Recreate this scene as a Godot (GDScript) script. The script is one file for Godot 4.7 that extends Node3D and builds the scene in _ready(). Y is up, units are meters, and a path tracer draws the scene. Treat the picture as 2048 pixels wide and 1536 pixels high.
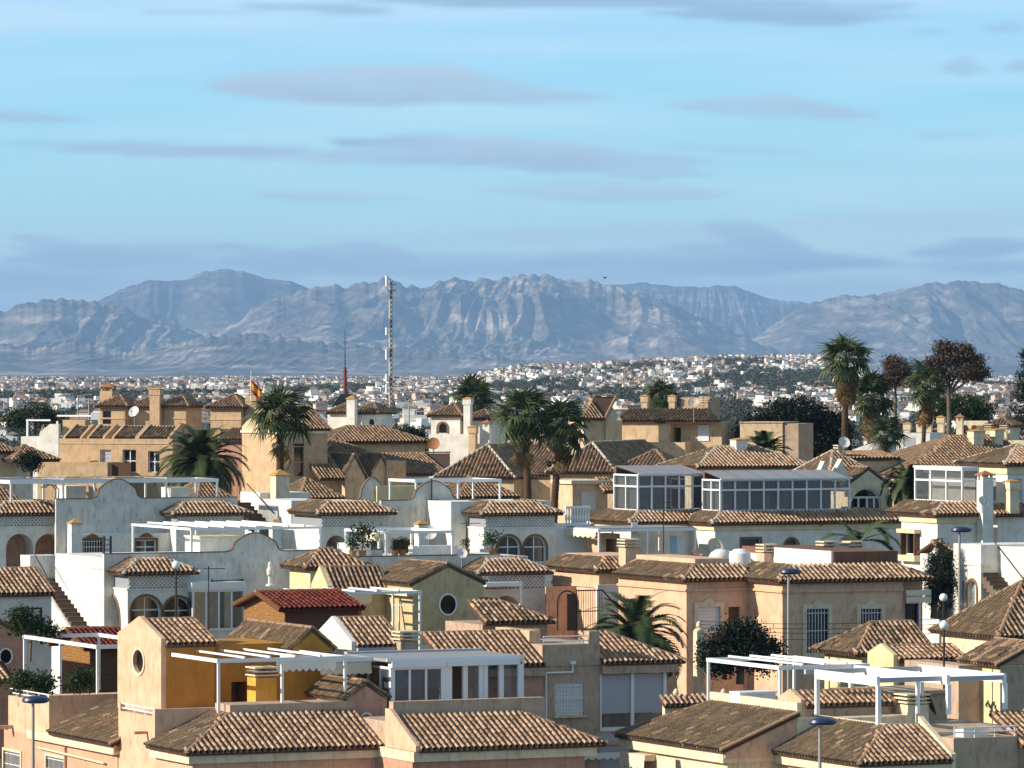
extends Node3D
# A hillside of Spanish terrace houses seen through a long lens, a far town and hazy mountains behind.

const FOCAL := 10000.0     # focal length in photograph pixels (2048 wide)
const K := FOCAL / 7800.0  # distances below are noted for a lens of 7800
const EYE := 20.0          # eye height in metres
const HORIZON := 745.0     # photograph row of the horizon

var rng := RandomNumberGenerator.new()
var noise := FastNoiseLite.new()
var used := {}
var mats := {}
var T: Node3D              # the thing being built
var tiles_left := 300
var tile_meshes := []
var leaf_cache := {}

# ---------------------------------------------------------------- placing
func P(px: float, py: float, d: float) -> Vector3:
	d *= K
	return Vector3((px - 1024.0) / FOCAL * d, EYE - (py - HORIZON) / FOCAL * d, -d)

func ray(px: float, py: float) -> Vector3:
	return Vector3((px - 1024.0) / FOCAL, -(py - HORIZON) / FOCAL, -1.0)

func hit(px: float, py: float, axis: int, at: float) -> Vector3:
	var inv := T.transform.affine_inverse()
	var o: Vector3 = inv * Vector3(0, EYE, 0)
	var r: Vector3 = inv.basis * ray(px, py)
	return o + r * ((at - o[axis]) / r[axis])

func X(px: float, z := 0.0, py := 1000.0) -> float:      # where a picture column meets the plane of a front
	return hit(px, py, 2, z).x

func Z(px: float, x := 0.0, py := 1000.0) -> float:      # where a picture column meets the plane of a side
	return hit(px, py, 0, x).z

func Y(px: float, py: float, z := 0.0) -> float:         # height of a picture point on the plane of a front
	return hit(px, py, 2, z).y

func YS(px: float, py: float, x := 0.0) -> float:        # height of a picture point on the plane of a side
	return hit(px, py, 0, x).y

func numbered(called: String) -> String:
	if not used.has(called):
		used[called] = 0
		return called
	used[called] += 1
	return "%s_%03d" % [called, used[called]]

func tag(o: Node, label := "", category := "", group := "", kind := "") -> Node:
	if label: o.set_meta("label", label)
	if category: o.set_meta("category", category)
	if group: o.set_meta("group", group)
	if kind: o.set_meta("kind", kind)
	return o

func start(called: String, label: String, category: String, px: float, py: float, d: float, turn: float, group := "") -> Node3D:
	var o := Node3D.new()
	o.name = numbered(called)
	add_child(o)
	var p := P(px, py, d)
	p.y = ground_y(p.x, -p.z)
	o.transform = Transform3D(Basis(Vector3.UP, deg_to_rad(turn)), p)
	tag(o, label, category, group)
	T = o
	tiles_left = 300
	return o

func start_at(called: String, label: String, category: String, p: Vector3, turn: float, group := "") -> Node3D:
	var o := Node3D.new()
	o.name = numbered(called)
	add_child(o)
	o.transform = Transform3D(Basis(Vector3.UP, deg_to_rad(turn)), p)
	tag(o, label, category, group)
	T = o
	tiles_left = 300
	return o

func on_thing(host: Node3D, p: Vector3) -> Vector3:      # a point of another thing's own axes, in the world
	return host.transform * p

func obj(called: String, st: SurfaceTool, m: Material, parent: Node = null) -> MeshInstance3D:
	return put(called, st.commit(), m, parent)

func put(called: String, mesh: Mesh, m: Material, parent: Node = null) -> MeshInstance3D:
	var o := MeshInstance3D.new()
	o.mesh = mesh
	o.material_override = m
	if parent == null: parent = T
	if parent == self:
		o.name = numbered(called)
		add_child(o)
	else:
		o.name = called
		parent.add_child(o, true)
	return o

# ---------------------------------------------------------------- shapes
func surf() -> SurfaceTool:
	var st := SurfaceTool.new()
	st.begin(Mesh.PRIMITIVE_TRIANGLES)
	st.set_smooth_group(-1)
	return st

func tri(st: SurfaceTool, a: Vector3, b: Vector3, c: Vector3) -> void:
	var n := (c - a).cross(b - a).normalized()
	for v in [a, b, c]:
		st.set_normal(n)
		st.add_vertex(v)

func quad(st: SurfaceTool, a: Vector3, b: Vector3, c: Vector3, d: Vector3) -> void:   # seen from outside: clockwise
	tri(st, a, b, c)
	tri(st, a, c, d)

func boxs(st: SurfaceTool, x0: float, x1: float, y0: float, y1: float, z0: float, z1: float, skip := "") -> void:
	var v := func(i, j, k): return Vector3(x1 if i else x0, y1 if j else y0, z1 if k else z0)
	if not "f" in skip: quad(st, v.call(0, 1, 1), v.call(1, 1, 1), v.call(1, 0, 1), v.call(0, 0, 1))
	if not "b" in skip: quad(st, v.call(1, 1, 0), v.call(0, 1, 0), v.call(0, 0, 0), v.call(1, 0, 0))
	if not "l" in skip: quad(st, v.call(0, 1, 0), v.call(0, 1, 1), v.call(0, 0, 1), v.call(0, 0, 0))
	if not "r" in skip: quad(st, v.call(1, 1, 1), v.call(1, 1, 0), v.call(1, 0, 0), v.call(1, 0, 1))
	if not "t" in skip: quad(st, v.call(0, 1, 0), v.call(1, 1, 0), v.call(1, 1, 1), v.call(0, 1, 1))
	if not "d" in skip: quad(st, v.call(0, 0, 1), v.call(1, 0, 1), v.call(1, 0, 0), v.call(0, 0, 0))

func box(called: String, m: Material, x0: float, x1: float, y0: float, y1: float, z0: float, z1: float, parent: Node = null) -> MeshInstance3D:
	var st := surf()
	boxs(st, minf(x0, x1), maxf(x0, x1), minf(y0, y1), maxf(y0, y1), minf(z0, z1), maxf(z0, z1))
	return obj(called, st, m, parent)

func bar(st: SurfaceTool, a: Vector3, b: Vector3, r: float, n := 6, r2 := -1.0) -> void:   # a round bar with closed ends
	if r2 < 0.0: r2 = r
	var ax := (b - a).normalized()
	var u := ax.cross(Vector3.UP if absf(ax.y) < 0.9 else Vector3.RIGHT).normalized()
	var w := ax.cross(u)
	for i in n:
		var t0 := TAU * i / n
		var t1 := TAU * (i + 1) / n
		var d0 := u * cos(t0) + w * sin(t0)
		var d1 := u * cos(t1) + w * sin(t1)
		var p := [a + d0 * r, a + d1 * r, b + d1 * r2, b + d0 * r2]
		var nn := [d0, d1, d1, d0]
		for k in [0, 2, 1, 0, 3, 2]:
			st.set_normal(nn[k])
			st.add_vertex(p[k])
		if r > 0.0: tri(st, a, a + d0 * r, a + d1 * r)
		if r2 > 0.0: tri(st, b, b + d1 * r2, b + d0 * r2)

func tube(called: String, m: Material, pts: Array, r: float, n := 6, parent: Node = null, r2 := -1.0) -> MeshInstance3D:
	var st := surf()
	if r2 < 0.0: r2 = r
	var k := pts.size() - 1
	for i in k:
		bar(st, pts[i], pts[i + 1], lerpf(r, r2, float(i) / k), n, lerpf(r, r2, float(i + 1) / k))
	return obj(called, st, m, parent)

func lathe(st: SurfaceTool, at: Vector3, prof: Array, n := 14, flat_x := 1.0, tilt := Basis()) -> void:   # prof: [radius, height] from bottom to top
	for i in n:
		var t0 := TAU * i / n
		var t1 := TAU * (i + 1) / n
		for k in prof.size() - 1:
			var a: Array = prof[k]
			var b: Array = prof[k + 1]
			var nr := Vector2(b[1] - a[1], a[0] - b[0]).normalized()
			var q := []
			for s in [[t0, a], [t1, a], [t1, b], [t0, b]]:
				q.append([at + tilt * Vector3(cos(s[0]) * s[1][0] * flat_x, s[1][1], sin(s[0]) * s[1][0]), tilt * Vector3(cos(s[0]) * nr.x, nr.y, sin(s[0]) * nr.x)])
			for j in [0, 1, 2, 0, 2, 3]:
				st.set_normal(q[j][1])
				st.add_vertex(q[j][0])

func prism(st: SurfaceTool, pts: PackedVector2Array, z0: float, z1: float, xf := Transform3D()) -> void:   # an outline in x and y pushed from z0 to z1
	var idx := Geometry2D.triangulate_polygon(pts)
	var area := 0.0
	for i in pts.size():
		area += pts[i].cross(pts[(i + 1) % pts.size()])
	for i in range(0, idx.size(), 3):
		var a := pts[idx[i]]
		var b := pts[idx[i + 1]]
		var c := pts[idx[i + 2]]
		if (b - a).cross(c - a) > 0.0:
			var h := b
			b = c
			c = h
		tri(st, xf * Vector3(a.x, a.y, z1), xf * Vector3(b.x, b.y, z1), xf * Vector3(c.x, c.y, z1))
		tri(st, xf * Vector3(a.x, a.y, z0), xf * Vector3(c.x, c.y, z0), xf * Vector3(b.x, b.y, z0))
	for i in pts.size():
		var a := pts[i]
		var b := pts[(i + 1) % pts.size()]
		if area > 0.0:
			quad(st, xf * Vector3(b.x, b.y, z0), xf * Vector3(a.x, a.y, z0), xf * Vector3(a.x, a.y, z1), xf * Vector3(b.x, b.y, z1))
		else:
			quad(st, xf * Vector3(a.x, a.y, z0), xf * Vector3(b.x, b.y, z0), xf * Vector3(b.x, b.y, z1), xf * Vector3(a.x, a.y, z1))

const SIDE := Basis(Vector3(0, 0, 1), Vector3(0, 1, 0), Vector3(-1, 0, 0))   # turns a front (x, y, out z) into a left side (z, y, out -x)

# ---------------------------------------------------------------- materials
func noise_tex(seed_: int, freq: float, lo: Color, hi: Color, size := 256, oct := 4, stretch := 1.0) -> ImageTexture:
	var n := FastNoiseLite.new()
	n.seed = seed_
	n.frequency = freq
	n.fractal_octaves = oct
	var src := n.get_seamless_image(size, size)
	src.convert(Image.FORMAT_L8)
	var bytes := src.get_data()
	var data := PackedByteArray()
	data.resize(bytes.size() * 3)
	for i in bytes.size():
		var c := lo.lerp(hi, bytes[i] / 255.0)
		data[i * 3] = int(clampf(c.r, 0, 1) * 255)
		data[i * 3 + 1] = int(clampf(c.g, 0, 1) * 255)
		data[i * 3 + 2] = int(clampf(c.b, 0, 1) * 255)
	var im := Image.create_from_data(size, size, false, Image.FORMAT_RGB8, data)
	return ImageTexture.create_from_image(im)

var tex := {}

func make_textures() -> void:
	tex.mottle = noise_tex(3, 0.012, Color(0.88, 0.87, 0.85), Color(1.04, 1.04, 1.04), 512, 5)
	tex.streak = noise_tex(8, 0.02, Color(0.30, 0.27, 0.24), Color(1.7, 1.7, 1.7), 512, 4)
	tex.fine = noise_tex(5, 0.09, Color(0.0, 0.0, 0.0), Color(1, 1, 1), 256, 3)
	tex.lichen = noise_tex(11, 0.03, Color(0.42, 0.40, 0.37), Color(1.45, 1.42, 1.36), 512, 5)
	tex.wood = noise_tex(17, 0.03, Color(0.62, 0.55, 0.45), Color(1.0, 1.0, 1.0), 256, 4)

func plain(c: Color, rough := 0.8, metal := 0.0) -> StandardMaterial3D:
	var m := StandardMaterial3D.new()
	m.albedo_color = c
	m.roughness = rough
	m.metallic = metal
	return m

func stucco(c: Color, dirt := 0.35) -> StandardMaterial3D:       # painted render with a fine grain, blotches and rain streaks
	var m := plain(c, 0.92)
	m.metallic_specular = 0.25
	m.albedo_texture = tex.mottle
	m.uv1_triplanar = true
	m.uv1_world_triplanar = true
	m.uv1_scale = Vector3(0.16, 0.16, 0.16)
	if dirt > 0.0:
		m.detail_enabled = true
		m.detail_blend_mode = BaseMaterial3D.BLEND_MODE_MUL
		m.detail_albedo = tex["dirt%d" % int(dirt * 10)] if tex.has("dirt%d" % int(dirt * 10)) else make_dirt(dirt)
		m.detail_uv_layer = BaseMaterial3D.DETAIL_UV_2
		m.uv2_triplanar = true
		m.uv2_world_triplanar = true
		m.uv2_scale = Vector3(0.45, 0.10, 0.45)
	return m

func make_dirt(dirt: float) -> ImageTexture:
	var k := 1.0 - dirt * 0.85
	var t := noise_tex(31, 0.02, Color(k, k * 0.97, k * 0.93), Color(1.0 + dirt * 1.3, 1.0 + dirt * 1.36, 1.0 + dirt * 1.45), 512, 4)
	tex["dirt%d" % int(dirt * 10)] = t
	return t

func tile_mat(c: Color) -> StandardMaterial3D:
	var m := plain(c, 0.9)
	m.metallic_specular = 0.3
	m.albedo_texture = tex.lichen
	m.uv1_triplanar = true
	m.uv1_world_triplanar = true
	m.uv1_scale = Vector3(0.9, 0.9, 0.9)
	m.vertex_color_use_as_albedo = true
	return m

func glassy(c: Color) -> StandardMaterial3D:
	var m := plain(c, 0.06)
	m.metallic_specular = 0.6
	return m

func make_materials() -> void:
	make_textures()
	mats.peach = stucco(Color(0.87, 0.72, 0.605), 0.25)
	mats.peach_deep = stucco(Color(0.82, 0.65, 0.545), 0.25)
	mats.salmon = stucco(Color(0.77, 0.60, 0.52), 0.25)
	mats.mustard = stucco(Color(0.74, 0.53, 0.25), 0.1)
	mats.amber = stucco(Color(0.86, 0.65, 0.30), 0.1)
	mats.taupe = stucco(Color(0.75, 0.655, 0.57), 0.3)
	mats.cream = stucco(Color(0.89, 0.83, 0.72), 0.2)
	mats.ivory = stucco(Color(0.89, 0.82, 0.65), 0.1)
	mats.olive = stucco(Color(0.79, 0.72, 0.56), 0.2)
	mats.tan = stucco(Color(0.78, 0.67, 0.54), 0.2)
	mats.tan_pale = stucco(Color(0.83, 0.70, 0.54), 0.2)
	mats.beige = stucco(Color(0.84, 0.74, 0.61), 0.2)
	mats.white = stucco(Color(0.91, 0.90, 0.87), 0.15)
	mats.white_old = stucco(Color(0.90, 0.89, 0.86), 0.25)
	mats.grey_old = stucco(Color(0.85, 0.84, 0.81), 0.25)
	mats.yellow_trim = stucco(Color(0.88, 0.81, 0.66), 0.0)
	mats.brown_trim = stucco(Color(0.52, 0.40, 0.28), 0.0)
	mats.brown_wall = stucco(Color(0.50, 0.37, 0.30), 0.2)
	mats.ochre_tile = plain(Color(0.70, 0.53, 0.28), 0.7)
	mats.band = plain(Color(0.55, 0.56, 0.58), 0.9)
	mats.paint = plain(Color(0.90, 0.90, 0.89), 0.45)
	mats.alu = plain(Color(0.86, 0.87, 0.88), 0.4)
	mats.grey_alu = plain(Color(0.66, 0.67, 0.69), 0.6)
	mats.cover = plain(Color(0.55, 0.55, 0.56), 0.9)
	mats.canvas = plain(Color(0.86, 0.80, 0.70), 0.95)
	mats.canvas_white = plain(Color(0.88, 0.87, 0.85), 0.95)
	mats.glass = glassy(Color(0.10, 0.11, 0.12))
	mats.glass_dark = glassy(Color(0.05, 0.05, 0.055))
	mats.curtain = plain(Color(0.50, 0.52, 0.52), 0.9)
	mats.dark = plain(Color(0.20, 0.18, 0.16), 0.9)
	mats.iron = plain(Color(0.10, 0.10, 0.11), 0.6)
	mats.steel = plain(Color(0.55, 0.56, 0.57), 0.5, 0.3)
	mats.pole = plain(Color(0.62, 0.60, 0.56), 0.5, 0.2)
	mats.lamp_blue = plain(Color(0.13, 0.19, 0.30), 0.4)
	mats.dish = plain(Color(0.82, 0.81, 0.78), 0.5)
	mats.dish_dull = plain(Color(0.68, 0.64, 0.57), 0.6)
	mats.rust = plain(Color(0.62, 0.40, 0.24), 0.85)
	mats.pink = plain(Color(0.80, 0.62, 0.52), 0.8)
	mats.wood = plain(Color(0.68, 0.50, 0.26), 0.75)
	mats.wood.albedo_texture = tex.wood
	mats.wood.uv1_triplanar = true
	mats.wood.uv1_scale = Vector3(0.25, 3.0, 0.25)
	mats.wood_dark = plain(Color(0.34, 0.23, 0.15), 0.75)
	mats.pane = plain(Color(0.35, 0.38, 0.40, 0.28), 0.04)
	mats.pane.transparency = BaseMaterial3D.TRANSPARENCY_ALPHA
	mats.globe = plain(Color(0.92, 0.92, 0.90), 0.35)
	mats.red_tile = tile_mat(Color(0.50, 0.16, 0.11))
	mats.cope = plain(Color(0.40, 0.34, 0.29), 0.9)
	mats.stair = stucco(Color(0.46, 0.41, 0.37), 0.3)
	mats.deck = plain(Color(0.33, 0.23, 0.17), 0.95)
	mats.red_deck = plain(Color(0.30, 0.10, 0.07), 0.95)
	mats.mortar = stucco(Color(0.66, 0.53, 0.41), 0.4)
	mats.ridge_white = stucco(Color(0.86, 0.83, 0.77), 0.3)
	mats.tiles = []
	for c in [Color(0.66, 0.47, 0.34), Color(0.74, 0.54, 0.40), Color(0.58, 0.42, 0.31), Color(0.79, 0.61, 0.46), Color(0.50, 0.38, 0.30), Color(0.70, 0.50, 0.36)]:
		mats.tiles.append(tile_mat(c))
	mats.tile_join = tile_mat(Color(1, 1, 1))
	mats.leaf = leafy(Color(0.17, 0.24, 0.09))
	mats.leaf_palm = leafy(Color(0.29, 0.33, 0.20))
	mats.leaf_date = leafy(Color(0.28, 0.33, 0.20))
	mats.leaf_dry = leafy(Color(0.45, 0.36, 0.23))
	mats.leaf_pine_dead = leafy(Color(0.36, 0.30, 0.25))
	mats.leaf_dark = leafy(Color(0.09, 0.14, 0.07))
	mats.leaf_fir = leafy(Color(0.10, 0.14, 0.09))
	mats.bark = stucco(Color(0.36, 0.29, 0.23), 0.4)
	mats.bark_grey = stucco(Color(0.45, 0.40, 0.35), 0.4)

func leafy(c: Color) -> StandardMaterial3D:
	var m := plain(c, 0.6)
	m.metallic_specular = 0.35
	m.vertex_color_use_as_albedo = true
	m.cull_mode = BaseMaterial3D.CULL_DISABLED
	m.backlight_enabled = true
	m.backlight = Color(0.30, 0.33, 0.18)
	return m

# ---------------------------------------------------------------- sky
# Flat clouds of the photograph: [column, row, half width, half height, density, warmth, lean]
const CLOUDS := [
	[820, 185, 420, 42, 0.95, 0.55, 12], [1540, 222, 230, 30, 0.8, 0.6, 12], [640, 20, 180, 14, 0.7, 0.1, 6], [1200, 6, 560, 26, 0.95, 0.15, 4],
	[1620, 34, 340, 26, 0.95, 0.1, 6], [1850, 66, 80, 11, 0.7, 0.1, 4], [1930, 142, 60, 22, 0.85, 0.3, 4], [2040, 140, 40, 16, 0.7, 0.3, 0],
	[860, 288, 240, 10, 0.9, 0.1, 4], [1030, 318, 420, 30, 0.85, 0.5, 8], [330, 304, 330, 17, 0.75, 0.45, 4], [60, 238, 130, 10, 0.7, 0.4, 8], [700, 315, 360, 20, 0.5, 0.6, 6],
	[1460, 300, 170, 12, 0.6, 0.5, 8], [1200, 385, 280, 17, 0.55, 0.6, 6], [680, 396, 200, 11, 0.5, 0.7, 4], [1900, 272, 80, 6, 0.5, 0.4, 0],
	[110, 488, 100, 16, 0.55, 0.3, 14], [300, 505, 300, 24, 0.6, 0.35, 8], [700, 512, 150, 22, 0.8, 0.25, 4], [250, 545, 420, 32, 0.5, 0.4, 4], [900, 530, 350, 22, 0.55, 0.4, 0],
	[1520, 480, 120, 24, 0.75, 0.25, 34], [1480, 520, 340, 28, 0.8, 0.3, 6], [1950, 500, 150, 22, 0.8, 0.25, -8], [1250, 540, 420, 26, 0.55, 0.35, 4], [1960, 535, 220, 20, 0.75, 0.3, 4],
	[1300, 472, 380, 22, 0.4, 0.8, 0], [1850, 450, 320, 26, 0.35, 1.0, 0], [1500, 575, 500, 22, 0.35, 0.4, 0], [300, 585, 480, 22, 0.3, 0.5, 0],
	[480, 496, 90, 14, 0.7, 0.25, 4], [160, 520, 160, 26, 0.7, 0.35, 0], [560, 520, 120, 18, 0.7, 0.3, 0], [1120, 520, 90, 12, 0.6, 0.3, -4], [1640, 530, 160, 22, 0.8, 0.25, 6], [1400, 495, 120, 10, 0.5, 0.3, -6], [760, 540, 260, 18, 0.6, 0.5, 0], [70, 560, 200, 26, 0.6, 0.5, 0],
	[1700, 235, 60, 12, 0.5, 0.6, 0], [560, 190, 120, 16, 0.5, 0.5, 4], [1000, 205, 200, 18, 0.6, 0.5, 6], [520, 300, 120, 10, 0.5, 0.4, 0], [1300, 345, 140, 10, 0.6, 0.5, 4], [160, 290, 160, 8, 0.5, 0.4, 2], [1750, 15, 120, 12, 0.7, 0.1, 2], [950, 0, 200, 14, 0.8, 0.1, 0],
	[830, 110, 60, 5, 0.4, 0.3, 0], [680, 132, 60, 5, 0.4, 0.3, 0], [700, 262, 90, 8, 0.35, 0.5, 0], [2010, 60, 60, 14, 0.6, 0.1, 0], [400, 28, 120, 6, 0.5, 0.1, 0]]

func sky_base(el: float) -> Color:      # el in degrees; sRGB
	var stops := [[-90.0, Color(0.42, 0.40, 0.37)], [-0.5, Color(0.60, 0.66, 0.71)], [0.0, Color(0.74, 0.83, 0.85)], [0.8, Color(0.735, 0.845, 0.865)], [1.9, Color(0.645, 0.84, 0.86)], [3.1, Color(0.575, 0.80, 0.875)], [4.3, Color(0.615, 0.785, 0.885)],
		[12.0, Color(0.54, 0.68, 0.81)], [30.0, Color(0.46, 0.56, 0.65)], [90.0, Color(0.40, 0.48, 0.56)]]
	for i in stops.size() - 1:
		if el <= stops[i + 1][0]:
			return stops[i][1].lerp(stops[i + 1][1], clampf((el - stops[i][0]) / (stops[i + 1][0] - stops[i][0]), 0, 1))
	return stops[-1][1]

func cloud_tint(warm: float) -> Color:
	return Color(0.52, 0.66, 0.765).lerp(Color(0.695, 0.745, 0.795), warm)

func paint_cloud(im: Image, az: float, el: float, hw: float, hh: float, dens: float, warm: float, lean: float, seed_: float) -> void:
	var w := im.get_width()
	var h := im.get_height()
	var sx := w / 360.0
	var sy := h / 180.0
	var x0 := int(floor((az - hw * 1.25) * sx))
	var x1 := int(floor((az + hw * 1.25) * sx)) + 1
	var y0 := int((90.0 - el - hh * 1.8 - absf(lean)) * sy)
	var y1 := int((90.0 - el + hh * 1.8 + absf(lean)) * sy) + 1
	var tint := cloud_tint(warm)
	for y in range(maxi(y0, 0), mini(y1, h / 2)):
		for x in range(x0, x1):
			var u := ((x + 0.5) / sx - az) / hw
			var v := (90.0 - (y + 0.5) / sy - el + lean * u) / hh
			var x1d := u * hw
			var y1d := v * hh
			var edge := noise.get_noise_3d(x1d * 14.0 + seed_, y1d * 60.0, seed_)
			var fray := noise.get_noise_3d(x1d * 45.0, y1d * 190.0 + seed_, seed_ + 40.0)
			var thick := pow(maxf(0.0, 1.0 - pow(absf(u), 1.35)), 0.75)        # a lens with drawn-out tips
			var body := thick * (1.0 + edge * 1.3) - absf(v) * (0.85 if v > 0.0 else 1.15) + fray * 0.55 * thick
			var a := (0.3 * smoothstep(-0.15, 0.35, body) + 0.7 * smoothstep(0.0, 0.22, body)) * minf(1.0, dens * 1.1) * clampf(0.9 + fray * 0.9, 0.45, 1.0)
			if absf(u) >= 1.0: a = 0.0
			if a > 0.003:
				var xx := posmod(x, w)
				var c := im.get_pixel(xx, y)
				var t := tint.lightened(clampf(0.10 * v + edge * 0.12, 0.0, 0.2))
				im.set_pixel(xx, y, c.lerp(t, a))

func make_sky() -> ImageTexture:
	var column := Image.create(1, 1024, false, Image.FORMAT_RGBA8)
	for y in 1024:
		column.set_pixel(0, y, sky_base(90.0 - (y + 0.5) / 1024.0 * 180.0))
	var im := column.duplicate()
	im.resize(1024, 1024, Image.INTERPOLATE_BILINEAR)
	for i in 170:                                             # the same kind of clouds all round
		var el := 0.8 + 40.0 * pow(rng.randf(), 1.8)
		var az := rng.randf_range(-180, 180)
		var hw := rng.randf_range(2.5, 8.0)
		if absf(az) - hw * 1.3 < 7.6 and el < 7.0: continue
		paint_cloud(im, az, el, hw, rng.randf_range(0.25, 0.8), rng.randf_range(0.5, 0.9), rng.randf(), 0.0, rng.randf() * 300.0)
	im.resize(4096, 4096, Image.INTERPOLATE_CUBIC)
	# in view the base is laid again finely, so that no step of the resize shows
	for y in range(4096 * 82 / 180, 2048):
		var c := sky_base(90.0 - (y + 0.5) / 4096.0 * 180.0)
		for x in range(-92, 92):
			var veil := noise.get_noise_2d(x * 0.35 + 900.0, y * 2.6) * 0.6 + noise.get_noise_2d(x * 1.3, y * 9.0 + 400.0) * 0.4
			im.set_pixel(posmod(x, 4096), y, c.lerp(Color(0.80, 0.87, 0.90), clampf(veil * 0.75 + 0.08, 0.0, 0.4)))
	for k in CLOUDS.size():
		var c: Array = CLOUDS[k]
		var deg := rad_to_deg(1.0 / FOCAL)
		paint_cloud(im, (c[0] - 1024.0) * deg, (HORIZON - c[1]) * deg, c[2] * deg, c[3] * deg, c[4], c[5], c[6] * deg, k * 17.3)
	return ImageTexture.create_from_image(im)

func make_environment() -> void:
	var cam := Camera3D.new()
	cam.name = "camera"
	cam.fov = rad_to_deg(2.0 * atan(768.0 / FOCAL))
	cam.near = 1.0
	cam.far = 90000.0
	cam.position = Vector3(0, EYE, 0)
	cam.rotation_degrees.x = -rad_to_deg(atan((768.0 - HORIZON) / FOCAL))
	cam.current = true
	add_child(cam)
	var env := Environment.new()
	env.background_mode = Environment.BG_SKY
	var pano := PanoramaSkyMaterial.new()
	pano.panorama = make_sky()
	pano.energy_multiplier = 1.0
	env.sky = Sky.new()
	env.sky.sky_material = pano
	env.tonemap_mode = Environment.TONE_MAPPER_LINEAR
	env.tonemap_exposure = 1.44
	env.fog_enabled = true
	env.fog_density = 0.000041
	env.fog_light_color = Color(0.63, 0.79, 0.97)
	env.sdfgi_enabled = true
	env.ssao_enabled = true
	env.ssil_enabled = true
	var we := WorldEnvironment.new()
	we.name = "environment"
	we.environment = env
	add_child(we)
	var sun := DirectionalLight3D.new()
	sun.name = "sun"
	sun.light_color = Color(1.0, 0.95, 0.88)
	sun.light_energy = 1.52
	sun.light_angular_distance = 0.5
	sun.shadow_enabled = true
	var th := deg_to_rad(75.0)
	var el := deg_to_rad(25.0)
	add_child(sun)
	sun.look_at_from_position(Vector3.ZERO, -Vector3(-sin(th) * cos(el), sin(el), cos(th) * cos(el)))

# ---------------------------------------------------------------- terrain
const SLOPE := [[0, -4.0], [110, -2.0], [145, 0.0], [180, 4.0], [215, 6.3], [250, 9.0], [300, 10.5], [360, 8.5], [520, 4.0], [800, 3.0], [1300, 5.0], [2500, 8.0], [4200, 10.5], [6000, 8.0], [16000, 8.0], [70000, -150.0]]

func ground_y(x: float, far: float) -> float:
	var y := -4.0
	var d := far / K
	for i in SLOPE.size() - 1:
		if d >= SLOPE[i][0] and d < SLOPE[i + 1][0]:
			var t: float = (d - SLOPE[i][0]) / float(SLOPE[i + 1][0] - SLOPE[i][0])
			y = lerpf(SLOPE[i][1], SLOPE[i + 1][1], t)
	if d > 1500.0 and d < 8000.0:
		var px := 1024.0 + x / far * FOCAL
		var across := smoothstep(880.0, 1080.0, px) * (1.0 - smoothstep(1630.0, 1790.0, px)) * (0.62 + 0.38 * smoothstep(1050.0, 1480.0, px))
		y += 21.0 * across * smoothstep(1900.0, 3300.0, d) * (1.0 - smoothstep(3700.0, 5200.0, d))
		y += noise.get_noise_2d(x * 0.25, d * 0.25) * 2.0 * smoothstep(1500.0, 2500.0, d)
	return y

func smooth_grid(nx: int, ny: int, at: Callable, tint: Callable) -> ArrayMesh:
	var pts := PackedVector3Array()
	var cols := PackedColorArray()
	var nrm := PackedVector3Array()
	var idx := PackedInt32Array()
	for j in ny:
		for i in nx:
			var p: Vector3 = at.call(float(i) / (nx - 1), float(j) / (ny - 1))
			pts.append(p)
			cols.append(tint.call(p, float(j) / (ny - 1)))
	for j in ny:
		for i in nx:
			var dx := pts[j * nx + mini(i + 1, nx - 1)] - pts[j * nx + maxi(i - 1, 0)]
			var dz := pts[mini(j + 1, ny - 1) * nx + i] - pts[maxi(j - 1, 0) * nx + i]
			nrm.append(dx.cross(dz).normalized() * (1.0 if dx.cross(dz).y > 0.0 else -1.0))
			if i < nx - 1 and j < ny - 1:
				var a := j * nx + i
				idx.append_array([a, a + nx, a + 1, a + 1, a + nx, a + nx + 1])
	var arr := []
	arr.resize(Mesh.ARRAY_MAX)
	arr[Mesh.ARRAY_VERTEX] = pts
	arr[Mesh.ARRAY_NORMAL] = nrm
	arr[Mesh.ARRAY_COLOR] = cols
	arr[Mesh.ARRAY_INDEX] = idx
	var m := ArrayMesh.new()
	m.add_surface_from_arrays(Mesh.PRIMITIVE_TRIANGLES, arr)
	return m

func make_terrain() -> void:
	var earth := plain(Color(1, 1, 1), 0.95)
	earth.vertex_color_use_as_albedo = true
	earth.albedo_texture = tex.mottle
	earth.uv1_triplanar = true
	earth.uv1_world_triplanar = true
	earth.uv1_scale = Vector3(0.05, 0.05, 0.05)
	var at := func(u: float, v: float) -> Vector3:
		var d := 12.0 * pow(5600.0, v)
		var x := (u - 0.5) * 2.0 * (60.0 + d * 0.55)
		return Vector3(x, ground_y(x, d), 30.0 - d if d < 60.0 else -d)
	var tint := func(p: Vector3, _v: float) -> Color:
		var far := smoothstep(4000.0, 6500.0, -p.z)
		var k := noise.get_noise_2d(p.x * 0.6 / (1.0 + far * 12.0), p.z * 0.6 / (1.0 + far * 9.0)) * 0.5 + 0.5
		return Color(0.14, 0.12, 0.09).lerp(Color(0.07, 0.085, 0.05), clampf(k * 1.6 - 0.3, 0, 1)).lerp(Color(0.26, 0.22, 0.17), clampf((k - 0.62) * 4.0, 0, 0.7))
	var g := put("ground", smooth_grid(150, 190, at, tint), earth, self)
	tag(g, "dry hillside and plain running out to the mountains", "", "", "structure")

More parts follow.
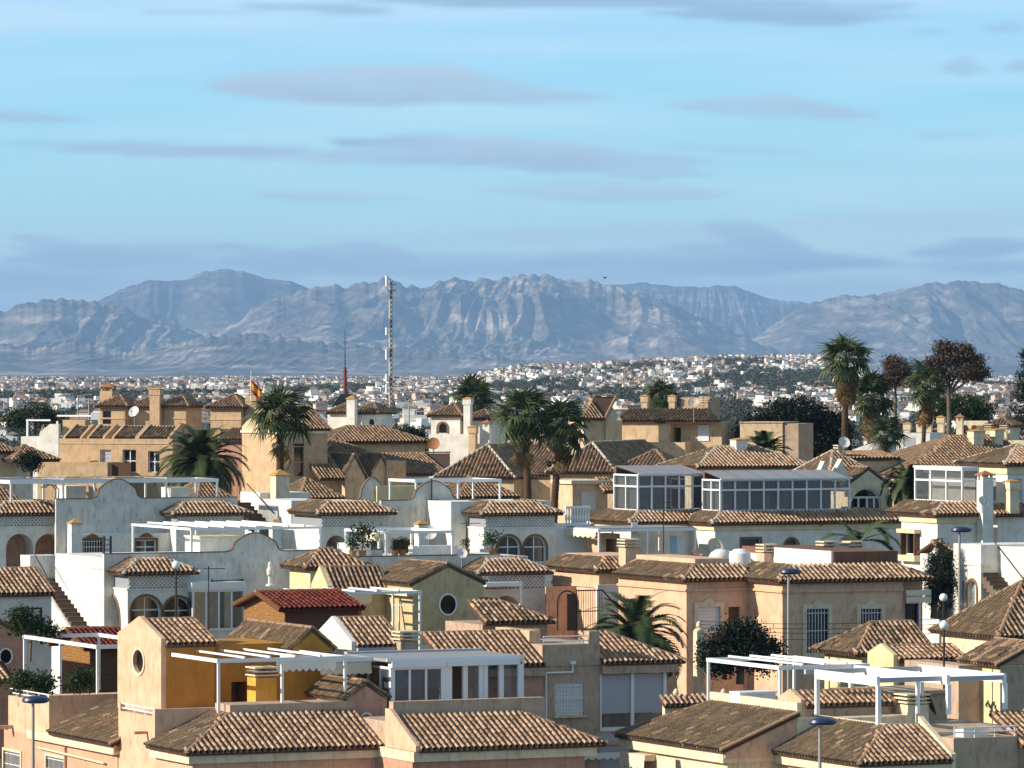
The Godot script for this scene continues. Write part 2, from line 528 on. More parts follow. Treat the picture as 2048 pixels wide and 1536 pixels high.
# ---------------------------------------------------------------- mountains
const RANGES := [
	# name, distance, reach towards us, gullies, rockiness, skyline
	["mountain", 33000.0, 5000.0, 0.22, 0.25, [[1100, 640], [1170, 585], [1230, 570], [1290, 566], [1345, 573], [1400, 573], [1462, 571], [1505, 586], [1560, 602], [1620, 608], [1700, 640], [1800, 700]]],
	["mountain", 30000.0, 5000.0, 0.18, 0.15, [[60, 700], [150, 640], [196, 602], [250, 576], [300, 561], [365, 561], [400, 546], [440, 539], [490, 543], [540, 559], [582, 562], [615, 578], [680, 610], [800, 690]]],
	["mountain", 27000.0, 5000.0, 0.30, 0.45, [[1380, 740], [1480, 690], [1560, 640], [1622, 606], [1680, 592], [1750, 590], [1800, 581], [1850, 568], [1920, 563], [1990, 566], [2048, 578], [2160, 592], [2300, 640]]],
	["mountain", 25000.0, 5500.0, 0.42, 0.8, [[300, 735], [400, 690], [480, 640], [530, 606], [552, 592], [572, 590], [600, 582], [640, 573], [665, 570], [695, 573], [740, 563], [760, 559], [776, 552], [790, 560], [812, 572], [840, 574], [872, 567], [905, 559], [940, 563], [1000, 556], [1030, 550], [1066, 547], [1100, 550], [1135, 558], [1200, 570], [1285, 588], [1345, 610], [1450, 656], [1560, 705], [1700, 742]]],
	["mountain", 23500.0, 3600.0, 0.42, 0.6, [[-200, 640], [-60, 630], [0, 622], [40, 608], [90, 599], [130, 598], [190, 605], [240, 612], [300, 640], [380, 660], [450, 690], [540, 715], [700, 742]]],
	["foothill", 19500.0, 2600.0, 0.30, 0.65, [[-200, 690], [0, 688], [60, 700], [150, 686], [250, 705], [330, 690], [420, 672], [500, 668], [600, 676], [680, 690], [800, 700], [900, 706], [1000, 712], [1150, 728], [1300, 742], [1500, 748]]],
	["foothill", 20500.0, 2400.0, 0.28, 0.4, [[1300, 748], [1500, 738], [1700, 722], [1800, 715], [1900, 722], [2048, 712], [2200, 720]]]]

func skyline(table: Array, px: float) -> float:
	if px <= table[0][0]: return table[0][1] + (table[0][0] - px) * 0.2
	for i in table.size() - 1:
		if px <= table[i + 1][0]:
			var t: float = (px - table[i][0]) / float(table[i + 1][0] - table[i][0])
			var p0: float = table[maxi(i - 1, 0)][1]
			var p3: float = table[mini(i + 2, table.size() - 1)][1]
			return lerpf(cubic_interpolate(table[i][1], table[i + 1][1], p0, p3, t), lerpf(table[i][1], table[i + 1][1], t), 0.4)
	return table[-1][1] + (px - table[-1][0]) * 0.2

func make_mountains() -> void:
	var rock := plain(Color(1, 1, 1), 0.95)
	rock.metallic_specular = 0.1
	rock.vertex_color_use_as_albedo = true
	rock.albedo_texture = tex.lichen
	rock.uv1_triplanar = true
	rock.uv1_world_triplanar = true
	rock.uv1_scale = Vector3(0.0011, 0.0016, 0.0011)
	var ridged := FastNoiseLite.new()
	ridged.seed = 5
	ridged.fractal_type = FastNoiseLite.FRACTAL_RIDGED
	ridged.fractal_octaves = 4
	ridged.fractal_gain = 0.42
	ridged.frequency = 1.0
	for k in RANGES.size():
		var r: Array = RANGES[k]
		var table: Array = r[5]
		var far: float = r[1]
		var reach: float = r[2]
		var a: float = table[0][0] - 30
		var b: float = table[-1][0] + 30
		var amp: float = r[3]
		var rocky: float = r[4]
		var shift := k * 3000.0
		var at := func(u: float, v: float) -> Vector3:
			var px := lerpf(a, b, u)
			var t := v / 0.78                                   # 0 foot, 1 crest, then down the far side
			var d := far - reach * (1.0 - t)
			var x := (px - 1024.0) / FOCAL * d
			var top := EYE - (skyline(table, px) - HORIZON) / FOCAL * far
			top += noise.get_noise_2d(px * 3.0, shift) * 22.0 * (0.4 + rocky) * pow(clampf(t, 0.0, 1.0), 4.0)
			var rise := top - 2.0
			var s := clampf(t, 0.0, 1.0)
			var warp := noise.get_noise_2d(x * 0.02 + shift, d * 0.02) * 500.0
			var lean := noise.get_noise_2d(x * 0.006 - shift, 7.0) * 1.6 + 0.35
			var gully := ridged.get_noise_2d((x + warp + d * lean * 0.35) * 0.00062 + shift, d * 0.00016)
			var fine := ridged.get_noise_2d((x - warp * 0.4 - d * lean * 0.5) * 0.0030 + shift, d * 0.0006)
			var body := pow(s, 1.25) * 0.62 + 0.38 * smoothstep(0.45, 1.0, s)
			var cut := s * (1.0 - s * s * s) * amp
			var y := rise * (body + cut * (gully * 1.15 + fine * 0.42) - cut * 0.12)
			if t > 1.0: y = rise * (1.0 - (t - 1.0) * 2.2)
			return Vector3(x, 2.0 + maxf(y, -60.0), -d)
		var tint := func(p: Vector3, _v: float) -> Color:
			var m := noise.get_noise_3d(p.x * 0.12, p.y * 0.5, p.z * 0.08 + shift) * 0.5 + noise.get_noise_3d(p.x * 0.4, p.y * 2.0, p.z * 0.3) * 0.6
			var c := Color(0.11, 0.112, 0.085).lerp(Color(0.38, 0.325, 0.265), clampf(m * 1.4 + rocky * 0.55, 0, 1))
			return c.lerp(Color(0.66, 0.56, 0.46), clampf((m - 0.12) * 3.0, 0, 1) * rocky)
		var nx := int(clampf((b - a) / 2.4, 120, 760))
		var o := put(r[0], smooth_grid(nx, 110, at, tint), rock, self)
		tag(o, "", "", "", "structure")

# ---------------------------------------------------------------- the far town
func tint_box(st: SurfaceTool, c: Color, x0: float, x1: float, y0: float, y1: float, z0: float, z1: float) -> void:
	st.set_color(c)
	boxs(st, x0, x1, y0, y1, z0, z1, "d")

func tint_hip(st: SurfaceTool, c: Color, x0: float, x1: float, y: float, h: float, z0: float, z1: float) -> void:
	st.set_color(c)
	var i := minf(x1 - x0, z1 - z0) * 0.5
	var zm := (z0 + z1) * 0.5
	var a := Vector3(x0, y, z1)
	var b := Vector3(x1, y, z1)
	var e := Vector3(x1, y, z0)
	var f := Vector3(x0, y, z0)
	var r0 := Vector3(x0 + i, y + h, zm)
	var r1 := Vector3(x1 - i * 0.99, y + h, zm)
	quad(st, r0, r1, b, a)
	quad(st, r1, r0, f, e)
	tri(st, r1, e, b)
	tri(st, r0, a, f)

func villa(k: int) -> ArrayMesh:
	rng.seed = 900 + k
	var st := surf()
	var wall: Color = [Color(0.60, 0.56, 0.50), Color(0.80, 0.78, 0.74), Color(0.55, 0.51, 0.46), Color(0.78, 0.75, 0.70), Color(0.52, 0.44, 0.37)][k % 5 if k < 5 else (k + 2) % 5]
	var roof := Color(0.22, 0.145, 0.11).lerp(Color(0.30, 0.20, 0.15), rng.randf())
	var w := rng.randf_range(7.0, 12.0)
	var dp := rng.randf_range(7.0, 10.0)
	var h := rng.randf_range(3.0, 6.0)
	# the body stands back behind an open porch: a slab on pillars over real shade
	var back := rng.randf_range(1.4, 2.4)
	tint_box(st, wall, 0, w, -4, h, -dp, -back)
	var porch := minf(h, 3.0)
	tint_box(st, wall, 0, w, porch - 0.35, porch + 0.12, -back, 0)
	for i in 4: tint_box(st, wall, (w - 0.5) * i / 3.0, (w - 0.5) * i / 3.0 + 0.5, -4, porch - 0.35, -0.5, 0)
	if h > 4.6: tint_box(st, wall, 0, w, porch + 0.12, porch + 0.9, -0.2, 0)
	tint_box(st, wall, -1.0, 0, -4, h * 0.6, -dp, -dp * 0.45)
	match k % 5:
		0:
			tint_hip(st, roof, -0.4, w + 0.4, h, 1.7, -dp - 0.4, 0.4)
		1:
			tint_box(st, wall, 0, w, h, h + 0.8, -0.2, 0)
			tint_box(st, wall, 0, 0.2, h, h + 0.8, -dp, -0.2)
			tint_box(st, wall, w * 0.55, w - 0.2, h, h + 2.5, -dp, -dp * 0.5)
			tint_hip(st, roof, w * 0.52, w, h + 2.5, 1.1, -dp - 0.2, -dp * 0.46)
		2:
			tint_hip(st, roof, -0.4, w * 0.6, h, 1.5, -dp - 0.4, 0.4)
			tint_box(st, wall, w * 0.6, w, h, h + 0.9, -dp, 0)
			tint_box(st, wall, w * 0.2, w * 0.2 + 0.6, h + 0.5, h + 2.4, -dp * 0.6, -dp * 0.6 + 0.6)
		3:
			tint_box(st, wall, 0, w, h, h + 0.7, -dp, -dp + 0.2)
			tint_box(st, wall, 0, w, h, h + 0.7, -0.2, 0)
			tint_box(st, wall, 0, w * 0.45, h, h + 2.6, -dp + 0.2, -dp * 0.45)
			tint_box(st, Color(0.8, 0.8, 0.8), w * 0.5, w * 0.95, h + 2.1, h + 2.25, -dp * 0.7, -0.5)
			tint_box(st, Color(0.8, 0.8, 0.8), w * 0.5, w * 0.52, h, h + 2.1, -0.7, -0.5)
			tint_box(st, Color(0.8, 0.8, 0.8), w * 0.93, w * 0.95, h, h + 2.1, -0.7, -0.5)
		4:
			tint_hip(st, roof, -0.4, w + 0.4, h, 1.4, -dp * 0.5, 0.4)
			tint_box(st, wall, w * 0.15, w * 0.9, h, h + 2.6, -dp, -dp * 0.5)
			tint_hip(st, roof, w * 0.1, w * 0.95, h + 2.6, 1.2, -dp - 0.3, -dp * 0.46)
	return st.commit()

func clump(k: int, c: Color, n := 150, size := 1.0) -> ArrayMesh:      # a small tree: a short trunk and a crown of leaf tufts
	rng.seed = 300 + k
	var st := surf()
	st.set_color(Color(0.08, 0.06, 0.045))
	bar(st, Vector3(0, -2, 0), Vector3(0, 2.4, 0), 0.22, 5, 0.12)
	for i in n:
		var v := Vector3(rng.randfn(), rng.randfn() * 0.8, rng.randfn()).normalized() * pow(rng.randf(), 0.4)
		var q := Vector3(v.x * 2.3, 3.2 + v.y * (2.0 if k % 3 else 2.9), v.z * 2.3) * (1.0 + 0.25 * sin(v.x * 5.0 + k))
		var s := size * rng.randf_range(0.4, 0.85)
		var a := Vector3(rng.randfn(), rng.randfn(), rng.randfn()).normalized()
		var b := a.cross(Vector3(rng.randfn(), rng.randfn(), rng.randfn())).normalized()
		st.set_color(c * rng.randf_range(0.55, 1.35))
		tri(st, q - a * s, q + b * s, q + a * s * 0.9)
		tri(st, q - a * s * 0.6, q + b * s * 0.3, q - b * s)
	return st.commit()

func make_town() -> void:
	var wallm := plain(Color(1, 1, 1), 0.9)
	wallm.vertex_color_use_as_albedo = true
	var leafm := plain(Color(1, 1, 1), 0.8)
	leafm.vertex_color_use_as_albedo = true
	leafm.cull_mode = BaseMaterial3D.CULL_DISABLED
	var villas := []
	for k in 10: villas.append(villa(k))
	var clumps := []
	for k in 5: clumps.append(clump(k, Color(0.050, 0.062, 0.032) if k % 2 else Color(0.072, 0.080, 0.045), 110))
	rng.seed = 77
	var spots := []
	var d := 860.0
	while d < 4900.0:
		var step := 11.0 if d > 2200.0 else 14.0
		var half := d * 1024.0 / 7800.0 * 1.12
		var x := -half + rng.randf() * step
		while x < half:
			var px := 1024.0 + x / d * 7800.0
			var dense := 0.50 + 1.3 * noise.get_noise_2d(x * 0.8, d * 0.16)
			if d < 1300.0: dense *= 0.7
			if px > 950 and px < 1760 and d > 2500.0: dense += 0.32
			if px > 1830 and d > 3400.0: dense += 0.3
			if rng.randf() < dense: spots.append([x + rng.randf_range(-3, 3), d + rng.randf_range(-5, 5), rng.randf_range(-0.5, 0.7) + (PI * 0.5 if rng.randf() < 0.4 else 0.0), rng.randi() % 10, rng.randf_range(0.36, 0.75)])
			x += step * rng.randf_range(0.75, 1.35)
		d += step * rng.randf_range(0.8, 1.1) * (1.0 if d < 2600.0 else 1.15)
	var groups := []
	for k in 10: groups.append([])
	var near := 0
	for s in spots:
		var tr := Transform3D(Basis(Vector3.UP, s[2]).scaled(Vector3.ONE * s[4]), Vector3(s[0], ground_y(s[0], s[1] * K), -s[1] * K))
		var px: float = 1024.0 + s[0] / s[1] * 7800.0
		if near < 260 and s[1] > 850.0 and absf(px - 1024.0) < 1040.0:
			near += 1
			var o := put("town_house", villas[s[3]], wallm, self)
			o.transform = tr
			tag(o, "small pale house of the distant town below the mountains", "house", "houses of the distant town")
		elif s[1] > 850.0 or absf(px - 1024.0) > 1100.0:
			groups[s[3]].append(tr)
	for k in 10: scatter("town_houses", villas[k], wallm, groups[k], "mass of tiny white houses climbing the distant hill", "houses")
	var trees := []
	for k in 5: trees.append([])
	var n := 0
	while n < 42000:
		var dd := 620.0 * pow(8.0, rng.randf())
		if rng.randf() > clampf((dd - 450.0) / 2000.0, 0.0, 1.0): continue
		var xx := rng.randf_range(-1.0, 1.0) * dd * 1024.0 / 7800.0 * 1.12
		n += 1
		var lump := -noise.get_noise_2d(xx * 0.8, dd * 0.16)
		if lump < -0.05 and rng.randf() < 0.72: continue
		var sc := (rng.randf_range(0.4, 1.0) + maxf(lump, 0.0) * 0.5) * (0.6 if dd < 1500.0 else 0.85)
		trees[rng.randi() % 5].append(Transform3D(Basis(Vector3.UP, rng.randf() * TAU).scaled(Vector3(sc * 1.15, sc * 0.9, sc * 1.15)), Vector3(xx, ground_y(xx, dd * K) - 0.3, -dd * K)))
	for k in 5: scatter("town_trees", clumps[k], leafm, trees[k], "dark garden trees massed between the distant houses", "trees")

func scatter(called: String, mesh: Mesh, m: Material, where: Array, label: String, category: String) -> void:
	if where.is_empty(): return
	var mm := MultiMesh.new()
	mm.transform_format = MultiMesh.TRANSFORM_3D
	mm.mesh = mesh
	mm.instance_count = where.size()
	for i in where.size(): mm.set_instance_transform(i, where[i])
	var o := MultiMeshInstance3D.new()
	o.name = numbered(called)
	o.multimesh = mm
	o.material_override = m
	add_child(o)
	tag(o, label, category, "", "stuff")

# ---------------------------------------------------------------- walls with real openings
# An opening: [u0, u1, v0, v1, shape (r, a, o), style, depth]
func F(px0: float, px1: float, py0: float, py1: float, z := 0.0, shape := "r", style := "glass", depth := 0.22) -> Array:   # from picture points, on a front
	var a := hit(px0, py0, 2, z)
	var b := hit(px1, py1, 2, z)
	return [a.x, b.x, b.y, a.y, shape, style, depth]

func S(px0: float, px1: float, py0: float, py1: float, x := 0.0, shape := "r", style := "glass", depth := 0.22) -> Array:   # from picture points, on a left side
	var a := hit(px0, py0, 0, x)
	var b := hit(px1, py1, 0, x)
	return [a.z, b.z, b.y, a.y, shape, style, depth]

func curve_of(o: Array, u: float) -> Array:      # lower and upper edge of an opening at u
	var c: float = (o[0] + o[1]) * 0.5
	var r: float = (o[1] - o[0]) * 0.5
	var t := sqrt(maxf(0.0, 1.0 - pow((u - c) / r, 2.0)))
	if o[4] == "a": return [o[2], o[3] - minf(r, o[3] - o[2]) * (1.0 - t)]
	if o[4] == "o": return [(o[2] + o[3]) * 0.5 - (o[3] - o[2]) * 0.5 * t, (o[2] + o[3]) * 0.5 + (o[3] - o[2]) * 0.5 * t]
	return [o[2], o[3]]

func face(st: SurfaceTool, u0: float, u1: float, v0: float, v1: float, opens: Array, xf: Transform3D) -> void:
	var list := opens.duplicate()
	list.sort_custom(func(a, b): return a[0] < b[0])
	var at := u0
	var pt := func(u, v, w): return xf * Vector3(u, v, w)
	for o in list:
		if o[0] > at: quad(st, pt.call(at, v1, 0), pt.call(o[0], v1, 0), pt.call(o[0], v0, 0), pt.call(at, v0, 0))
		var n := 1 if o[4] == "r" else 14
		var d: float = o[6]
		for i in n:
			var a: float = lerpf(o[0], o[1], 0.5 - 0.5 * cos(PI * i / n) if n > 1 else 0.0)
			var b: float = lerpf(o[0], o[1], 0.5 - 0.5 * cos(PI * (i + 1) / n) if n > 1 else 1.0)
			var ca := curve_of(o, a)
			var cb := curve_of(o, b)
			quad(st, pt.call(a, v1, 0), pt.call(b, v1, 0), pt.call(b, cb[1], 0), pt.call(a, ca[1], 0))
			quad(st, pt.call(a, ca[0], 0), pt.call(b, cb[0], 0), pt.call(b, v0, 0), pt.call(a, v0, 0))
			quad(st, pt.call(a, ca[1], 0), pt.call(b, cb[1], 0), pt.call(b, cb[1], -d), pt.call(a, ca[1], -d))
			quad(st, pt.call(b, cb[0], 0), pt.call(a, ca[0], 0), pt.call(a, ca[0], -d), pt.call(b, cb[0], -d))
			quad(st, pt.call(a, ca[1], -d), pt.call(b, cb[1], -d), pt.call(b, cb[0], -d), pt.call(a, ca[0], -d))
		if o[4] != "o":
			var c0 := curve_of(o, o[0])
			quad(st, pt.call(o[0], c0[1], 0), pt.call(o[0], c0[1], -d), pt.call(o[0], o[2], -d), pt.call(o[0], o[2], 0))
			quad(st, pt.call(o[1], c0[1], -d), pt.call(o[1], c0[1], 0), pt.call(o[1], o[2], 0), pt.call(o[1], o[2], -d))
		at = o[1]
	if at < u1: quad(st, pt.call(at, v1, 0), pt.call(u1, v1, 0), pt.call(u1, v0, 0), pt.call(at, v0, 0))

func block(called: String, m: Material, x0: float, x1: float, y0: float, y1: float, z0: float, z1: float, front := [], side := []) -> MeshInstance3D:
	var st := surf()
	boxs(st, x0, x1, y0, y1, z0, z1, "fl")
	var xf := Transform3D(Basis(), Vector3(0, 0, z1))
	var xs := Transform3D(SIDE, Vector3(x0, 0, 0))
	face(st, x0, x1, y0, y1, front, xf)
	face(st, z0, z1, y0, y1, side, xs)
	var o := obj(called, st, m)
	for w in front: fit_window(w, xf)
	for w in side: fit_window(w, xs)
	return o

func outline_of(o: Array, grow := 0.0) -> PackedVector2Array:
	var q := [o[0] - grow, o[1] + grow, o[2] - grow, o[3] + grow, o[4]]
	var p := PackedVector2Array()
	if o[4] == "r": return PackedVector2Array([Vector2(q[0], q[2]), Vector2(q[1], q[2]), Vector2(q[1], q[3]), Vector2(q[0], q[3])])
	if o[4] == "a": p.append_array([Vector2(q[0], q[2]), Vector2(q[1], q[2])])
	var n := 14
	for i in n + 1:
		var u: float = lerpf(q[1], q[0], 0.5 - 0.5 * cos(PI * i / n))
		p.append(Vector2(u, curve_of(q, u)[1]))
	if o[4] == "o":
		for i in range(1, n):
			var u: float = lerpf(q[0], q[1], 0.5 - 0.5 * cos(PI * i / n))
			p.append(Vector2(u, curve_of(q, u)[0]))
	return p

func ring(st: SurfaceTool, o: Array, wide: float, z0: float, z1: float, xf: Transform3D, open_foot := false) -> void:   # a band round an opening
	var a := outline_of(o, wide)
	var b := outline_of(o)
	var n := a.size()
	for i in n:
		if open_foot and i == 0 and o[4] != "o": continue
		var j := (i + 1) % n
		var q := [a[i], a[j], b[j], b[i]]
		quad(st, xf * Vector3(q[1].x, q[1].y, z1), xf * Vector3(q[0].x, q[0].y, z1), xf * Vector3(q[3].x, q[3].y, z1), xf * Vector3(q[2].x, q[2].y, z1))
		quad(st, xf * Vector3(q[1].x, q[1].y, z0), xf * Vector3(q[0].x, q[0].y, z0), xf * Vector3(q[0].x, q[0].y, z1), xf * Vector3(q[1].x, q[1].y, z1))
		quad(st, xf * Vector3(q[2].x, q[2].y, z1), xf * Vector3(q[3].x, q[3].y, z1), xf * Vector3(q[3].x, q[3].y, z0), xf * Vector3(q[2].x, q[2].y, z0))

func fit_window(o: Array, xf: Transform3D) -> void:
	var style: String = o[5]
	var d: float = o[6]
	var w: float = o[1] - o[0]
	var h: float = o[3] - o[2]
	if style == "none": return
	if style == "hole":                                   # an unlit room behind: its far wall
		var st := surf()
		prism(st, outline_of(o, -0.005), -d + 0.004, -d + 0.02, xf)
		obj("opening", st, mats.taupe)
		return
	var names := style.split("+")
	var holder: Node = T
	if names[0] in ["glass", "bars", "cross", "shutter", "curtain", "louvre"]:
		var f := surf()
		ring(f, [o[0] + 0.05, o[1] - 0.05, o[2] + 0.05, o[3] - 0.05, o[4]], 0.048, -d + 0.02, -d + 0.08, xf)
		if names[0] in ["cross", "curtain"]:
			var mid: float = (o[0] + o[1]) * 0.5
			boxes_xf(f, mid - 0.03, mid + 0.03, o[2] + 0.05, o[3] - 0.06, -d + 0.03, -d + 0.075, xf)
			var bar_y: float = o[2] + h * (0.58 if o[4] == "a" else 0.5)
			if names[0] == "cross": boxes_xf(f, o[0] + 0.06, o[1] - 0.06, bar_y - 0.03, bar_y + 0.03, -d + 0.03, -d + 0.07, xf)
		var win := obj("window", f, mats.iron if names[0] == "bars" else mats.paint)
		holder = win
	var p := surf()
	prism(p, outline_of(o, -0.004), -d + 0.006, -d + 0.03, xf)
	match names[0]:
		"glass", "cross": obj("pane", p, mats.glass, holder)
		"bars":
			obj("pane", p, mats.glass, holder)
		"curtain": obj("curtain", p, mats.curtain, holder)
		"dark": obj("pane", p, mats.glass_dark, holder)
		"door": obj("door", p, mats.wood_dark, holder)
		"wall": obj("niche", p, mats.salmon, holder)
		"shutter", "louvre":
			var n := int(maxf(4.0, h / (0.16 if names[0] == "shutter" else 0.28)))
			for i in n:
				var s := surf()
				boxes_xf(s, o[0] + 0.05, o[1] - 0.05, o[2] + 0.05 + (h - 0.1) * i / n, o[2] + 0.05 + (h - 0.1) * (i + 0.93) / n, -d + 0.01, -d + 0.05, xf)
				obj("slat", s, mats.canvas_white if names[0] == "shutter" else mats.grey_alu, holder)
	if "bars" in names or names[0] == "bars":
		var n := int(w / 0.14)
		for i in range(1, n):
			var b := surf()
			var u: float = o[0] + w * i / n
			boxes_xf(b, u - 0.011, u + 0.011, o[2], o[3], -0.06, -0.03, xf)
			obj("window_bar", b, mats.paint if "white" in names else mats.iron)
		for t in [0.12, 0.5, 0.9]:
			var b := surf()
			boxes_xf(b, o[0], o[1], o[2] + h * t - 0.014, o[2] + h * t + 0.014, -0.065, -0.025, xf)
			obj("window_bar", b, mats.paint if "white" in names else mats.iron)
	for t in names:
		if t.begins_with("trim_"):
			var s := surf()
			ring(s, o, 0.11, -0.02, 0.05, xf, o[4] == "a")
			obj("surround", s, mats[t.substr(5)])
	if "crest" in names:                                   # a moulded cream surround with a curved top
		var s := surf()
		ring(s, o, 0.20, -0.02, 0.06, xf)
		var mid: float = (o[0] + o[1]) * 0.5
		var pts := PackedVector2Array([Vector2(mid - w * 0.38, o[3] + 0.19)])
		for i in 9: pts.append(Vector2(mid - w * 0.26 + w * 0.52 * i / 8.0, o[3] + 0.22 + 0.17 * sin(PI * i / 8.0)))
		pts.append(Vector2(mid + w * 0.38, o[3] + 0.19))
		prism(s, pts, -0.01, 0.07, xf)
		obj("surround", s, mats.cream)
	if "sill" in names:
		var s := surf()
		boxes_xf(s, o[0] - 0.12, o[1] + 0.12, o[2] - 0.09, o[2] - 0.003, -0.05, 0.12, xf)
		obj("sill", s, mats.cream)

func boxes_xf(st: SurfaceTool, x0: float, x1: float, y0: float, y1: float, z0: float, z1: float, xf: Transform3D) -> void:
	var p := PackedVector2Array([Vector2(x0, y0), Vector2(x1, y0), Vector2(x1, y1), Vector2(x0, y1)])
	prism(st, p, z0, z1, xf)

# ---------------------------------------------------------------- tiled roofs
const PITCH := 0.25
const COURSE := 0.36
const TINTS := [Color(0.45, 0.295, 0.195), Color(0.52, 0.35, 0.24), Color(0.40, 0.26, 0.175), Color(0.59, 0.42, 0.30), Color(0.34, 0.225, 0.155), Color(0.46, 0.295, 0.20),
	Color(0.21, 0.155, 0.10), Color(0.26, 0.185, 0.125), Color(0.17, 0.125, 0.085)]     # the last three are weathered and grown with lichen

func tile_shape(n: int, tint: Color, lip: bool, seed_: int) -> ArrayMesh:
	rng.seed = 50 + seed_
	var st := surf()
	st.set_color(tint)
	var prof := []
	var k := rng.randf_range(0.94, 1.06)
	for i in n + 1:                                             # a raised barrel, then a shallow channel
		var t := float(i) / n
		if t <= 0.6:
			var a := PI * t / 0.6
			prof.append(Vector2(-0.13 + 0.072 * (1.0 - cos(a)), 0.015 + 0.115 * k * pow(sin(a), 0.8)))
		else:
			var a := PI * (t - 0.6) / 0.4
			prof.append(Vector2(0.014 + 0.061 * (1.0 - cos(a)), 0.015 - 0.055 * sin(a)))
	for i in n:
		var a: Vector2 = prof[i]
		var b: Vector2 = prof[i + 1]
		var na := (prof[mini(i + 1, n)] - prof[maxi(i - 1, 0)] as Vector2).orthogonal()
		var nb := (prof[mini(i + 2, n)] - prof[i] as Vector2).orthogonal()
		var up := 0.024
		var v := [Vector3(a.x * 1.04, a.y + up, 0.04), Vector3(b.x * 1.04, b.y + up, 0.04), Vector3(b.x * 0.94, b.y, -COURSE), Vector3(a.x * 0.94, a.y, -COURSE)]
		var nn := [Vector3(-na.x, -na.y, 0), Vector3(-nb.x, -nb.y, 0), Vector3(-nb.x, -nb.y, 0), Vector3(-na.x, -na.y, 0)]
		for j in [0, 3, 2, 0, 2, 1]:
			var q: Vector3 = nn[j]
			st.set_normal((q if q.y > 0.0 else -q).normalized())
			st.add_vertex(v[j])
		if lip:
			quad(st, v[0], v[1], v[1] - Vector3(0, 0.02, 0.0), v[0] - Vector3(0, 0.02, 0.0))
	return st.commit()

func make_tiles() -> void:
	for k in 9: tile_meshes.append(tile_shape(9, TINTS[k], true, k))
	for k in 9: tile_meshes.append(tile_shape(6, TINTS[k], false, k))
	for k in 3: tile_meshes.append(tile_shape(6, [Color(0.17, 0.04, 0.028), Color(0.14, 0.032, 0.023), Color(0.20, 0.05, 0.035)][k], true, k))

func deck(p: Array, m: Material, parent: Node = null, thick := 0.12) -> MeshInstance3D:    # the slab under the tiles
	var n: Vector3 = (p[1] - p[0]).cross(p[2] - p[0] if p[2] != p[1] else p[3] - p[0]).normalized()
	if n.y < 0: n = -n
	var st := surf()
	var d := n * thick
	quad(st, p[3], p[2], p[1], p[0])
	quad(st, p[0] - d, p[1] - d, p[2] - d, p[3] - d)
	for i in 4:
		var a: Vector3 = p[i]
		var b: Vector3 = p[(i + 1) % 4]
		if not a.is_equal_approx(b): quad(st, a, b, b - d, a - d)
	return obj("roof", st, m, parent)

# a slope: eave left, eave right, top right, top left as seen from outside below; far slopes get joined tiles
func slope(p0: Vector3, p1: Vector3, p2: Vector3, p3: Vector3, kind := "near", pale := 0.0, caps := "") -> MeshInstance3D:
	var roof := deck([p0, p1, p2, p3], mats.red_deck if kind == "red" else mats.deck)
	var e := (p1 - p0).normalized()
	var nrm := (p3 - p0).cross(e) if not p3.is_equal_approx(p0) else (p2 - p0).cross(e)
	nrm = nrm.normalized()
	if nrm.y < 0.0: nrm = -nrm
	var z := e.cross(nrm)                                        # down the slope
	var length := (p1 - p0).length()
	var rise := (p3 - p0).dot(-z)
	var u3 := (p3 - p0).dot(e)
	var u2 := (p2 - p0).dot(e)
	var cols := int(ceil(length / PITCH))
	var rows := int(ceil(rise / COURSE))
	var joined := surf()
	var any := false
	var single := kind == "near" or kind == "red"
	rng.seed = int(absf(p0.x * 1000.0 + p1.z * 77.0 + p0.y * 13.0)) + cols
	var step := rise / rows
	for j in rows:
		for i in cols:
			var u := (i + 0.5) * length / cols
			var v := j * step
			var vm := minf(v + step * 0.45, rise)
			if u < lerpf(0.0, u3, vm / rise) - 0.02 or u > lerpf(length, u2, vm / rise) + 0.02: continue
			var k := rng.randi() % 6
			if pale > 0.0 and rng.randf() < pale: k = [1, 3][rng.randi() % 2]
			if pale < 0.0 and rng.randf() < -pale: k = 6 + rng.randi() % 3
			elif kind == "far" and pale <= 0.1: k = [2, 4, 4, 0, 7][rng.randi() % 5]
			var tilt := Basis(nrm, rng.randf_range(-0.04, 0.04))
			var at := p0 + e * (u + rng.randf_range(-0.006, 0.006)) - z * v + nrm * rng.randf_range(0.0, 0.016)
			var tr := Transform3D(tilt * Basis(e, nrm, z), at)
			var mesh: Mesh = tile_meshes[18 + k % 3] if kind == "red" else (tile_meshes[k] if single else tile_meshes[9 + k])
			if single and tiles_left > 0:
				tiles_left -= 1
				var t := put("tile", mesh, mats.tile_join, roof)
				t.transform = tr
			else:
				joined.append_from(mesh, 0, tr)
				any = true
	if any:
		tag(obj("roof_tiles", joined, mats.tile_join, roof), "", "", "", "stuff")
	for c in caps:
		match c:
			"t": ridge(p3, p2, single, roof)
			"l": ridge(p0, p3, single, roof)
			"r": ridge(p1, p2, single, roof)
	return roof

var cap_mesh: ArrayMesh
var cap_white: ArrayMesh

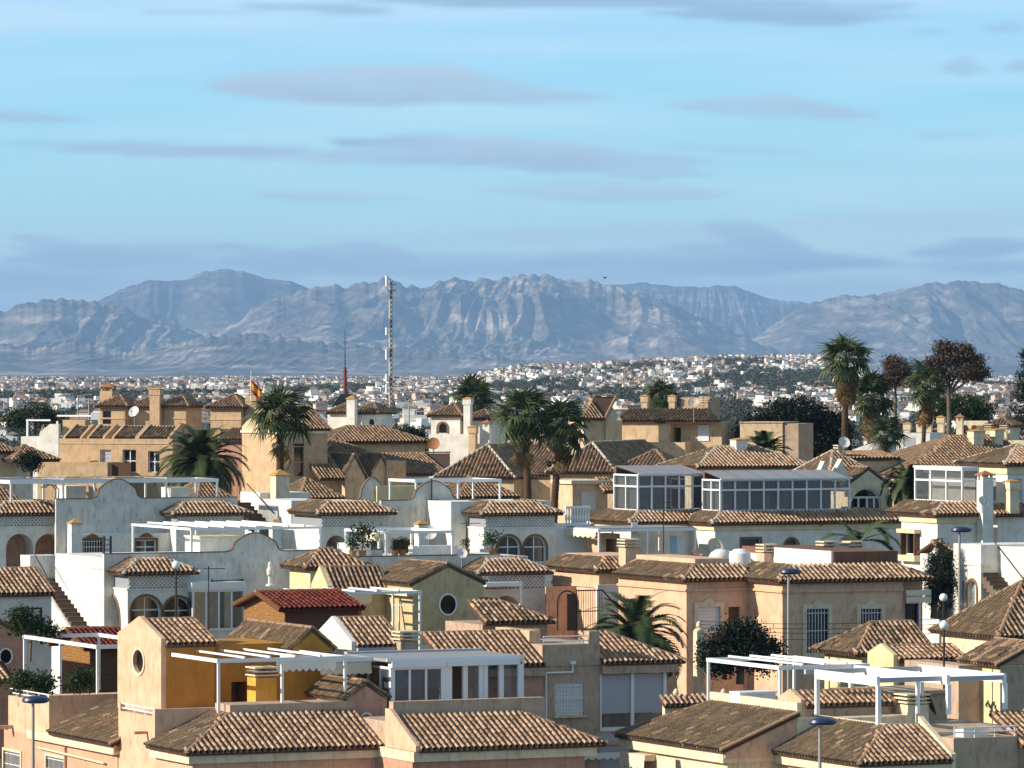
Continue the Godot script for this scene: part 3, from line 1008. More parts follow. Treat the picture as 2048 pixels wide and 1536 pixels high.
func ridge(a: Vector3, b: Vector3, single := true, parent: Node = null, white := false, r := 0.10) -> void:   # a row of half-round cap tiles from a up to b
	if cap_mesh == null:
		for q in 2:
			var st := surf()
			st.set_color(Color(0.40, 0.26, 0.17) if q == 0 else Color(0.60, 0.56, 0.50))
			for i in 7:
				var t0 := PI * i / 7.0
				var t1 := PI * (i + 1) / 7.0
				var v := [Vector3(cos(t0) * 1.1, sin(t0) * 1.1, 0.04), Vector3(cos(t1) * 1.1, sin(t1) * 1.1, 0.04), Vector3(cos(t1), sin(t1) * 0.95, -0.42), Vector3(cos(t0), sin(t0) * 0.95, -0.42)]
				for j in 4: v[j] = Vector3(v[j].x, v[j].y, v[j].z)
				for j in [0, 1, 2, 0, 2, 3]:
					st.set_normal(Vector3(v[j].x, v[j].y, 0).normalized())
					st.add_vertex(v[j])
				tri(st, v[1], v[0], Vector3(0, 0, 0.04))
			if q == 0: cap_mesh = st.commit()
			else: cap_white = st.commit()
	var len := (b - a).length()
	var n := maxi(1, int(round(len / 0.42)))
	var z := (a - b).normalized()
	var x := Vector3.UP.cross(z).normalized()
	var y := z.cross(x)
	var st := surf()
	for i in n:
		var k := 1.0 + rng.randf_range(-0.06, 0.06)
		var tr := Transform3D(Basis(x * r * k, y * r * k, z * (len / n / 0.42)).rotated(y, rng.randf_range(-0.02, 0.02)), a + (b - a) * (float(i) / n) + y * 0.03)
		if single:
			put("ridge_tile", cap_white if white else cap_mesh, mats.tile_join, parent).transform = tr
		else:
			st.append_from(cap_white if white else cap_mesh, 0, tr)
	if not single: obj("ridge", st, mats.tile_join, parent)

# a hipped roof on a rectangle; inset tells how far the ridge stands in from each end (0 = gable end)
func hip(x0: float, x1: float, y: float, z0: float, z1: float, rise: float, kind := "near", in_l := -1.0, in_r := -1.0, pale := 0.0, white := false) -> void:
	var half := (z1 - z0) * 0.5
	if in_l < 0.0: in_l = minf(half, (x1 - x0) * 0.5)
	if in_r < 0.0: in_r = minf(half, (x1 - x0) * 0.5)
	var zm := (z0 + z1) * 0.5
	var r0 := Vector3(x0 + in_l, y + rise, zm)
	var r1 := Vector3(x1 - in_r, y + rise, zm)
	var f := slope(Vector3(x0, y, z1), Vector3(x1, y, z1), r1, r0, kind, pale)
	var single := kind == "near" or kind == "red"
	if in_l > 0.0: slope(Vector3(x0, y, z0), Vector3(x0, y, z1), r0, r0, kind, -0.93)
	if in_r > 0.0: slope(Vector3(x1, y, z1), Vector3(x1, y, z0), r1, r1, "far", pale)
	slope(Vector3(x1, y, z0), Vector3(x0, y, z0), r0, r1, "far", pale)
	if r0.distance_to(r1) > 0.2: ridge(r0, r1, single, f, white)
	ridge(Vector3(x0, y, z1), r0, single, f, white)
	ridge(Vector3(x1, y, z1), r1, single, f, white)
	if in_l > 0.0: ridge(Vector3(x0, y, z0), r0, single, f, white)

# a skirt roof: front and left slopes that lean on a wall behind (ends at height rise, depth run)
func skirt(x0: float, x1: float, y: float, z1: float, depth: float, run: float, rise: float, kind := "near", right_hip := true, left := true, pale := 0.0, white := false) -> void:
	var xl := x0 + (run if left else 0.0)
	var xr := x1 - (run if right_hip else 0.0)
	var a := Vector3(x0, y, z1)
	var b := Vector3(x1, y, z1)
	var tl := Vector3(xl, y + rise, z1 - run)
	var trr := Vector3(xr, y + rise, z1 - run)
	var single := kind == "near"
	var f := slope(a, b, trr, tl, kind, pale)
	if left:
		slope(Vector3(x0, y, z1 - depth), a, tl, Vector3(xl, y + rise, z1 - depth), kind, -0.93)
		ridge(a, tl, single, f, white)
	if right_hip:
		slope(b, Vector3(x1, y, z1 - depth), Vector3(xr, y + rise, z1 - depth), trr, "far", pale)
		ridge(b, trr, single, f, white)

func gable_wall(called: String, m: Material, pts: PackedVector2Array, z0: float, z1: float, side := false, x := 0.0) -> MeshInstance3D:
	var st := surf()
	prism(st, pts, z0, z1, Transform3D(SIDE, Vector3(x, 0, 0)) if side else Transform3D())
	return obj(called, st, m)

# a small gabled house: ridge along x; the left gable faces the sun
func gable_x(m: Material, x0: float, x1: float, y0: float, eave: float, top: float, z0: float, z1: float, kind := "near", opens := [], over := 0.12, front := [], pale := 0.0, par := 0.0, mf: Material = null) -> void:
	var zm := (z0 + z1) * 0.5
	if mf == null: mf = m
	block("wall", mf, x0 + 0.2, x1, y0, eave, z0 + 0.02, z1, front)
	# the gable: a wall 0.2 m thick with its opening
	var st := surf()
	var xf := Transform3D(SIDE, Vector3(x0, 0, 0))
	face(st, z0, z1, y0, eave, opens, xf)
	boxs(st, x0, x0 + 0.2, y0, eave, z0, z1, "lt")
	prism(st, PackedVector2Array([Vector2(z0, eave), Vector2(z1, eave), Vector2(z1, eave + par), Vector2(zm, top + par), Vector2(z0, eave + par)]), -0.2, 0.0, xf)
	obj("gable", st, m)
	for w in opens: fit_window(w, xf)
	gable_wall("gable", m, PackedVector2Array([Vector2(z0 + 0.02, eave), Vector2(z1, eave), Vector2(zm, top)]), 0.0, 0.2, true, x1)
	var xa := x0 + 0.2 if par > 0.0 else x0 - over
	var dz := (z1 - z0) * 0.5
	var dy := (top - eave) / dz * over
	var f := slope(Vector3(xa, eave - dy, z1 + over), Vector3(x1 + over, eave - dy, z1 + over), Vector3(x1 + over, top + 0.01, zm), Vector3(xa, top + 0.01, zm), kind, pale)
	slope(Vector3(x1 + over, eave - dy, z0 - over), Vector3(xa, eave - dy, z0 - over), Vector3(xa, top + 0.01, zm), Vector3(x1 + over, top + 0.01, zm), "far", pale)
	ridge(Vector3(xa, top + 0.02, zm), Vector3(x1 + over, top + 0.02, zm), kind == "near", f)
	ridge(Vector3(x1 + over, eave - dy, z1 + over), Vector3(x1 + over, top, zm), kind == "near", f)
	if par <= 0.0: ridge(Vector3(xa, eave - dy, z1 + over), Vector3(xa, top, zm), kind == "near", f)

# ridge runs away from the viewer; the front gable shows
func gable_z(m: Material, x0: float, x1: float, y0: float, eave: float, top: float, z0: float, z1: float, kind := "near", opens := [], over := 0.12, side := [], pale := 0.0) -> void:
	var xm := (x0 + x1) * 0.5
	block("wall", m, x0, x1, y0, eave, z0, z1 - 0.2, [], side)
	var st := surf()
	face(st, x0, x1, y0, eave, [], Transform3D(Basis(), Vector3(0, 0, z1)))
	boxs(st, x0, x1, y0, eave, z1 - 0.2, z1, "ft")
	var tri_pts := PackedVector2Array([Vector2(x0, eave), Vector2(x1, eave), Vector2(xm, top)])
	prism(st, tri_pts, z1 - 0.2, z1)
	obj("gable", st, m)
	for o in opens:
		var w := surf()
		ring(w, o, 0.07, -0.02, 0.05, Transform3D(Basis(), Vector3(0, 0, z1)))
		var fr := obj("window", w, mats.paint)
		var p := surf()
		prism(p, outline_of(o, -0.002), 0.005, 0.02, Transform3D(Basis(), Vector3(0, 0, z1)))
		obj("pane", p, mats.glass_dark, fr)
	var dx := (x1 - x0) * 0.5
	var dy := (top - eave) / dx * over
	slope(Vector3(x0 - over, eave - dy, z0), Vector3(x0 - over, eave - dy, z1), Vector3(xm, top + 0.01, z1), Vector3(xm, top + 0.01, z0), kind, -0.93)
	var f := slope(Vector3(x1 + over, eave - dy, z1), Vector3(x1 + over, eave - dy, z0), Vector3(xm, top + 0.01, z0), Vector3(xm, top + 0.01, z1), "far", pale)
	ridge(Vector3(xm, top + 0.02, z1), Vector3(xm, top + 0.02, z0), kind == "near", f)

# a hipped roof whose ridge runs away from the viewer
func hip_z(x0: float, x1: float, y: float, z0: float, z1: float, rise: float, kind := "far", pale := 0.0, white := false) -> void:
	var xm := (x0 + x1) * 0.5
	var f := Vector3(xm, y + rise, z1 - (x1 - x0) * 0.5)
	var b := Vector3(xm, y + rise, minf(z0 + (x1 - x0) * 0.5, f.z - 0.1))
	var s := slope(Vector3(x0, y, z1), Vector3(x1, y, z1), f, f, kind, pale)
	slope(Vector3(x1, y, z1), Vector3(x1, y, z0), b, f, kind, pale)
	slope(Vector3(x0, y, z0), Vector3(x0, y, z1), f, b, kind, -0.6)
	slope(Vector3(x1, y, z0), Vector3(x0, y, z0), b, b, "far", pale)
	for p in [Vector3(x0, y, z1), Vector3(x1, y, z1)]: ridge(p, f, kind == "near", s, white)
	ridge(f, b, kind == "near", s, white)

# ---------------------------------------------------------------- things on roofs and in streets
func start_on(called: String, label: String, category: String, host: Node3D, p: Vector3, turn := 0.0, group := "") -> Node3D:
	var o := Node3D.new()
	o.name = numbered(called)
	add_child(o)
	o.transform = host.transform * Transform3D(Basis(Vector3.UP, deg_to_rad(turn)), p)
	tag(o, label, category, group)
	T = o
	tiles_left = 300
	return o

func post(m: Material, x: float, z: float, y0: float, y1: float, w := 0.1) -> void:
	box("post", m, x - w * 0.5, x + w * 0.5, y0, y1, z - w * 0.5, z + w * 0.5)

# a painted frame on posts: T's origin is the near left foot
func pergola(m: Material, w: float, dp: float, h: float, nx := 3, nz := 2, rafters := 0, cover := 0.0, beam := 0.14) -> void:
	for i in nx:
		for k in nz:
			if i > 0 and i < nx - 1 and k > 0 and k < nz - 1: continue
			post(m, w * i / (nx - 1), -dp * k / (nz - 1), 0, h)
	for k in 2: box("beam", m, -0.08, w + 0.08, h, h + beam, -dp * k - 0.05, -dp * k + 0.05)
	for i in 2: box("beam", m, w * i - 0.047, w * i + 0.047, h + 0.003, h + beam - 0.003, -dp + 0.053, -0.053)
	for i in rafters: box("rafter", m, w * (i + 1.0) / (rafters + 1.0) - 0.04, w * (i + 1.0) / (rafters + 1.0) + 0.04, h + beam + 0.003, h + beam + 0.08, -dp - 0.1, 0.1)
	if cover > 0.0: box("cover", mats.canvas_white, -0.05, w * cover, h + beam + 0.084, h + beam + 0.12, -dp, 0.05)

func railing(m: Material, a: Vector3, b: Vector3, h: float, bars := 2, posts := 3) -> void:
	for k in bars: tube("rail", m, [a + Vector3.UP * h * (k + 1.0) / bars, b + Vector3.UP * h * (k + 1.0) / bars], 0.025, 6)
	for i in posts: tube("post", m, [a.lerp(b, float(i) / (posts - 1)), a.lerp(b, float(i) / (posts - 1)) + Vector3.UP * h], 0.02, 6)

# a chimney as a part of T: shaft, pots and a cap; style: pyramid, slots, tiles, arch
func chimney(m: Material, x: float, z: float, y0: float, y1: float, w: float, style := "slots", dp := -1.0) -> void:
	if dp < 0.0: dp = w
	var c := Node3D.new()
	c.name = "chimney"
	T.add_child(c, true)
	c.position = Vector3(x, y0, z)
	var h := y1 - y0
	var a := w * 0.5
	var b := dp * 0.5
	match style:
		"pyramid":
			box("shaft", m, -a, a, 0, h - w * 0.45, -b, b, c)
			for s in [-1, 1]:
				var st := surf()
				prism(st, outline_of([s * a * 0.45 - 0.05, s * a * 0.45 + 0.05, h - w * 0.75, h - w * 0.75 + 0.1, "o"]), b - 0.01, b + 0.006)
				obj("vent_grille", st, m, c)
			var st := surf()
			lathe4(st, a + 0.07, b + 0.07, h - w * 0.45, h)
			obj("cap", st, mats.ochre_tile, c)
		"tiles":
			box("shaft", m, -a, a, 0, h - 0.42, -b, b, c)
			for s in [[-1, -1], [1, -1], [-1, 1], [1, 1]]: box("cap_post", m, s[0] * a * 0.75 - 0.06, s[0] * a * 0.75 + 0.06, h - 0.42, h - 0.16, s[1] * b * 0.75 - 0.06, s[1] * b * 0.75 + 0.06, c)
			box("flue", m, -a * 0.4, a * 0.4, h - 0.42, h - 0.17, -b * 0.4, b * 0.4, c)
			var st := surf()
			lathe4(st, a + 0.1, b + 0.1, h - 0.16, h + 0.10)
			obj("cap", st, mats.rust, c)
		"arch":
			box("shaft", m, -a, a, 0, h - 0.5, -b, b, c)
			var st := surf()
			boxs(st, -a - 0.05, a + 0.05, h - 0.5, h - 0.1, -b - 0.05, b + 0.05)
			for s in [-0.45, 0.45]: prism(st, outline_of([s * a - 0.08, s * a + 0.08, h - 0.45, h - 0.2, "a"]), b + 0.04, b + 0.056)
			obj("hood", st, m, c)
			for s in [-0.45, 0.45]:
				var q := surf()
				prism(q, outline_of([s * a - 0.07, s * a + 0.07, h - 0.45, h - 0.2, "a"]), b + 0.05, b + 0.062)
				obj("vent_grille", q, m, c)
			var r := surf()
			lathe4(r, a + 0.09, b + 0.09, h - 0.1, h + 0.05)
			obj("cap", r, mats.ochre_tile, c)
		_:
			box("shaft", m, -a, a, 0, h - 0.42, -b, b, c)
			for k in 3:
				var y := h - 0.42 + 0.15 * k
				box("cap_plate", mats.cream, -a - 0.06, a + 0.06, y + 0.06, y + 0.12, -b - 0.06, b + 0.06, c)
				box("cap_core", m, -a * 0.55, a * 0.55, y, y + 0.06, -b * 0.55, b * 0.55, c)

func lathe4(st: SurfaceTool, a: float, b: float, y0: float, y1: float) -> void:       # a pyramid cap with a small foot
	boxs(st, -a, a, y0, y0 + 0.04, -b, b)
	var t := Vector3(0, y1, 0)
	var q := [Vector3(-a, y0 + 0.04, b), Vector3(a, y0 + 0.04, b), Vector3(a, y0 + 0.04, -b), Vector3(-a, y0 + 0.04, -b)]
	for i in 4: tri(st, t, q[(i + 1) % 4], q[i])

func dish(label: String, px: float, py: float, d: float, r: float, turn: float, foot: float, m: Material, tilt := 30.0) -> void:
	var c := P(px, py, d)
	start_at("satellite_dish", label, "satellite dish", c - Vector3(0, foot, 0), turn)
	var st := surf()
	var prof := []
	for i in 9: prof.append([r * (8 - i) / 8.0, 0.28 * r * pow((8 - i) / 8.0, 2.0)])
	var t := Basis(Vector3.RIGHT, deg_to_rad(90.0 - tilt))
	lathe(st, Vector3(0, foot, 0) - t * Vector3(0, 0.1 * r, 0), prof, 20, 0.93, t)
	var back := []
	for i in 9: back.append([prof[8 - i][0], prof[8 - i][1] - 0.02])
	lathe(st, Vector3(0, foot, 0) - t * Vector3(0, 0.1 * r, 0), back, 20, 0.93, t)
	obj("reflector", st, m)
	var feed: Vector3 = Vector3(0, foot, 0) + t * Vector3(0, r * 0.95, r * 0.25)
	tube("feed_arm", mats.steel, [Vector3(0, foot, 0) + t * Vector3(0, 0.2 * r, r * 0.95), feed], 0.015, 5)
	tube("feed_horn", mats.steel, [feed, feed + t * Vector3(0, -0.14, 0)], 0.04, 7)
	tube("mast", mats.steel, [Vector3(0, 0, -0.08), Vector3(0, foot, -0.08)], 0.03, 7)

func yagi(label: String, px: float, py: float, d: float, h: float, turn: float, m: Material, booms := 1) -> void:
	start_at("television_antenna", label, "antenna", P(px, py, d) - Vector3(0, h, 0), turn)
	tube("mast", m, [Vector3.ZERO, Vector3(0, h, 0)], 0.028, 6)
	for b in booms:
		var y := h - 0.12 - 0.5 * b
		tube("boom", m, [Vector3(-0.25, y, 0), Vector3(0.75, y, 0)], 0.018, 5)
		for i in 7: tube("element", m, [Vector3(-0.2 + 0.15 * i, y, -0.28 + 0.015 * i), Vector3(-0.2 + 0.15 * i, y, 0.28 - 0.015 * i)], 0.011, 5)

func street_lamp(label: String, px: float, py: float, d: float, h: float, turn: float) -> void:
	start_at("street_lamp", label, "street lamp", P(px, py, d) - Vector3(0, h, 0), turn)
	tube("pole", mats.pole, [Vector3.ZERO, Vector3(0, h * 0.35, 0), Vector3(0, h - 0.02, 0)], 0.085, 9, null, 0.055)
	var st := surf()
	lathe(st, Vector3(0.10, h - 0.05, 0), [[0.0, 0.0], [0.30, 0.01], [0.36, 0.08], [0.33, 0.17], [0.18, 0.24], [0.0, 0.26]], 16, 1.45)
	obj("lamp_head", st, mats.lamp_blue)
	var g := surf()
	lathe(g, Vector3(0.14, h - 0.07, 0), [[0.0, 0.0], [0.22, 0.0], [0.24, 0.025]], 14, 1.4)
	obj("lamp_glass", g, mats.globe)

func globe_lamp(label: String, px: float, py: float, d: float, h: float) -> void:
	start_at("globe_lamp", label, "street lamp", P(px, py, d) - Vector3(0, h, 0), 0)
	tube("pole", mats.iron, [Vector3.ZERO, Vector3(0, h - 0.15, 0)], 0.045, 8)
	var st := surf()
	var prof := []
	for i in 11: prof.append([0.19 * sin(PI * i / 10.0), -0.19 * cos(PI * i / 10.0)])
	lathe(st, Vector3(0, h, 0), prof, 18)
	obj("globe", st, mats.globe)

func ball(st: SurfaceTool, c: Vector3, r: Vector3, n := 10) -> void:
	for j in n / 2:
		for i in n:
			var q := []
			for s in [[i, j], [i + 1, j], [i + 1, j + 1], [i, j + 1]]:
				var a: float = TAU * s[0] / n
				var b: float = PI * s[1] / (n / 2.0)
				q.append(Vector3(sin(b) * cos(a), cos(b), sin(b) * sin(a)))
			for k in [0, 2, 1, 0, 3, 2]:
				st.set_normal((q[k] / r).normalized())
				st.add_vertex(c + q[k] * r)

# a folded awning or its loose front edge: a scalloped strip of cloth
func valance(called: String, m: Material, a: Vector3, b: Vector3, drop: float, n: int) -> void:
	var st := surf()
	var dir := (b - a) / n
	var out := Vector3(-dir.z, 0, dir.x).normalized() * 0.02
	for i in n:
		for k in 6:
			var t0 := k / 6.0
			var t1 := (k + 1) / 6.0
			var p0 := a + dir * (i + t0)
			var p1 := a + dir * (i + t1)
			quad(st, p0, p1, p1 - Vector3.UP * drop * (0.7 + 0.3 * sin(PI * t1)) + out, p0 - Vector3.UP * drop * (0.7 + 0.3 * sin(PI * t0)) + out)
	m.cull_mode = BaseMaterial3D.CULL_DISABLED
	obj(called, st, m)

# a glazed wall of tall panes along x: frame members and each pane its own part; two rows of panes, the upper share given
func glazing(w: float, h: float, z: float, n: int, upper: float, x0 := 0.0, side := false, y0 := 0.0, curtain := 0, m: Material = null) -> void:
	if m == null: m = mats.alu
	var xf := Transform3D(SIDE, Vector3(z, y0, 0)) if side else Transform3D(Basis(), Vector3(0, y0, z))
	for i in n + 1:
		var st := surf()
		var x := x0 + w * i / n
		boxes_xf(st, x - 0.045, x + 0.045, 0.003, h - 0.003, -0.05, 0.05, xf)
		obj("mullion", st, m)
	for y in ([0.05, h - 0.05] if upper <= 0.0 else [0.05, h * (1.0 - upper), h - 0.05]):
		var st := surf()
		boxes_xf(st, x0 - 0.047, x0 + w + 0.047, y - 0.05, y + 0.05, -0.053, 0.053, xf)
		obj("transom", st, m)
	for i in n:
		var st := surf()
		boxes_xf(st, x0 + w * i / n + 0.045, x0 + w * (i + 1) / n - 0.045, 0.1, h - 0.1, -0.012, 0.0, xf)
		obj("pane", st, mats.pane)
		if curtain and (i * 7 + curtain) % 3 != 0:
			var c := surf()
			var nf := 9
			var u0 := x0 + w * i / n + 0.06
			var uw := w / n * (0.86 if (i + curtain) % 4 else 0.5)
			for f in nf:
				var a := u0 + uw * f / nf
				var b := u0 + uw * (f + 1) / nf
				var za := -0.16 - 0.05 * (f % 2)
				var zb := -0.16 - 0.05 * ((f + 1) % 2)
				quad(c, xf * Vector3(a, h - 0.12, za), xf * Vector3(b, h - 0.12, zb), xf * Vector3(b, 0.12, zb), xf * Vector3(a, 0.12, za))
			obj("curtain", c, mats.curtain)

# ---------------------------------------------------------------- plants
func fan_leaf(seed_: int, dead: bool) -> ArrayMesh:            # stalk and a pleated fan with split, drooping tips; grows along +x
	rng.seed = seed_
	var st := surf()
	var k := 0.7 if dead else 1.0
	st.set_color(Color(1, 1, 1) * rng.randf_range(0.75, 1.1))
	bar(st, Vector3.ZERO, Vector3(0.75, 0.08, 0), 0.022, 4, 0.014)
	var n := 17
	for i in n:
		var a := deg_to_rad(lerpf(-105, 105, (i + 0.5) / n)) * k
		var len := (0.95 + 0.25 * cos(a)) * rng.randf_range(0.8, 1.12)
		var dir := Vector3(cos(a), 0, sin(a))
		var sidev := Vector3(-sin(a), 0, cos(a))
		var wid := 0.058
		var root := Vector3(0.72, 0.08, 0)
		var mid := root + dir * len * 0.55 + Vector3(0, 0.03, 0)
		var tip := root + dir * len + Vector3(0, -0.16 - (0.45 if dead else rng.randf_range(0.0, 0.42)), 0)
		st.set_color(Color(1, 1, 1) * rng.randf_range(0.7, 1.2))
		tri(st, root, mid - sidev * wid, mid + sidev * wid + Vector3(0, 0.05, 0))
		tri(st, mid - sidev * wid, tip, mid + sidev * wid + Vector3(0, 0.05, 0))
	return st.commit()

func date_leaf(seed_: int, len: float, bend: float) -> ArrayMesh:      # a feather leaf: a bowed rib and two rows of leaflets
	rng.seed = seed_
	var st := surf()
	var n := 34
	var prev := Vector3.ZERO
	var ang := 0.0
	var pts := [prev]
	for i in n:
		ang -= bend / n * (0.4 + 1.2 * i / n)
		prev += Vector3(cos(ang), sin(ang), 0) * len / n
		pts.append(prev)
	st.set_color(Color(0.9, 0.9, 0.6))
	for i in range(0, n, 2): bar(st, pts[i], pts[mini(i + 2, n)], 0.03 * (1.0 - 0.8 * i / n), 4, 0.03 * (1.0 - 0.8 * (i + 2) / n))
	for i in range(3, n):
		var t := float(i) / n
		var l := len * 0.17 * sin(PI * (0.12 + 0.85 * t)) + 0.08
		for s in [-1, 1]:
			var dir: Vector3 = (pts[i] - pts[i - 1] as Vector3).normalized()
			var out: Vector3 = (dir * 0.75 + Vector3(0, 0.28 - 0.2 * rng.randf(), s * 0.95)).normalized()
			var tip: Vector3 = pts[i] + out * l * rng.randf_range(0.85, 1.1) + Vector3(0, -l * 0.30, 0)
			st.set_color(Color(1, 1, 1) * rng.randf_range(0.7, 1.25))
			tri(st, pts[i] - dir * 0.055, tip, pts[i] + dir * 0.055)
			tri(st, pts[i], tip, pts[i] + dir * 0.03 + Vector3(0, -0.03, 0))
	return st.commit()

func palm_trunk(h: float, r: float, lean: Vector3, m: Material) -> void:
	var st := surf()
	var n := int(h / 0.22)
	rng.seed = int(h * 100)
	for i in n:
		var t0 := float(i) / n
		var t1 := float(i + 1) / n
		var bow := func(t: float): return Vector3(lean.x * t * t, h * t, lean.z * t * t)
		bar(st, bow.call(t0), bow.call(t1), r * (1.25 - 0.35 * t0) * rng.randf_range(0.96, 1.05), 10, r * (1.18 - 0.35 * t1) * rng.randf_range(0.9, 0.98))
	obj("trunk", st, m)

func fan_palm(label: String, px: float, py: float, d: float, h: float, size: float, live: int, skirt_n: int, lean := Vector3.ZERO, r := 0.24, seed_ := 1, droop := 0.0) -> void:     # py: foot of the crown
	var top := P(px, py, d)
	start_at("fan_palm", label, "palm tree", top - Vector3(lean.x, h, lean.z), 0)
	palm_trunk(h, r, lean, mats.bark)
	for k in 6:
		if not leaf_cache.has("fan%d" % k): leaf_cache["fan%d" % k] = fan_leaf(60 + k, k >= 4)
	rng.seed = seed_ * 31
	var c := Vector3(lean.x, h, lean.z)
	for i in live:
		var el := deg_to_rad(lerpf(80.0, -38.0 - droop, pow((i + 0.5) / live, 0.9)) + rng.randf_range(-8, 8))
		var az := i * 2.39996 + rng.randf_range(-0.3, 0.3)
		var o := put("frond", leaf_cache["fan%d" % (i % 4)], mats.leaf_palm)
		o.transform = Transform3D(Basis(Vector3.UP, az) * Basis(Vector3(0, 0, 1), el) * Basis(Vector3.RIGHT, rng.randf_range(-0.4, 0.4)).scaled(Vector3.ONE * size * rng.randf_range(0.85, 1.1)), c + Vector3(0, rng.randf_range(-0.15, 0.25), 0))
	for i in skirt_n:
		var az := i * 2.39996
		var o := put("dead_frond", leaf_cache["fan%d" % (4 + i % 2)], mats.leaf_dry)
		var drop := rng.randf() * size * 1.5
		o.transform = Transform3D(Basis(Vector3.UP, az) * Basis(Vector3(0, 0, 1), deg_to_rad(rng.randf_range(-84, -64))).scaled(Vector3.ONE * size * rng.randf_range(0.6, 0.85)), c - Vector3(0, drop, 0))

func date_palm(label: String, px: float, py: float, d: float, h: float, len: float, n: int, seed_ := 1, up := 82.0, low := -25.0, bend := 1.5, r := 0.3) -> void:
	var top := P(px, py, d)
	start_at("date_palm", label, "palm tree", top - Vector3(0, h, 0), 0)
	palm_trunk(h, r, Vector3.ZERO, mats.bark)
	var key := "date%d_%d" % [int(len * 10), int(bend * 10)]
	for k in 4:
		if not leaf_cache.has(key + str(k)): leaf_cache[key + str(k)] = date_leaf(90 + k, len * (0.9 + 0.08 * k), bend * (0.85 + 0.12 * k))
	rng.seed = seed_ * 57
	for i in n:
		var el := deg_to_rad(lerpf(up, low, pow((i + 0.5) / n, 0.8)) + rng.randf_range(-6, 6))
		var az := i * 2.39996 + rng.randf_range(-0.25, 0.25)
		var o := put("frond", leaf_cache[key + str(i % 4)], mats.leaf_date)
		o.transform = Transform3D(Basis(Vector3.UP, az) * Basis(Vector3(0, 0, 1), el) * Basis(Vector3.RIGHT, rng.randf_range(-0.3, 0.3)), Vector3(0, h, 0))

# a broadleaf or needle crown: leaf faces gathered round many twigs inside a set of lobes [x, y, z, rx, ry, rz]
func crown(called: String, m: Material, lobes: Array, leaves: int, size: float, seed_: int, parent: Node = null) -> void:
	rng.seed = seed_
	var st := surf()
	var per := 26
	for i in leaves / per:
		var l: Array = lobes[rng.randi() % lobes.size()]
		var v := Vector3(rng.randfn(), rng.randfn(), rng.randfn()).normalized() * pow(rng.randf(), 0.33)
		var c := Vector3(l[0] + v.x * l[3], l[1] + v.y * l[4], l[2] + v.z * l[5])
		var shade := rng.randf_range(0.65, 1.3)
		for k in per:
			var q := c + Vector3(rng.randfn(), rng.randfn() * 0.7, rng.randfn()) * size * 2.2
			var a := Vector3(rng.randfn(), rng.randfn(), rng.randfn()).normalized()
			var b := a.cross(Vector3(rng.randfn(), rng.randfn(), rng.randfn())).normalized()
			var s := size * rng.randf_range(0.5, 1.1)
			st.set_color(Color(1, 1, 1) * shade * rng.randf_range(0.75, 1.25))
			tri(st, q - a * s, q + b * s * 0.45, q + a * s)
			tri(st, q - a * s, q + a * s, q - b * s * 0.45)
	obj(called, st, m, parent)

func tree(called: String, label: String, px: float, py: float, d: float, h: float, lobes: Array, leaves: int, size: float, m: Material, seed_: int, trunk_r := 0.18, trunk_m: Material = null) -> void:    # py: foot of the trunk
	start_at(called, label, "shrub" if "bush" in called else "tree", P(px, py, d), 0)
	if trunk_m == null: trunk_m = mats.bark_grey
	tube("trunk", trunk_m, [Vector3(0, -0.5, 0), Vector3(0.05, h * 0.5, 0), Vector3(0, h, 0)], trunk_r, 8, null, trunk_r * 0.6)
	var st := surf()
	for l in lobes: bar(st, Vector3(0.02, h * 0.8, 0), Vector3(l[0], l[1], l[2]), trunk_r * 0.5, 6, trunk_r * 0.12)
	obj("limbs", st, trunk_m)
	crown("crown", m, lobes, leaves, size, seed_)

func potted(label: String, host: Node3D, p: Vector3, h: float, m: Material, seed_: int) -> void:
	start_on("potted_plant", label, "plant", host, p)
	var st := surf()
	lathe(st, Vector3.ZERO, [[0.13, 0.0], [0.2, 0.34], [0.22, 0.36], [0.19, 0.36], [0.0, 0.33]], 12)
	obj("pot", st, mats.rust)
	tube("stem", mats.bark, [Vector3(0, 0.3, 0), Vector3(0, 0.36 + h * 0.5, 0)], 0.02, 5)
	crown("foliage", m, [[0, 0.36 + h * 0.55, 0, h * 0.35, h * 0.45, h * 0.35]], 420, h * 0.09, seed_)

# ---------------------------------------------------------------- the front row
const TURN := 25.0

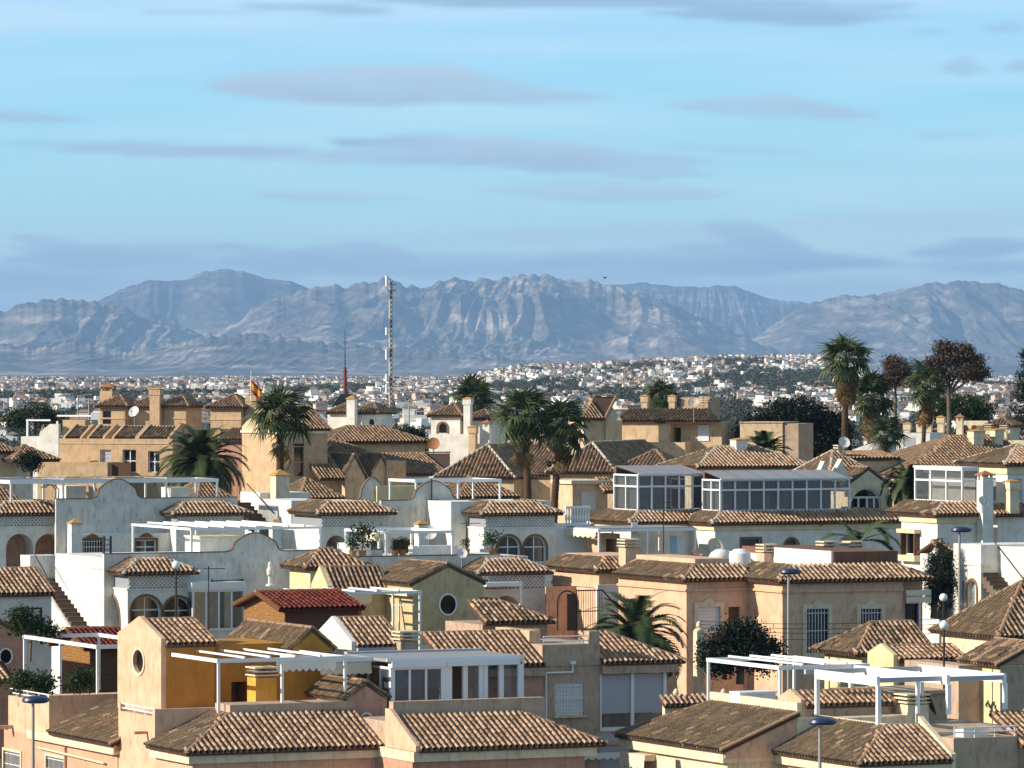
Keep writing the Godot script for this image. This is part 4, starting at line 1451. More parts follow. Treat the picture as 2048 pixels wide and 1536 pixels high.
func front_row() -> void:
	# --- two joined peach houses: one stands behind the other along the street
	var a2 := start("terrace_house", "peach terrace house with hipped tile roof beside the mustard oval window tower", "house", 385, 1503, 148, TURN)
	var w := X(760)
	var ye := Y(385, 1505)
	var yp := Y(297, 1420, -4.0)
	block("wall", mats.peach, 0, w, 0, ye - 0.42, -4.0, 0, [[1.2, 2.4, ye - 2.6, ye - 1.3, "r", "glass+crest", 0.2], [4.2, 5.4, ye - 2.6, ye - 1.3, "r", "glass+crest", 0.2]])
	box("fascia", mats.cream, -0.25, w + 0.05, ye - 0.42, ye - 0.06, -3.9, 0.25)
	skirt(-0.4, w + 0.05, ye, 0.4, 4.4, 2.85, 1.2, "near", false, true, 0.25)
	block("terrace_wall", mats.peach, 0, w, 0, yp - 0.28, -8.0, -4.003)
	block("parapet", mats.taupe, 2.5, w, ye, Y(440, 1411, -2.4), -4.0, -2.42)
	box("parapet", mats.peach, 0, 0.2, yp - 0.277, yp + 0.02, -4.25, -4.006)
	box("parapet", mats.peach, 0.203, 2.5, yp - 0.277, yp + 0.02, -4.2, -4.006)
	box("parapet", mats.peach, 0, 0.2, yp - 0.277, yp + 0.02, -8.0, -7.8)
	for k in 2: tube("rail", mats.paint, [Vector3(0.1, yp - 0.16 + 0.17 * k, -4.2), Vector3(0.1, yp - 0.16 + 0.17 * k, -7.85)], 0.03, 6)
	for k in 2: tube("rail_post", mats.paint, [Vector3(0.1, yp - 0.28, -5.3 - 1.2 * k), Vector3(0.1, yp + 0.02, -5.3 - 1.2 * k)], 0.02, 6)
	# drain spout
	box("spout", mats.peach_deep, -0.55, -0.003, Y(255, 1478, -2) - 0.05, Y(255, 1478, -2) + 0.06, -4.9, -4.75)
	# the oval window tower and the mustard rooms behind the pergola
	var x0 := X(322, -8.0)
	var ey := Y(325, 1288, -8.0)
	var zt := Z(235, x0)
	gable_x(mats.peach, x0, X(428, -8.0), yp - 1.5, ey, Y(280, 1243, (-8.0 + zt) * 0.5), zt, -8.0, "near", [S(267.5, 288.5, 1298, 1348, x0, "o", "dark+trim_cream", 0.15)], 0.12, [], 0.2, 0.22, mats.mustard)
	block("wall", mats.mustard, X(428, -8.0), X(600, -8.6), yp - 1.5, ey - 0.1, -12.5, -8.4, [[X(428, -8) + 0.9, X(428, -8) + 1.7, yp - 1.4, yp + 0.7, "r", "hole", 1.6]])
	gable_z(mats.mustard, X(585, -7.6), X(665, -7.6), ey - 1.5, Y(585, 1296, -7.6), Y(625, 1259, -7.6), -14.5, -7.6, "near", [], 0.12, [], -0.4)
	chimney(mats.amber, X(524, -6.5), -6.5, yp - 1.2, Y(524, 1333, -6.5), 0.9, "slots")
	block("wall", mats.amber, X(565, -7.0), X(690, -7.0), yp - 1.5, Y(565, 1335, -7.0), -7.55, -7.0)
	block("wall", mats.taupe, w + 0.06, X(824, -2.7), 0, ye - 0.2, -9.0, -2.7)

	var a1 := start("terrace_house", "peach terrace house with roof terrace and weathered side roof beside wooden shed", "house", 385, 1503, 148, TURN)
	a1.position = on_thing(a2, Vector3(0, 0, -8.1))
	var y1 := YS(205, 1482)
	var z1 := Z(0, 0.0)
	block("wall", mats.peach_deep, 0, 8.0, 0, y1 - 0.42, -4.0, -0.003, [], [S(8, 42, 1500, 1560, 0.0, "r", "bars+white+trim_cream", 0.2), S(93, 130, 1511, 1570, 0.0, "r", "bars+white+trim_cream", 0.2)] if Z(93) > -4.0 else [])
	block("wall", mats.peach_deep, 0, 8.0, 0, y1 - 0.3, -13.0, -4.003, [], [S(93, 130, 1511, 1570, 0.0, "r", "bars+white+trim_cream", 0.2), S(8, 42, 1500, 1560, 0.0, "r", "bars+white+trim_cream", 0.2)])
	box("fascia", mats.cream, -0.25, 2.0, y1 - 0.42, y1 - 0.06, -10.0, 0.2)
	var f := slope(Vector3(-0.4, y1, -7.0), Vector3(-0.4, y1, 0.3), Vector3(2.35, y1 + 1.2, 0.3), Vector3(2.35, y1 + 1.2, -7.0), "near", -0.95)
	ridge(Vector3(-0.4, y1, 0.3), Vector3(2.35, y1 + 1.2, 0.3), true, f)
	gable_wall("verge_wall", mats.peach_deep, PackedVector2Array([Vector2(-0.2, y1 - 0.3), Vector2(2.35, y1 - 0.3), Vector2(2.35, y1 + 1.05), Vector2(-0.2, y1 - 0.12)]), 0.0, 0.2)
	var yq := YS(98, 1393)
	block("terrace_wall", mats.peach, 0, 6.0, y1 - 0.3, yq - 0.25, -13.0, Z(98))
	box("parapet", mats.peach, 0, 5.0, yq - 0.247, yq + 0.03, Z(98) - 0.2, Z(98) - 0.003)
	for k in 2: tube("rail", mats.paint, [Vector3(0.1, yq - 0.13 + 0.17 * k, Z(98) - 0.2), Vector3(0.1, yq - 0.13 + 0.17 * k, -13.0)], 0.03, 6)
	for k in 3: tube("rail_post", mats.paint, [Vector3(0.1, yq - 0.25, Z(98) - 1.5 - 1.4 * k), Vector3(0.1, yq + 0.03, Z(98) - 1.5 - 1.4 * k)], 0.02, 6)
	tube("drain_pipe", mats.cream, [Vector3(-0.12, y1 - 0.75, -9.0), Vector3(-0.12, y1 - 0.85, -1.2)], 0.05, 7)
	tube("drain_pipe", mats.peach_deep, [Vector3(-0.07, 0, -5.9), Vector3(-0.07, y1 - 0.5, -5.9)], 0.05, 7)
	box("spout", mats.taupe, -0.7, -0.003, YS(25, 1455) - 0.05, YS(25, 1455) + 0.1, Z(25) - 0.1, Z(25) + 0.1)

	# pergola over the mustard terrace
	var fy := yp - 0.6
	start_on("pergola", "white frame pergola over the mustard terrace beside oval window tower", "pergola", a2, Vector3(X_of(a2, 437, -3.0), fy, -3.0))
	pergola(mats.paint, X(690) , -Z(324), Y(437, 1326), 3, 2, 4, 0.0, 0.15)
	valance("awning", mats.canvas_white, Vector3(X(560), Y(437, 1326) - 0.02, -0.4), Vector3(X(680), Y(437, 1326) - 0.02, -0.4), 0.42, 9)

	# pergola on the other terrace, by the shed
	start_on("pergola", "white open pergola over roof terrace next to wooden shed", "pergola", a1, Vector3(X_of(a1, 195, -9.5) , yq - 0.5, -9.5))
	pergola(mats.paint, 3.4, -Z(49), Y(195, 1298), 2, 3, 0, 0.0, 0.16)

	# --- the house with the white conservatory
	var a3 := start("terrace_house", "peach house with tile skirt roof below the white conservatory", "house", 825, 1500, 148, TURN)
	var w3 := X(1188)
	var y3 := Y(825, 1500)
	block("wall", mats.salmon, 0, w3 - 0.4, 0, y3 - 0.45, -7.0, 0, [[2.0, 3.3, y3 - 2.8, y3 - 1.2, "r", "glass+crest", 0.2], [4.6, 5.4, y3 - 3.0, y3 - 0.9, "r", "shutter", 0.2]])
	box("fascia", mats.cream, -0.05, w3, y3 - 0.45, y3 - 0.07, -6.9, 0.25)
	skirt(0.16, w3 + 0.35, y3, 0.4, 7.0, 2.5, 1.12, "near", true, false, 0.3)
	gable_wall("verge_wall", mats.peach, PackedVector2Array([Vector2(-2.6, y3 - 0.05), Vector2(0.32, y3 - 0.05), Vector2(0.32, y3 + 0.18), Vector2(-2.15, y3 + 1.42), Vector2(-2.6, y3 + 1.42)]), -0.16, 0.0, true, 0.0)
	block("parapet", mats.taupe, 0.165, X(1090, -2.2), y3 - 0.3, Y(775, 1404, -2.2), -2.6, -2.2)
	block("terrace_floor", mats.taupe, 0.17, X(1090, -2.2), y3 - 0.3, y3 + 0.9, -12.0, -2.603)

	start("roof_room", "small salmon gabled roof room with a round window beside conservatory", "roof room", 385, 1503, 148, TURN)
	gable_z(mats.salmon, X(693, -2.6), X(774, -2.6), y3 - 1.0, Y(693, 1396, -2.6), Y(732, 1366, -2.6), -6.4, -2.6, "near", [F(721, 744, 1429, 1453, -2.6, "o")], 0.12, [], -0.3)

	start_on("conservatory", "white aluminium conservatory with curtained panes and flat roof on terrace", "conservatory", a3, Vector3(X_of(a3, 786, -6.4), y3 + 0.91, -6.4))
	var h := Y(786, 1335)
	var wc := X(1040)
	var wg := X(962)
	glazing(X(884), h, 0, 3, 0.0, 0.0, false, 0, 1)
	glazing(3.6, h, 0.0, 3, 0.0, -3.6, true, 0, 2)
	box("corner_post", mats.alu, X(884) - 0.06, X(903), 0, h - 0.003, -0.12, 0.056)
	box("corner_post", mats.alu, -0.12, 0.06, 0, h - 0.003, -0.14, 0.06)
	for px in [930, 962, 970, 1002, 1040]: box("post", mats.alu, X(px) - 0.1, X(px) + 0.1, 0, h - 0.003, -0.1, 0.05)
	box("back_wall", mats.taupe, 0, wc, 0, h - 0.003, -3.7, -3.55)
	box("door_panel", mats.brown_wall, X(915), X(955), 0, h * 0.92, -1.6, -1.5)
	box("sill_rail", mats.alu, X(903), wc, 0.25, 0.33, -0.06, 0.03)
	box("blind_box", mats.alu, -0.12, X(890), h, h + 0.22, -0.2, 0.2)
	box("blind_box", mats.alu, X(890) + 0.02, wc - 0.1, h, h + 0.22, -0.2, 0.2)
	box("roof_slab", mats.cover, -0.3, wc + 0.15, h + 0.223, h + 0.34, -4.2, 0.04)
	box("fascia", mats.alu, -0.3, wc + 0.15, h + 0.223, h + 0.37, 0.043, 0.1)
	box("roof_slab", mats.cover, -2.54, -0.303, h + 0.18, h + 0.30, -5.4, -1.36)
	box("fascia", mats.alu, -2.6, -0.303, h + 0.18, h + 0.36, -1.357, -1.3)
	box("fascia", mats.alu, -2.6, -2.543, h + 0.18, h + 0.36, -5.4, -1.36)
	box("post", mats.alu, -2.5, -2.4, 0, h + 0.18, -5.3, -5.2)
	box("gutter", mats.grey_alu, -0.3, wc + 0.15, h + 0.343, h + 0.42, -4.2, -3.9)
	box("awning_case", mats.canvas, -2.58, -0.35, h - 0.15, h + 0.16, -1.45, -1.34)
	valance("awning", mats.canvas, Vector3(-2.55, h - 0.12, -1.3), Vector3(-0.35, h - 0.12, -1.3), 0.2, 8)
	start_on("glass_screen", "white framed glass screen standing open at the conservatory end", "screen", a3, Vector3(X_of(a3, 1000, -6.7), y3 + 0.91, -6.7))
	glazing(X(1045), Y(0, 1310) * 0 + h + 0.2, 0.0, 1, 0.0)
	glazing(2.4, h + 0.2, 0.0, 2, 0.0, -2.4, true)

	# --- the taupe house with white blinds
	var a4 := start("corner_house", "taupe corner house with white roller blinds closing its porch", "house", 1200, 1330, 164, TURN)
	var yg := Y(1200, 1500, 0) - 1.5
	var y4 := Y(1205, 1326)
	var xl := X(1085)
	block("wall", mats.taupe, xl, -0.003, yg, Y(1090, 1290), -5.0, 0, [F(1110, 1168, 1366, 1430, 0, "r", "shutter+bars+white+sill", 0.15)])
	box("cornice", mats.taupe, xl - 0.03, 0.03, Y(1090, 1333), Y(1090, 1324), -0.1, 0.05)
	for k in 2: tube("rail", mats.paint, [Vector3(xl + 0.1, Y(1090, 1283 - 9 * k), -0.12), Vector3(-0.1, Y(1090, 1283 - 9 * k), -0.12)], 0.03, 6)
	box("pillar", mats.taupe, -0.5, -0.01, Y(1090, 1290) + 0.003, Y(1200, 1262), -0.5, -0.02)
	box("parapet", mats.peach, xl, -0.55, Y(1090, 1290) + 0.003, Y(1090, 1258, -4.5), -5.0, -4.7)
	box("parapet", mats.peach, xl + 0.003, xl + 0.5, Y(1090, 1290) + 0.003, Y(1075, 1262, -1.0), -4.69, -1.3)
	tube("drain_pipe", mats.paint, [Vector3(X(1143), Y(1143, 1326), 0.1), Vector3(X(1143), Y(1143, 1344), 0.1), Vector3(xl + 0.12, Y(1088, 1346), 0.1), Vector3(xl + 0.12, yg + 2.0, 0.1)], 0.045, 7)
	box("drain_hopper", mats.paint, X(1143) - 0.12, X(1143) + 0.12, Y(1143, 1328), Y(1143, 1322), 0.0, 0.2)
	var xr := X(1330)
	box("fascia", mats.taupe, 0, xr + 0.5, y4 - 0.45, y4 - 0.07, -4.0, 0.3)
	skirt(0.03, xr + 0.8, y4, 0.4, 5.0, 2.6, 1.15, "near", true, false, 0.2)
	block("wall", mats.taupe, 0, xr, yg, y4 - 0.45, -4.0, -1.2)
	box("porch_wall", mats.grey_alu, 0, xr, yg, Y(1200, 1458), -1.19, 0.0)
	for k in 2: box("blind", mats.grey_alu, xr * (0.5 * k) + 0.05, xr * (0.5 * k + 0.5) - 0.05, Y(1200, 1428), y4 - 0.5, -0.1, -0.04)
	for k in 3: box("porch_post", mats.paint, maxf(0.0, xr * 0.5 * k - 0.08), xr * 0.5 * k + 0.06, Y(1200, 1458) + 0.003, y4 - 0.46, -0.16, 0.03)
	box("porch_glass", mats.pane, 0.06, xr - 0.06, Y(1200, 1455), Y(1200, 1429), -0.08, -0.06)
	box("porch_sill", mats.paint, -0.02, xr + 0.1, Y(1200, 1458) - 0.1, Y(1200, 1458) + 0.06, -0.2, 0.06)
	box("band", mats.taupe, -0.5, xr + 0.3, Y(1200, 1490), Y(1200, 1483), -1.0, 0.12)
	valance("awning", mats.canvas_white, Vector3(-1.5, Y(1200, 1503), 0.5), Vector3(xr + 0.4, Y(1330, 1500), 0.5), 0.3, 14)
	# the roof that runs on behind the conservatory
	slope(Vector3(X(893, 0.2), y4 + 0.02, 0.4), Vector3(xl - 0.02, y4 + 0.02, 0.4), Vector3(xl - 0.02, y4 + 1.25, -2.3), Vector3(X(893, 0.2), y4 + 1.25, -2.3), "near", 0.15, "t")
	block("wall", mats.salmon, X(893), xl - 0.01, yg, y4 - 0.08, -2.4, 0.05)
	box("fascia", mats.taupe, X(893), xl - 0.01, y4 - 0.45, y4 - 0.1, 0.053, 0.3)
	block("wall", mats.peach, X(1000, -2.5), xl + 0.5, yg, Y(1040, 1268, -2.4), -4.0, -2.45)

	# --- roof room with the white and pink gable
	start("roof_room", "small white and pink gabled roof room behind the conservatory", "roof room", 703, 1310, 158, TURN)
	var e := Y(705, 1291)
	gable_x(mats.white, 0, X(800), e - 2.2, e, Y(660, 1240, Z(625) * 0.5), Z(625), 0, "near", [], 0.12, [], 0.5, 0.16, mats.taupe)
	box("gutter", mats.grey_alu, 0.2, X(803), e - 0.25, e - 0.1, 0.003, 0.22)
	chimney(mats.taupe, X(815, 0.5), 0.3, e - 1.5, Y(815, 1262, 0.5), 0.75, "slots")

	# --- right: two long side roofs
	var a5 := start("terrace_house", "cream house with long side roof and folded awning under its eave", "house", 1455, 1503, 150, TURN)
	var y5 := Y(1455, 1500)
	var d5 := Z(1245)
	block("wall", mats.cream, 0, 4.0, 0, y5 - 0.5, d5 + 0.6, 0, [], [[-3.2, -1.9, y5 - 2.6, y5 - 1.1, "r", "glass+trim_cream", 0.2]])
	box("fascia", mats.cream, -0.25, 4.0, y5 - 0.5, y5 - 0.07, d5 + 0.2, 0.12)
	var r5 := slope(Vector3(-0.4, y5, d5), Vector3(-0.4, y5, 0.3), Vector3(3.0, y5 + 1.35, 0.3), Vector3(3.0, y5 + 1.35, d5 + 2.2), "near", -0.95)
	ridge(Vector3(-0.4, y5, d5), Vector3(3.0, y5 + 1.35, d5 + 2.2), true, r5)
	ridge(Vector3(-0.4, y5, 0.3), Vector3(3.0, y5 + 1.35, 0.3), true, r5)
	gable_wall("verge_wall", mats.peach, PackedVector2Array([Vector2(-0.2, y5 - 0.3), Vector2(3.0, y5 - 0.3), Vector2(3.0, y5 + 1.2), Vector2(-0.2, y5 - 0.1)]), 0.0, 0.2)
	block("parapet", mats.cream, 2.9, 3.1, y5, y5 + 1.75, d5 + 2.0, 0.25)
	block("terrace_floor", mats.cream, 3.103, 8.0, 0, y5 + 1.1, d5 + 2.0, 0.2)
	box("wall_awning_case", mats.canvas, -0.5, -0.02, y5 - 0.85, y5 - 0.62, Z(1262), Z(1312))
	valance("awning", mats.canvas, Vector3(-0.52, y5 - 0.8, Z(1262)), Vector3(-0.52, y5 - 0.8, Z(1312)), 0.45, 4)

	var a6 := start("terrace_house", "peach house with hipped roof under the heavy white beam pergola", "house", 1727, 1530, 146, TURN)
	var y6 := Y(1727, 1527)
	var w6 := X(1895)
	var d6 := Z(1500)
	block("wall", mats.peach, 0, w6, 0, y6 - 0.45, d6 + 0.3, 0, [[1.0, 2.2, y6 - 2.6, y6 - 1.2, "r", "glass+crest", 0.2]], [[-4.0, -2.8, y6 - 2.6, y6 - 1.2, "r", "glass+trim_cream", 0.2]])
	box("fascia", mats.cream, -0.25, w6, y6 - 0.45, y6 - 0.07, d6, 0.25)
	skirt(-0.4, w6, y6, 0.4, -d6 + 0.4, 2.5, 1.15, "near", false, true, 0.2)
	var yt := Y(1757, 1448, -2.2)
	box("parapet", mats.cream, 2.1, 2.3, y6 + 0.9, yt, d6, -2.1)
	box("parapet", mats.taupe, 2.303, w6 + 0.2, y6 + 0.9, yt - 0.02, -2.4, -2.1)
	gable_wall("verge_wall", mats.cream, PackedVector2Array([Vector2(-2.4, y6 - 0.4), Vector2(0.3, y6 - 0.4), Vector2(0.3, y6 + 0.25), Vector2(-2.4, y6 + 1.62)]), -0.2, 0.0, true, w6 + 0.003)
	block("terrace_floor", mats.taupe, 2.31, 9.0, 0, y6 + 0.85, d6, -2.42)
	block("wall", mats.taupe, w6 + 0.21, X(2032), 0, Y(1895, 1477), -4.0, 0.1, [], [])
	block("wall", mats.salmon, X(2032) + 0.003, X(2090), 0, Y(1895, 1560), -4.0, 0.0)
	for k in 2: tube("rail", mats.paint, [Vector3(w6 + 0.3, Y(1900, 1466 - 9 * k), 0.0), Vector3(X(2030), Y(1900, 1466 - 9 * k), 0.0)], 0.03, 6)
	for k in 4: tube("rail_post", mats.paint, [Vector3(lerpf(w6 + 0.3, X(2030), k / 3.0), Y(1895, 1477), 0.0), Vector3(lerpf(w6 + 0.3, X(2030), k / 3.0), Y(1900, 1455), 0.0)], 0.022, 6)
	box("bench", mats.canvas_white, X(1935), X(1985), Y(1895, 1477), Y(1895, 1460), -0.9, -0.3)
	skirt(X(2032), X(2120), Y(2035, 1490), 0.5, 5.0, 2.5, 1.1, "near", false, false)

	var py := y6 + 0.86
	start_on("pergola", "white pergola with three heavy sloping beams on the peach house terrace", "pergola", a6, Vector3(X_of(a6, 1757, -2.6), py, -2.6))
	var hp := Y(1757, 1371)
	for q in [[1757, 1632, 0.0], [1897, 1700, 0.4], [2010, 1840, 0.4]]:
		var x := X(q[0], q[2])
		var back: float = Z(q[1], x)
		box("beam", mats.paint, x - 0.07, x + 0.07, hp - 0.02, hp + 0.34, back, q[2])
		post(mats.paint, x, q[2], 0.0 if q[2] == 0.0 else 0.7, hp - 0.02, 0.16)
		post(mats.paint, x, back + 0.1, 0, hp - 0.02, 0.16)
	box("cross_beam", mats.grey_alu, X(1757) + 0.073, X(1897, 0.4) - 0.073, hp + 0.1, hp + 0.28, -0.1, 0.0)
	box("cross_beam", mats.grey_alu, X(1897, 0.4) + 0.073, X(2010, 0.4) - 0.073, hp + 0.1, hp + 0.28, 0.28, 0.4)
	box("cross_beam", mats.grey_alu, X(1757) + 0.073, X(2010, 0.4) - 0.073, hp + 0.1, hp + 0.28, -6.1, -5.95)
	post(mats.paint, X(1837, 0.0), -0.05, 0, hp + 0.1, 0.13)

	start_on("pergola", "white flat roofed pergola in front of the dark round bush", "pergola", a5, Vector3(X_of(a5, 1560, -3.0), y5 + 1.1, -3.0))
	var h5 := Y(1560, 1340)
	pergola(mats.paint, X(1735), -Z(1417), h5, 2, 2, 3, 0.0, 0.16)
	start_on("parasol_base", "white plastic storage chest under the flat roofed pergola", "storage chest", a5, Vector3(X_of(a5, 1480, -4.5), y5 + 1.1, -4.5))
	T.name = numbered("storage_chest")
	box("chest", mats.canvas_white, 0, 1.6, 0, 0.7, -0.8, 0)
	box("lid", mats.paint, -0.04, 1.64, 0.7, 0.78, -0.84, 0.04)
	box("chest_step", mats.canvas_white, 1.64, 2.6, 0, 0.55, -0.8, 0)

	# the two roof rooms on the right houses
	for q in [["small roof room with cream gable behind the heavy beam pergola", 1787, 1345, 164, 1735, 1990, 1291, 1333, mats.ivory], ["small roof room with peach gable under the heavy beam pergola", 1602, 1450, 152, 1556, 1782, 1383, 1424, mats.peach]]:
		start("roof_room", q[0], "roof room", q[1], q[2], q[3], TURN)
		var ee := Y(q[1], q[7] - 14)
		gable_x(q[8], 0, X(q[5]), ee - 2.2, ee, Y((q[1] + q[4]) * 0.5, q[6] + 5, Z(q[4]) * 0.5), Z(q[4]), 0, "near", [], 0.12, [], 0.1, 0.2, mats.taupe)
		if q[1] == 1602:
			chimney(mats.cream, X(1835, 0.8), 0.4, ee - 1.5, Y(1835, 1388, 0.8), 0.95, "slots")
			box("lean_wall", mats.taupe, X(1740), X(1925), ee - 2.2, ee + 0.2, -1.4, -1.2)
			box("lean_roof", mats.taupe, X(1760), X(1925), ee + 0.21, ee + 0.34, -4.2, -0.9)
			start_on("satellite_dish", "dark satellite dish seen edge on beside the cream chimney", "satellite dish", T, Vector3(X(1862, 0.8), ee - 1.0, 0.6), 70)
			var st := surf()
			lathe(st, Vector3(0, 0.9, 0), [[0.0, 0.0], [0.25, 0.03], [0.5, 0.12]], 18, 1.0, Basis(Vector3.RIGHT, 1.2))
			obj("reflector", st, mats.iron)
			tube("mast", mats.iron, [Vector3(0, -1.0, 0), Vector3(0, 0.9, 0)], 0.03, 6)
		else:
			var far := X(1870, -3.0)
			hip(X(1700, -3.5), far, ee + 0.05, -7.0, -3.0, 1.2, "near", -1.0, 0.0, -0.2)
			box("wall", mats.ivory, X(1700, -3.5) + 0.4, far, ee - 2.0, ee, -6.5, -3.2)

	var a7 := start("corner_tower", "cream tower with a low tile roof and wrought iron bird ornament", "house", 2000, 1480, 160, TURN)
	var y7 := Y(2000, 1330)
	block("wall", mats.ivory, 0, 3.0, 0, y7 - 0.02, Z(1930), 0)
	var s7 := slope(Vector3(-0.25, y7, Z(1925)), Vector3(-0.25, y7, 0.15), Vector3(1.6, y7 + 0.85, 0.15), Vector3(1.6, y7 + 0.85, Z(1925)), "near", -0.6, "t")
	slope(Vector3(3.25, y7, 0.15), Vector3(3.25, y7, Z(1925)), Vector3(1.6, y7 + 0.85, Z(1925)), Vector3(1.6, y7 + 0.85, 0.15), "far")
	gable_wall("gable", mats.taupe, PackedVector2Array([Vector2(0, y7), Vector2(3.0, y7), Vector2(1.6, y7 + 0.75)]), -0.2, 0.0)
	ridge(Vector3(-0.25, y7, 0.15), Vector3(1.6, y7 + 0.85, 0.15), true, s7)
	box("side_wall", mats.taupe, 0.0, 3.0, 0, y7 - 0.05, 0.003, 0.03)  # thin added skin; its darker taupe puts the shade of this face into colour
	var orn := surf()
	for i in 7:
		var c := Vector3(-0.03, YS(1977, 1412), Z(1972)) + Vector3(0, 0.1 * sin(i * 1.7), 0.12 * i)
		bar(orn, c, c + Vector3(0, 0.14, 0.10), 0.018, 5)
		bar(orn, c + Vector3(0, 0.14, 0.10), c + Vector3(0, -0.05, 0.12), 0.018, 5)
	obj("wall_ornament", orn, mats.iron)
	var st2 := surf()
	prism(st2, outline_of([Z(1946), Z(1958), YS(1952, 1447), YS(1952, 1412), "o"]), -0.01, 0.03, Transform3D(SIDE, Vector3(0, 0, 0)))
	obj("wall_plaque", st2, mats.taupe)
	block("wall", mats.taupe, X(1905, -2.0), -0.003, y7 - 4.0, Y(1905, 1330, -2.0), -6.0, -1.5)

	# street lamps in front
	street_lamp("slim street lamp with oval blue head before the peach roof terrace", 66, 1403, 138, 9.0, 20)
	street_lamp("slim street lamp with oval blue head before the peach hipped roof", 1640, 1447, 135, 8.6, 20)

func X_of(host: Node3D, px: float, z: float) -> float:
	var keep := T
	T = host
	var x := X(px, z)
	T = keep
	return x

# ---------------------------------------------------------------- the middle rows
func lattice(x0: float, x1: float, y0: float, y1: float, z: float, xf := Transform3D()) -> void:     # woven brick band: crossing diagonal ribs
	var st := surf()
	var h := y1 - y0
	var step := 0.2
	var n := int((x1 - x0 + h) / step)
	for s in [1, -1]:
		for i in n + 1:
			var a := x0 - (h if s > 0 else 0.0) + i * step
			var p := Vector2(a, y0)
			var q := Vector2(a + h * s, y1)
			for e in [0, 1]:                                     # keep within the band
				if p.x < x0: p = p.lerp(q, (x0 - p.x) / (q.x - p.x)) if q.x > x0 else Vector2(1e9, 0)
				if q.x > x1: q = p.lerp(q, (x1 - p.x) / (q.x - p.x)) if p.x < x1 else Vector2(1e9, 0)
				if p.x > x1 and p.x < 1e8: p = p.lerp(q, (x1 - p.x) / (q.x - p.x)) if q.x < x1 else Vector2(1e9, 0)
				if q.x < x0: q = p.lerp(q, (x0 - p.x) / (q.x - p.x)) if p.x > x0 else Vector2(1e9, 0)
			if p.x > 1e8 or q.x > 1e8 or p.distance_to(q) < 0.05: continue
			var side := (q - p).normalized().orthogonal() * 0.03
			prism(st, PackedVector2Array([p - side, q - side, q + side, p + side]), z - 0.04, z + (0.03 if s > 0 else 0.024), xf)
	obj("lattice", st, mats.white)

func bell_wall(m: Material, x0: float, x1: float, y0: float, yt: float, z: float, bells: Array, cope := true, called := "parapet") -> void:
	var pts := PackedVector2Array([Vector2(x0, y0), Vector2(x1, y0), Vector2(x1, yt)])
	var top := PackedVector2Array()
	for b in bells:
		for i in 25:
			var t := 1.0 - i / 12.0
			var f := 0.5 + 0.5 * cos(PI * t)
			var dome := sqrt(maxf(0.0, 1.0 - t * t * 1.25)) if absf(t) < 0.72 else 0.0
			top.append(Vector2(b[0] + t * b[1], yt + b[2] * lerpf(f, maxf(f, dome), 0.6)))
	pts.append_array(top)
	pts.append(Vector2(x0, yt))
	var st := surf()
	prism(st, pts, z - 0.22, z)
	obj(called, st, m)
	if not cope: return
	var line := [Vector2(x1, yt)]
	line.append_array(Array(top))
	line.append(Vector2(x0, yt))
	var c := surf()
	for i in line.size() - 1:
		var a: Vector2 = line[i]
		var b: Vector2 = line[i + 1]
		if a.distance_to(b) < 0.001: continue
		var up := (a - b).normalized().orthogonal()
		if up.y < 0: up = -up
		prism(c, PackedVector2Array([b, a, a + up * 0.045, b + up * 0.045]), z - 0.25, z + 0.03)
	obj("coping", c, mats.cope)

# a white house with arches, a woven band and a small skirt roof; cx is the near corner, ye the eave row
func moorish(label: String, cx: float, ye: float, d: float, xr: float, depth: float, band: float, arches: Array, side := [], run := 1.25, rise := 0.62, base_y := 0.0) -> Node3D:
	var o := start("white_house", label, "house", cx, ye, d, TURN)
	var w := X(xr)
	var y := Y(cx, ye)
	var fr := []
	for a in arches: fr.append(F(a[0], a[1], a[2], a[3], 0.0, "a", a[4], a[5] if a.size() > 5 else 0.3))
	var sd := []
	for a in side: sd.append(S(a[0], a[1], a[2], a[3], 0.0, "a", a[4], 0.3))
	block("wall", mats.white, 0, w, base_y, y - band - 0.1, -depth, 0, fr, sd)
	block("band", mats.band, 0.06, w - 0.06, y - band - 0.097, y - 0.06, -depth + 0.05, -0.06)
	lattice(0.06, w - 0.06, y - band - 0.06, y - 0.08, -0.03)
	box("moulding", mats.white, -0.05, w + 0.05, y - band - 0.18, y - band - 0.098, -depth, 0.05)
	skirt(-0.3, w + 0.3, y, 0.3, depth, run, rise, "near", true, true, 0.35, true)
	block("wall", mats.white_old, 0.95, w - 0.95, y - 0.06, y + rise + 0.05, -depth, -0.97)
	return o

func stairs(m: Material, x0: float, x1: float, za: float, ya: float, zb: float, yb: float) -> void:      # from the top (za, ya) down to (zb, yb)
	var n := int((ya - yb) / 0.18)
	for i in n:
		var z := lerpf(za, zb, float(i) / n)
		var zn := lerpf(za, zb, float(i + 1) / n)
		var y := lerpf(ya, yb, float(i + 1) / n)
		box("step", m, x0, x1, y - 0.5, y, z, zn)
		box("tread", mats.deck, x0 + 0.003, x1 - 0.003, y + 0.002, y + 0.04, z, zn + 0.05)

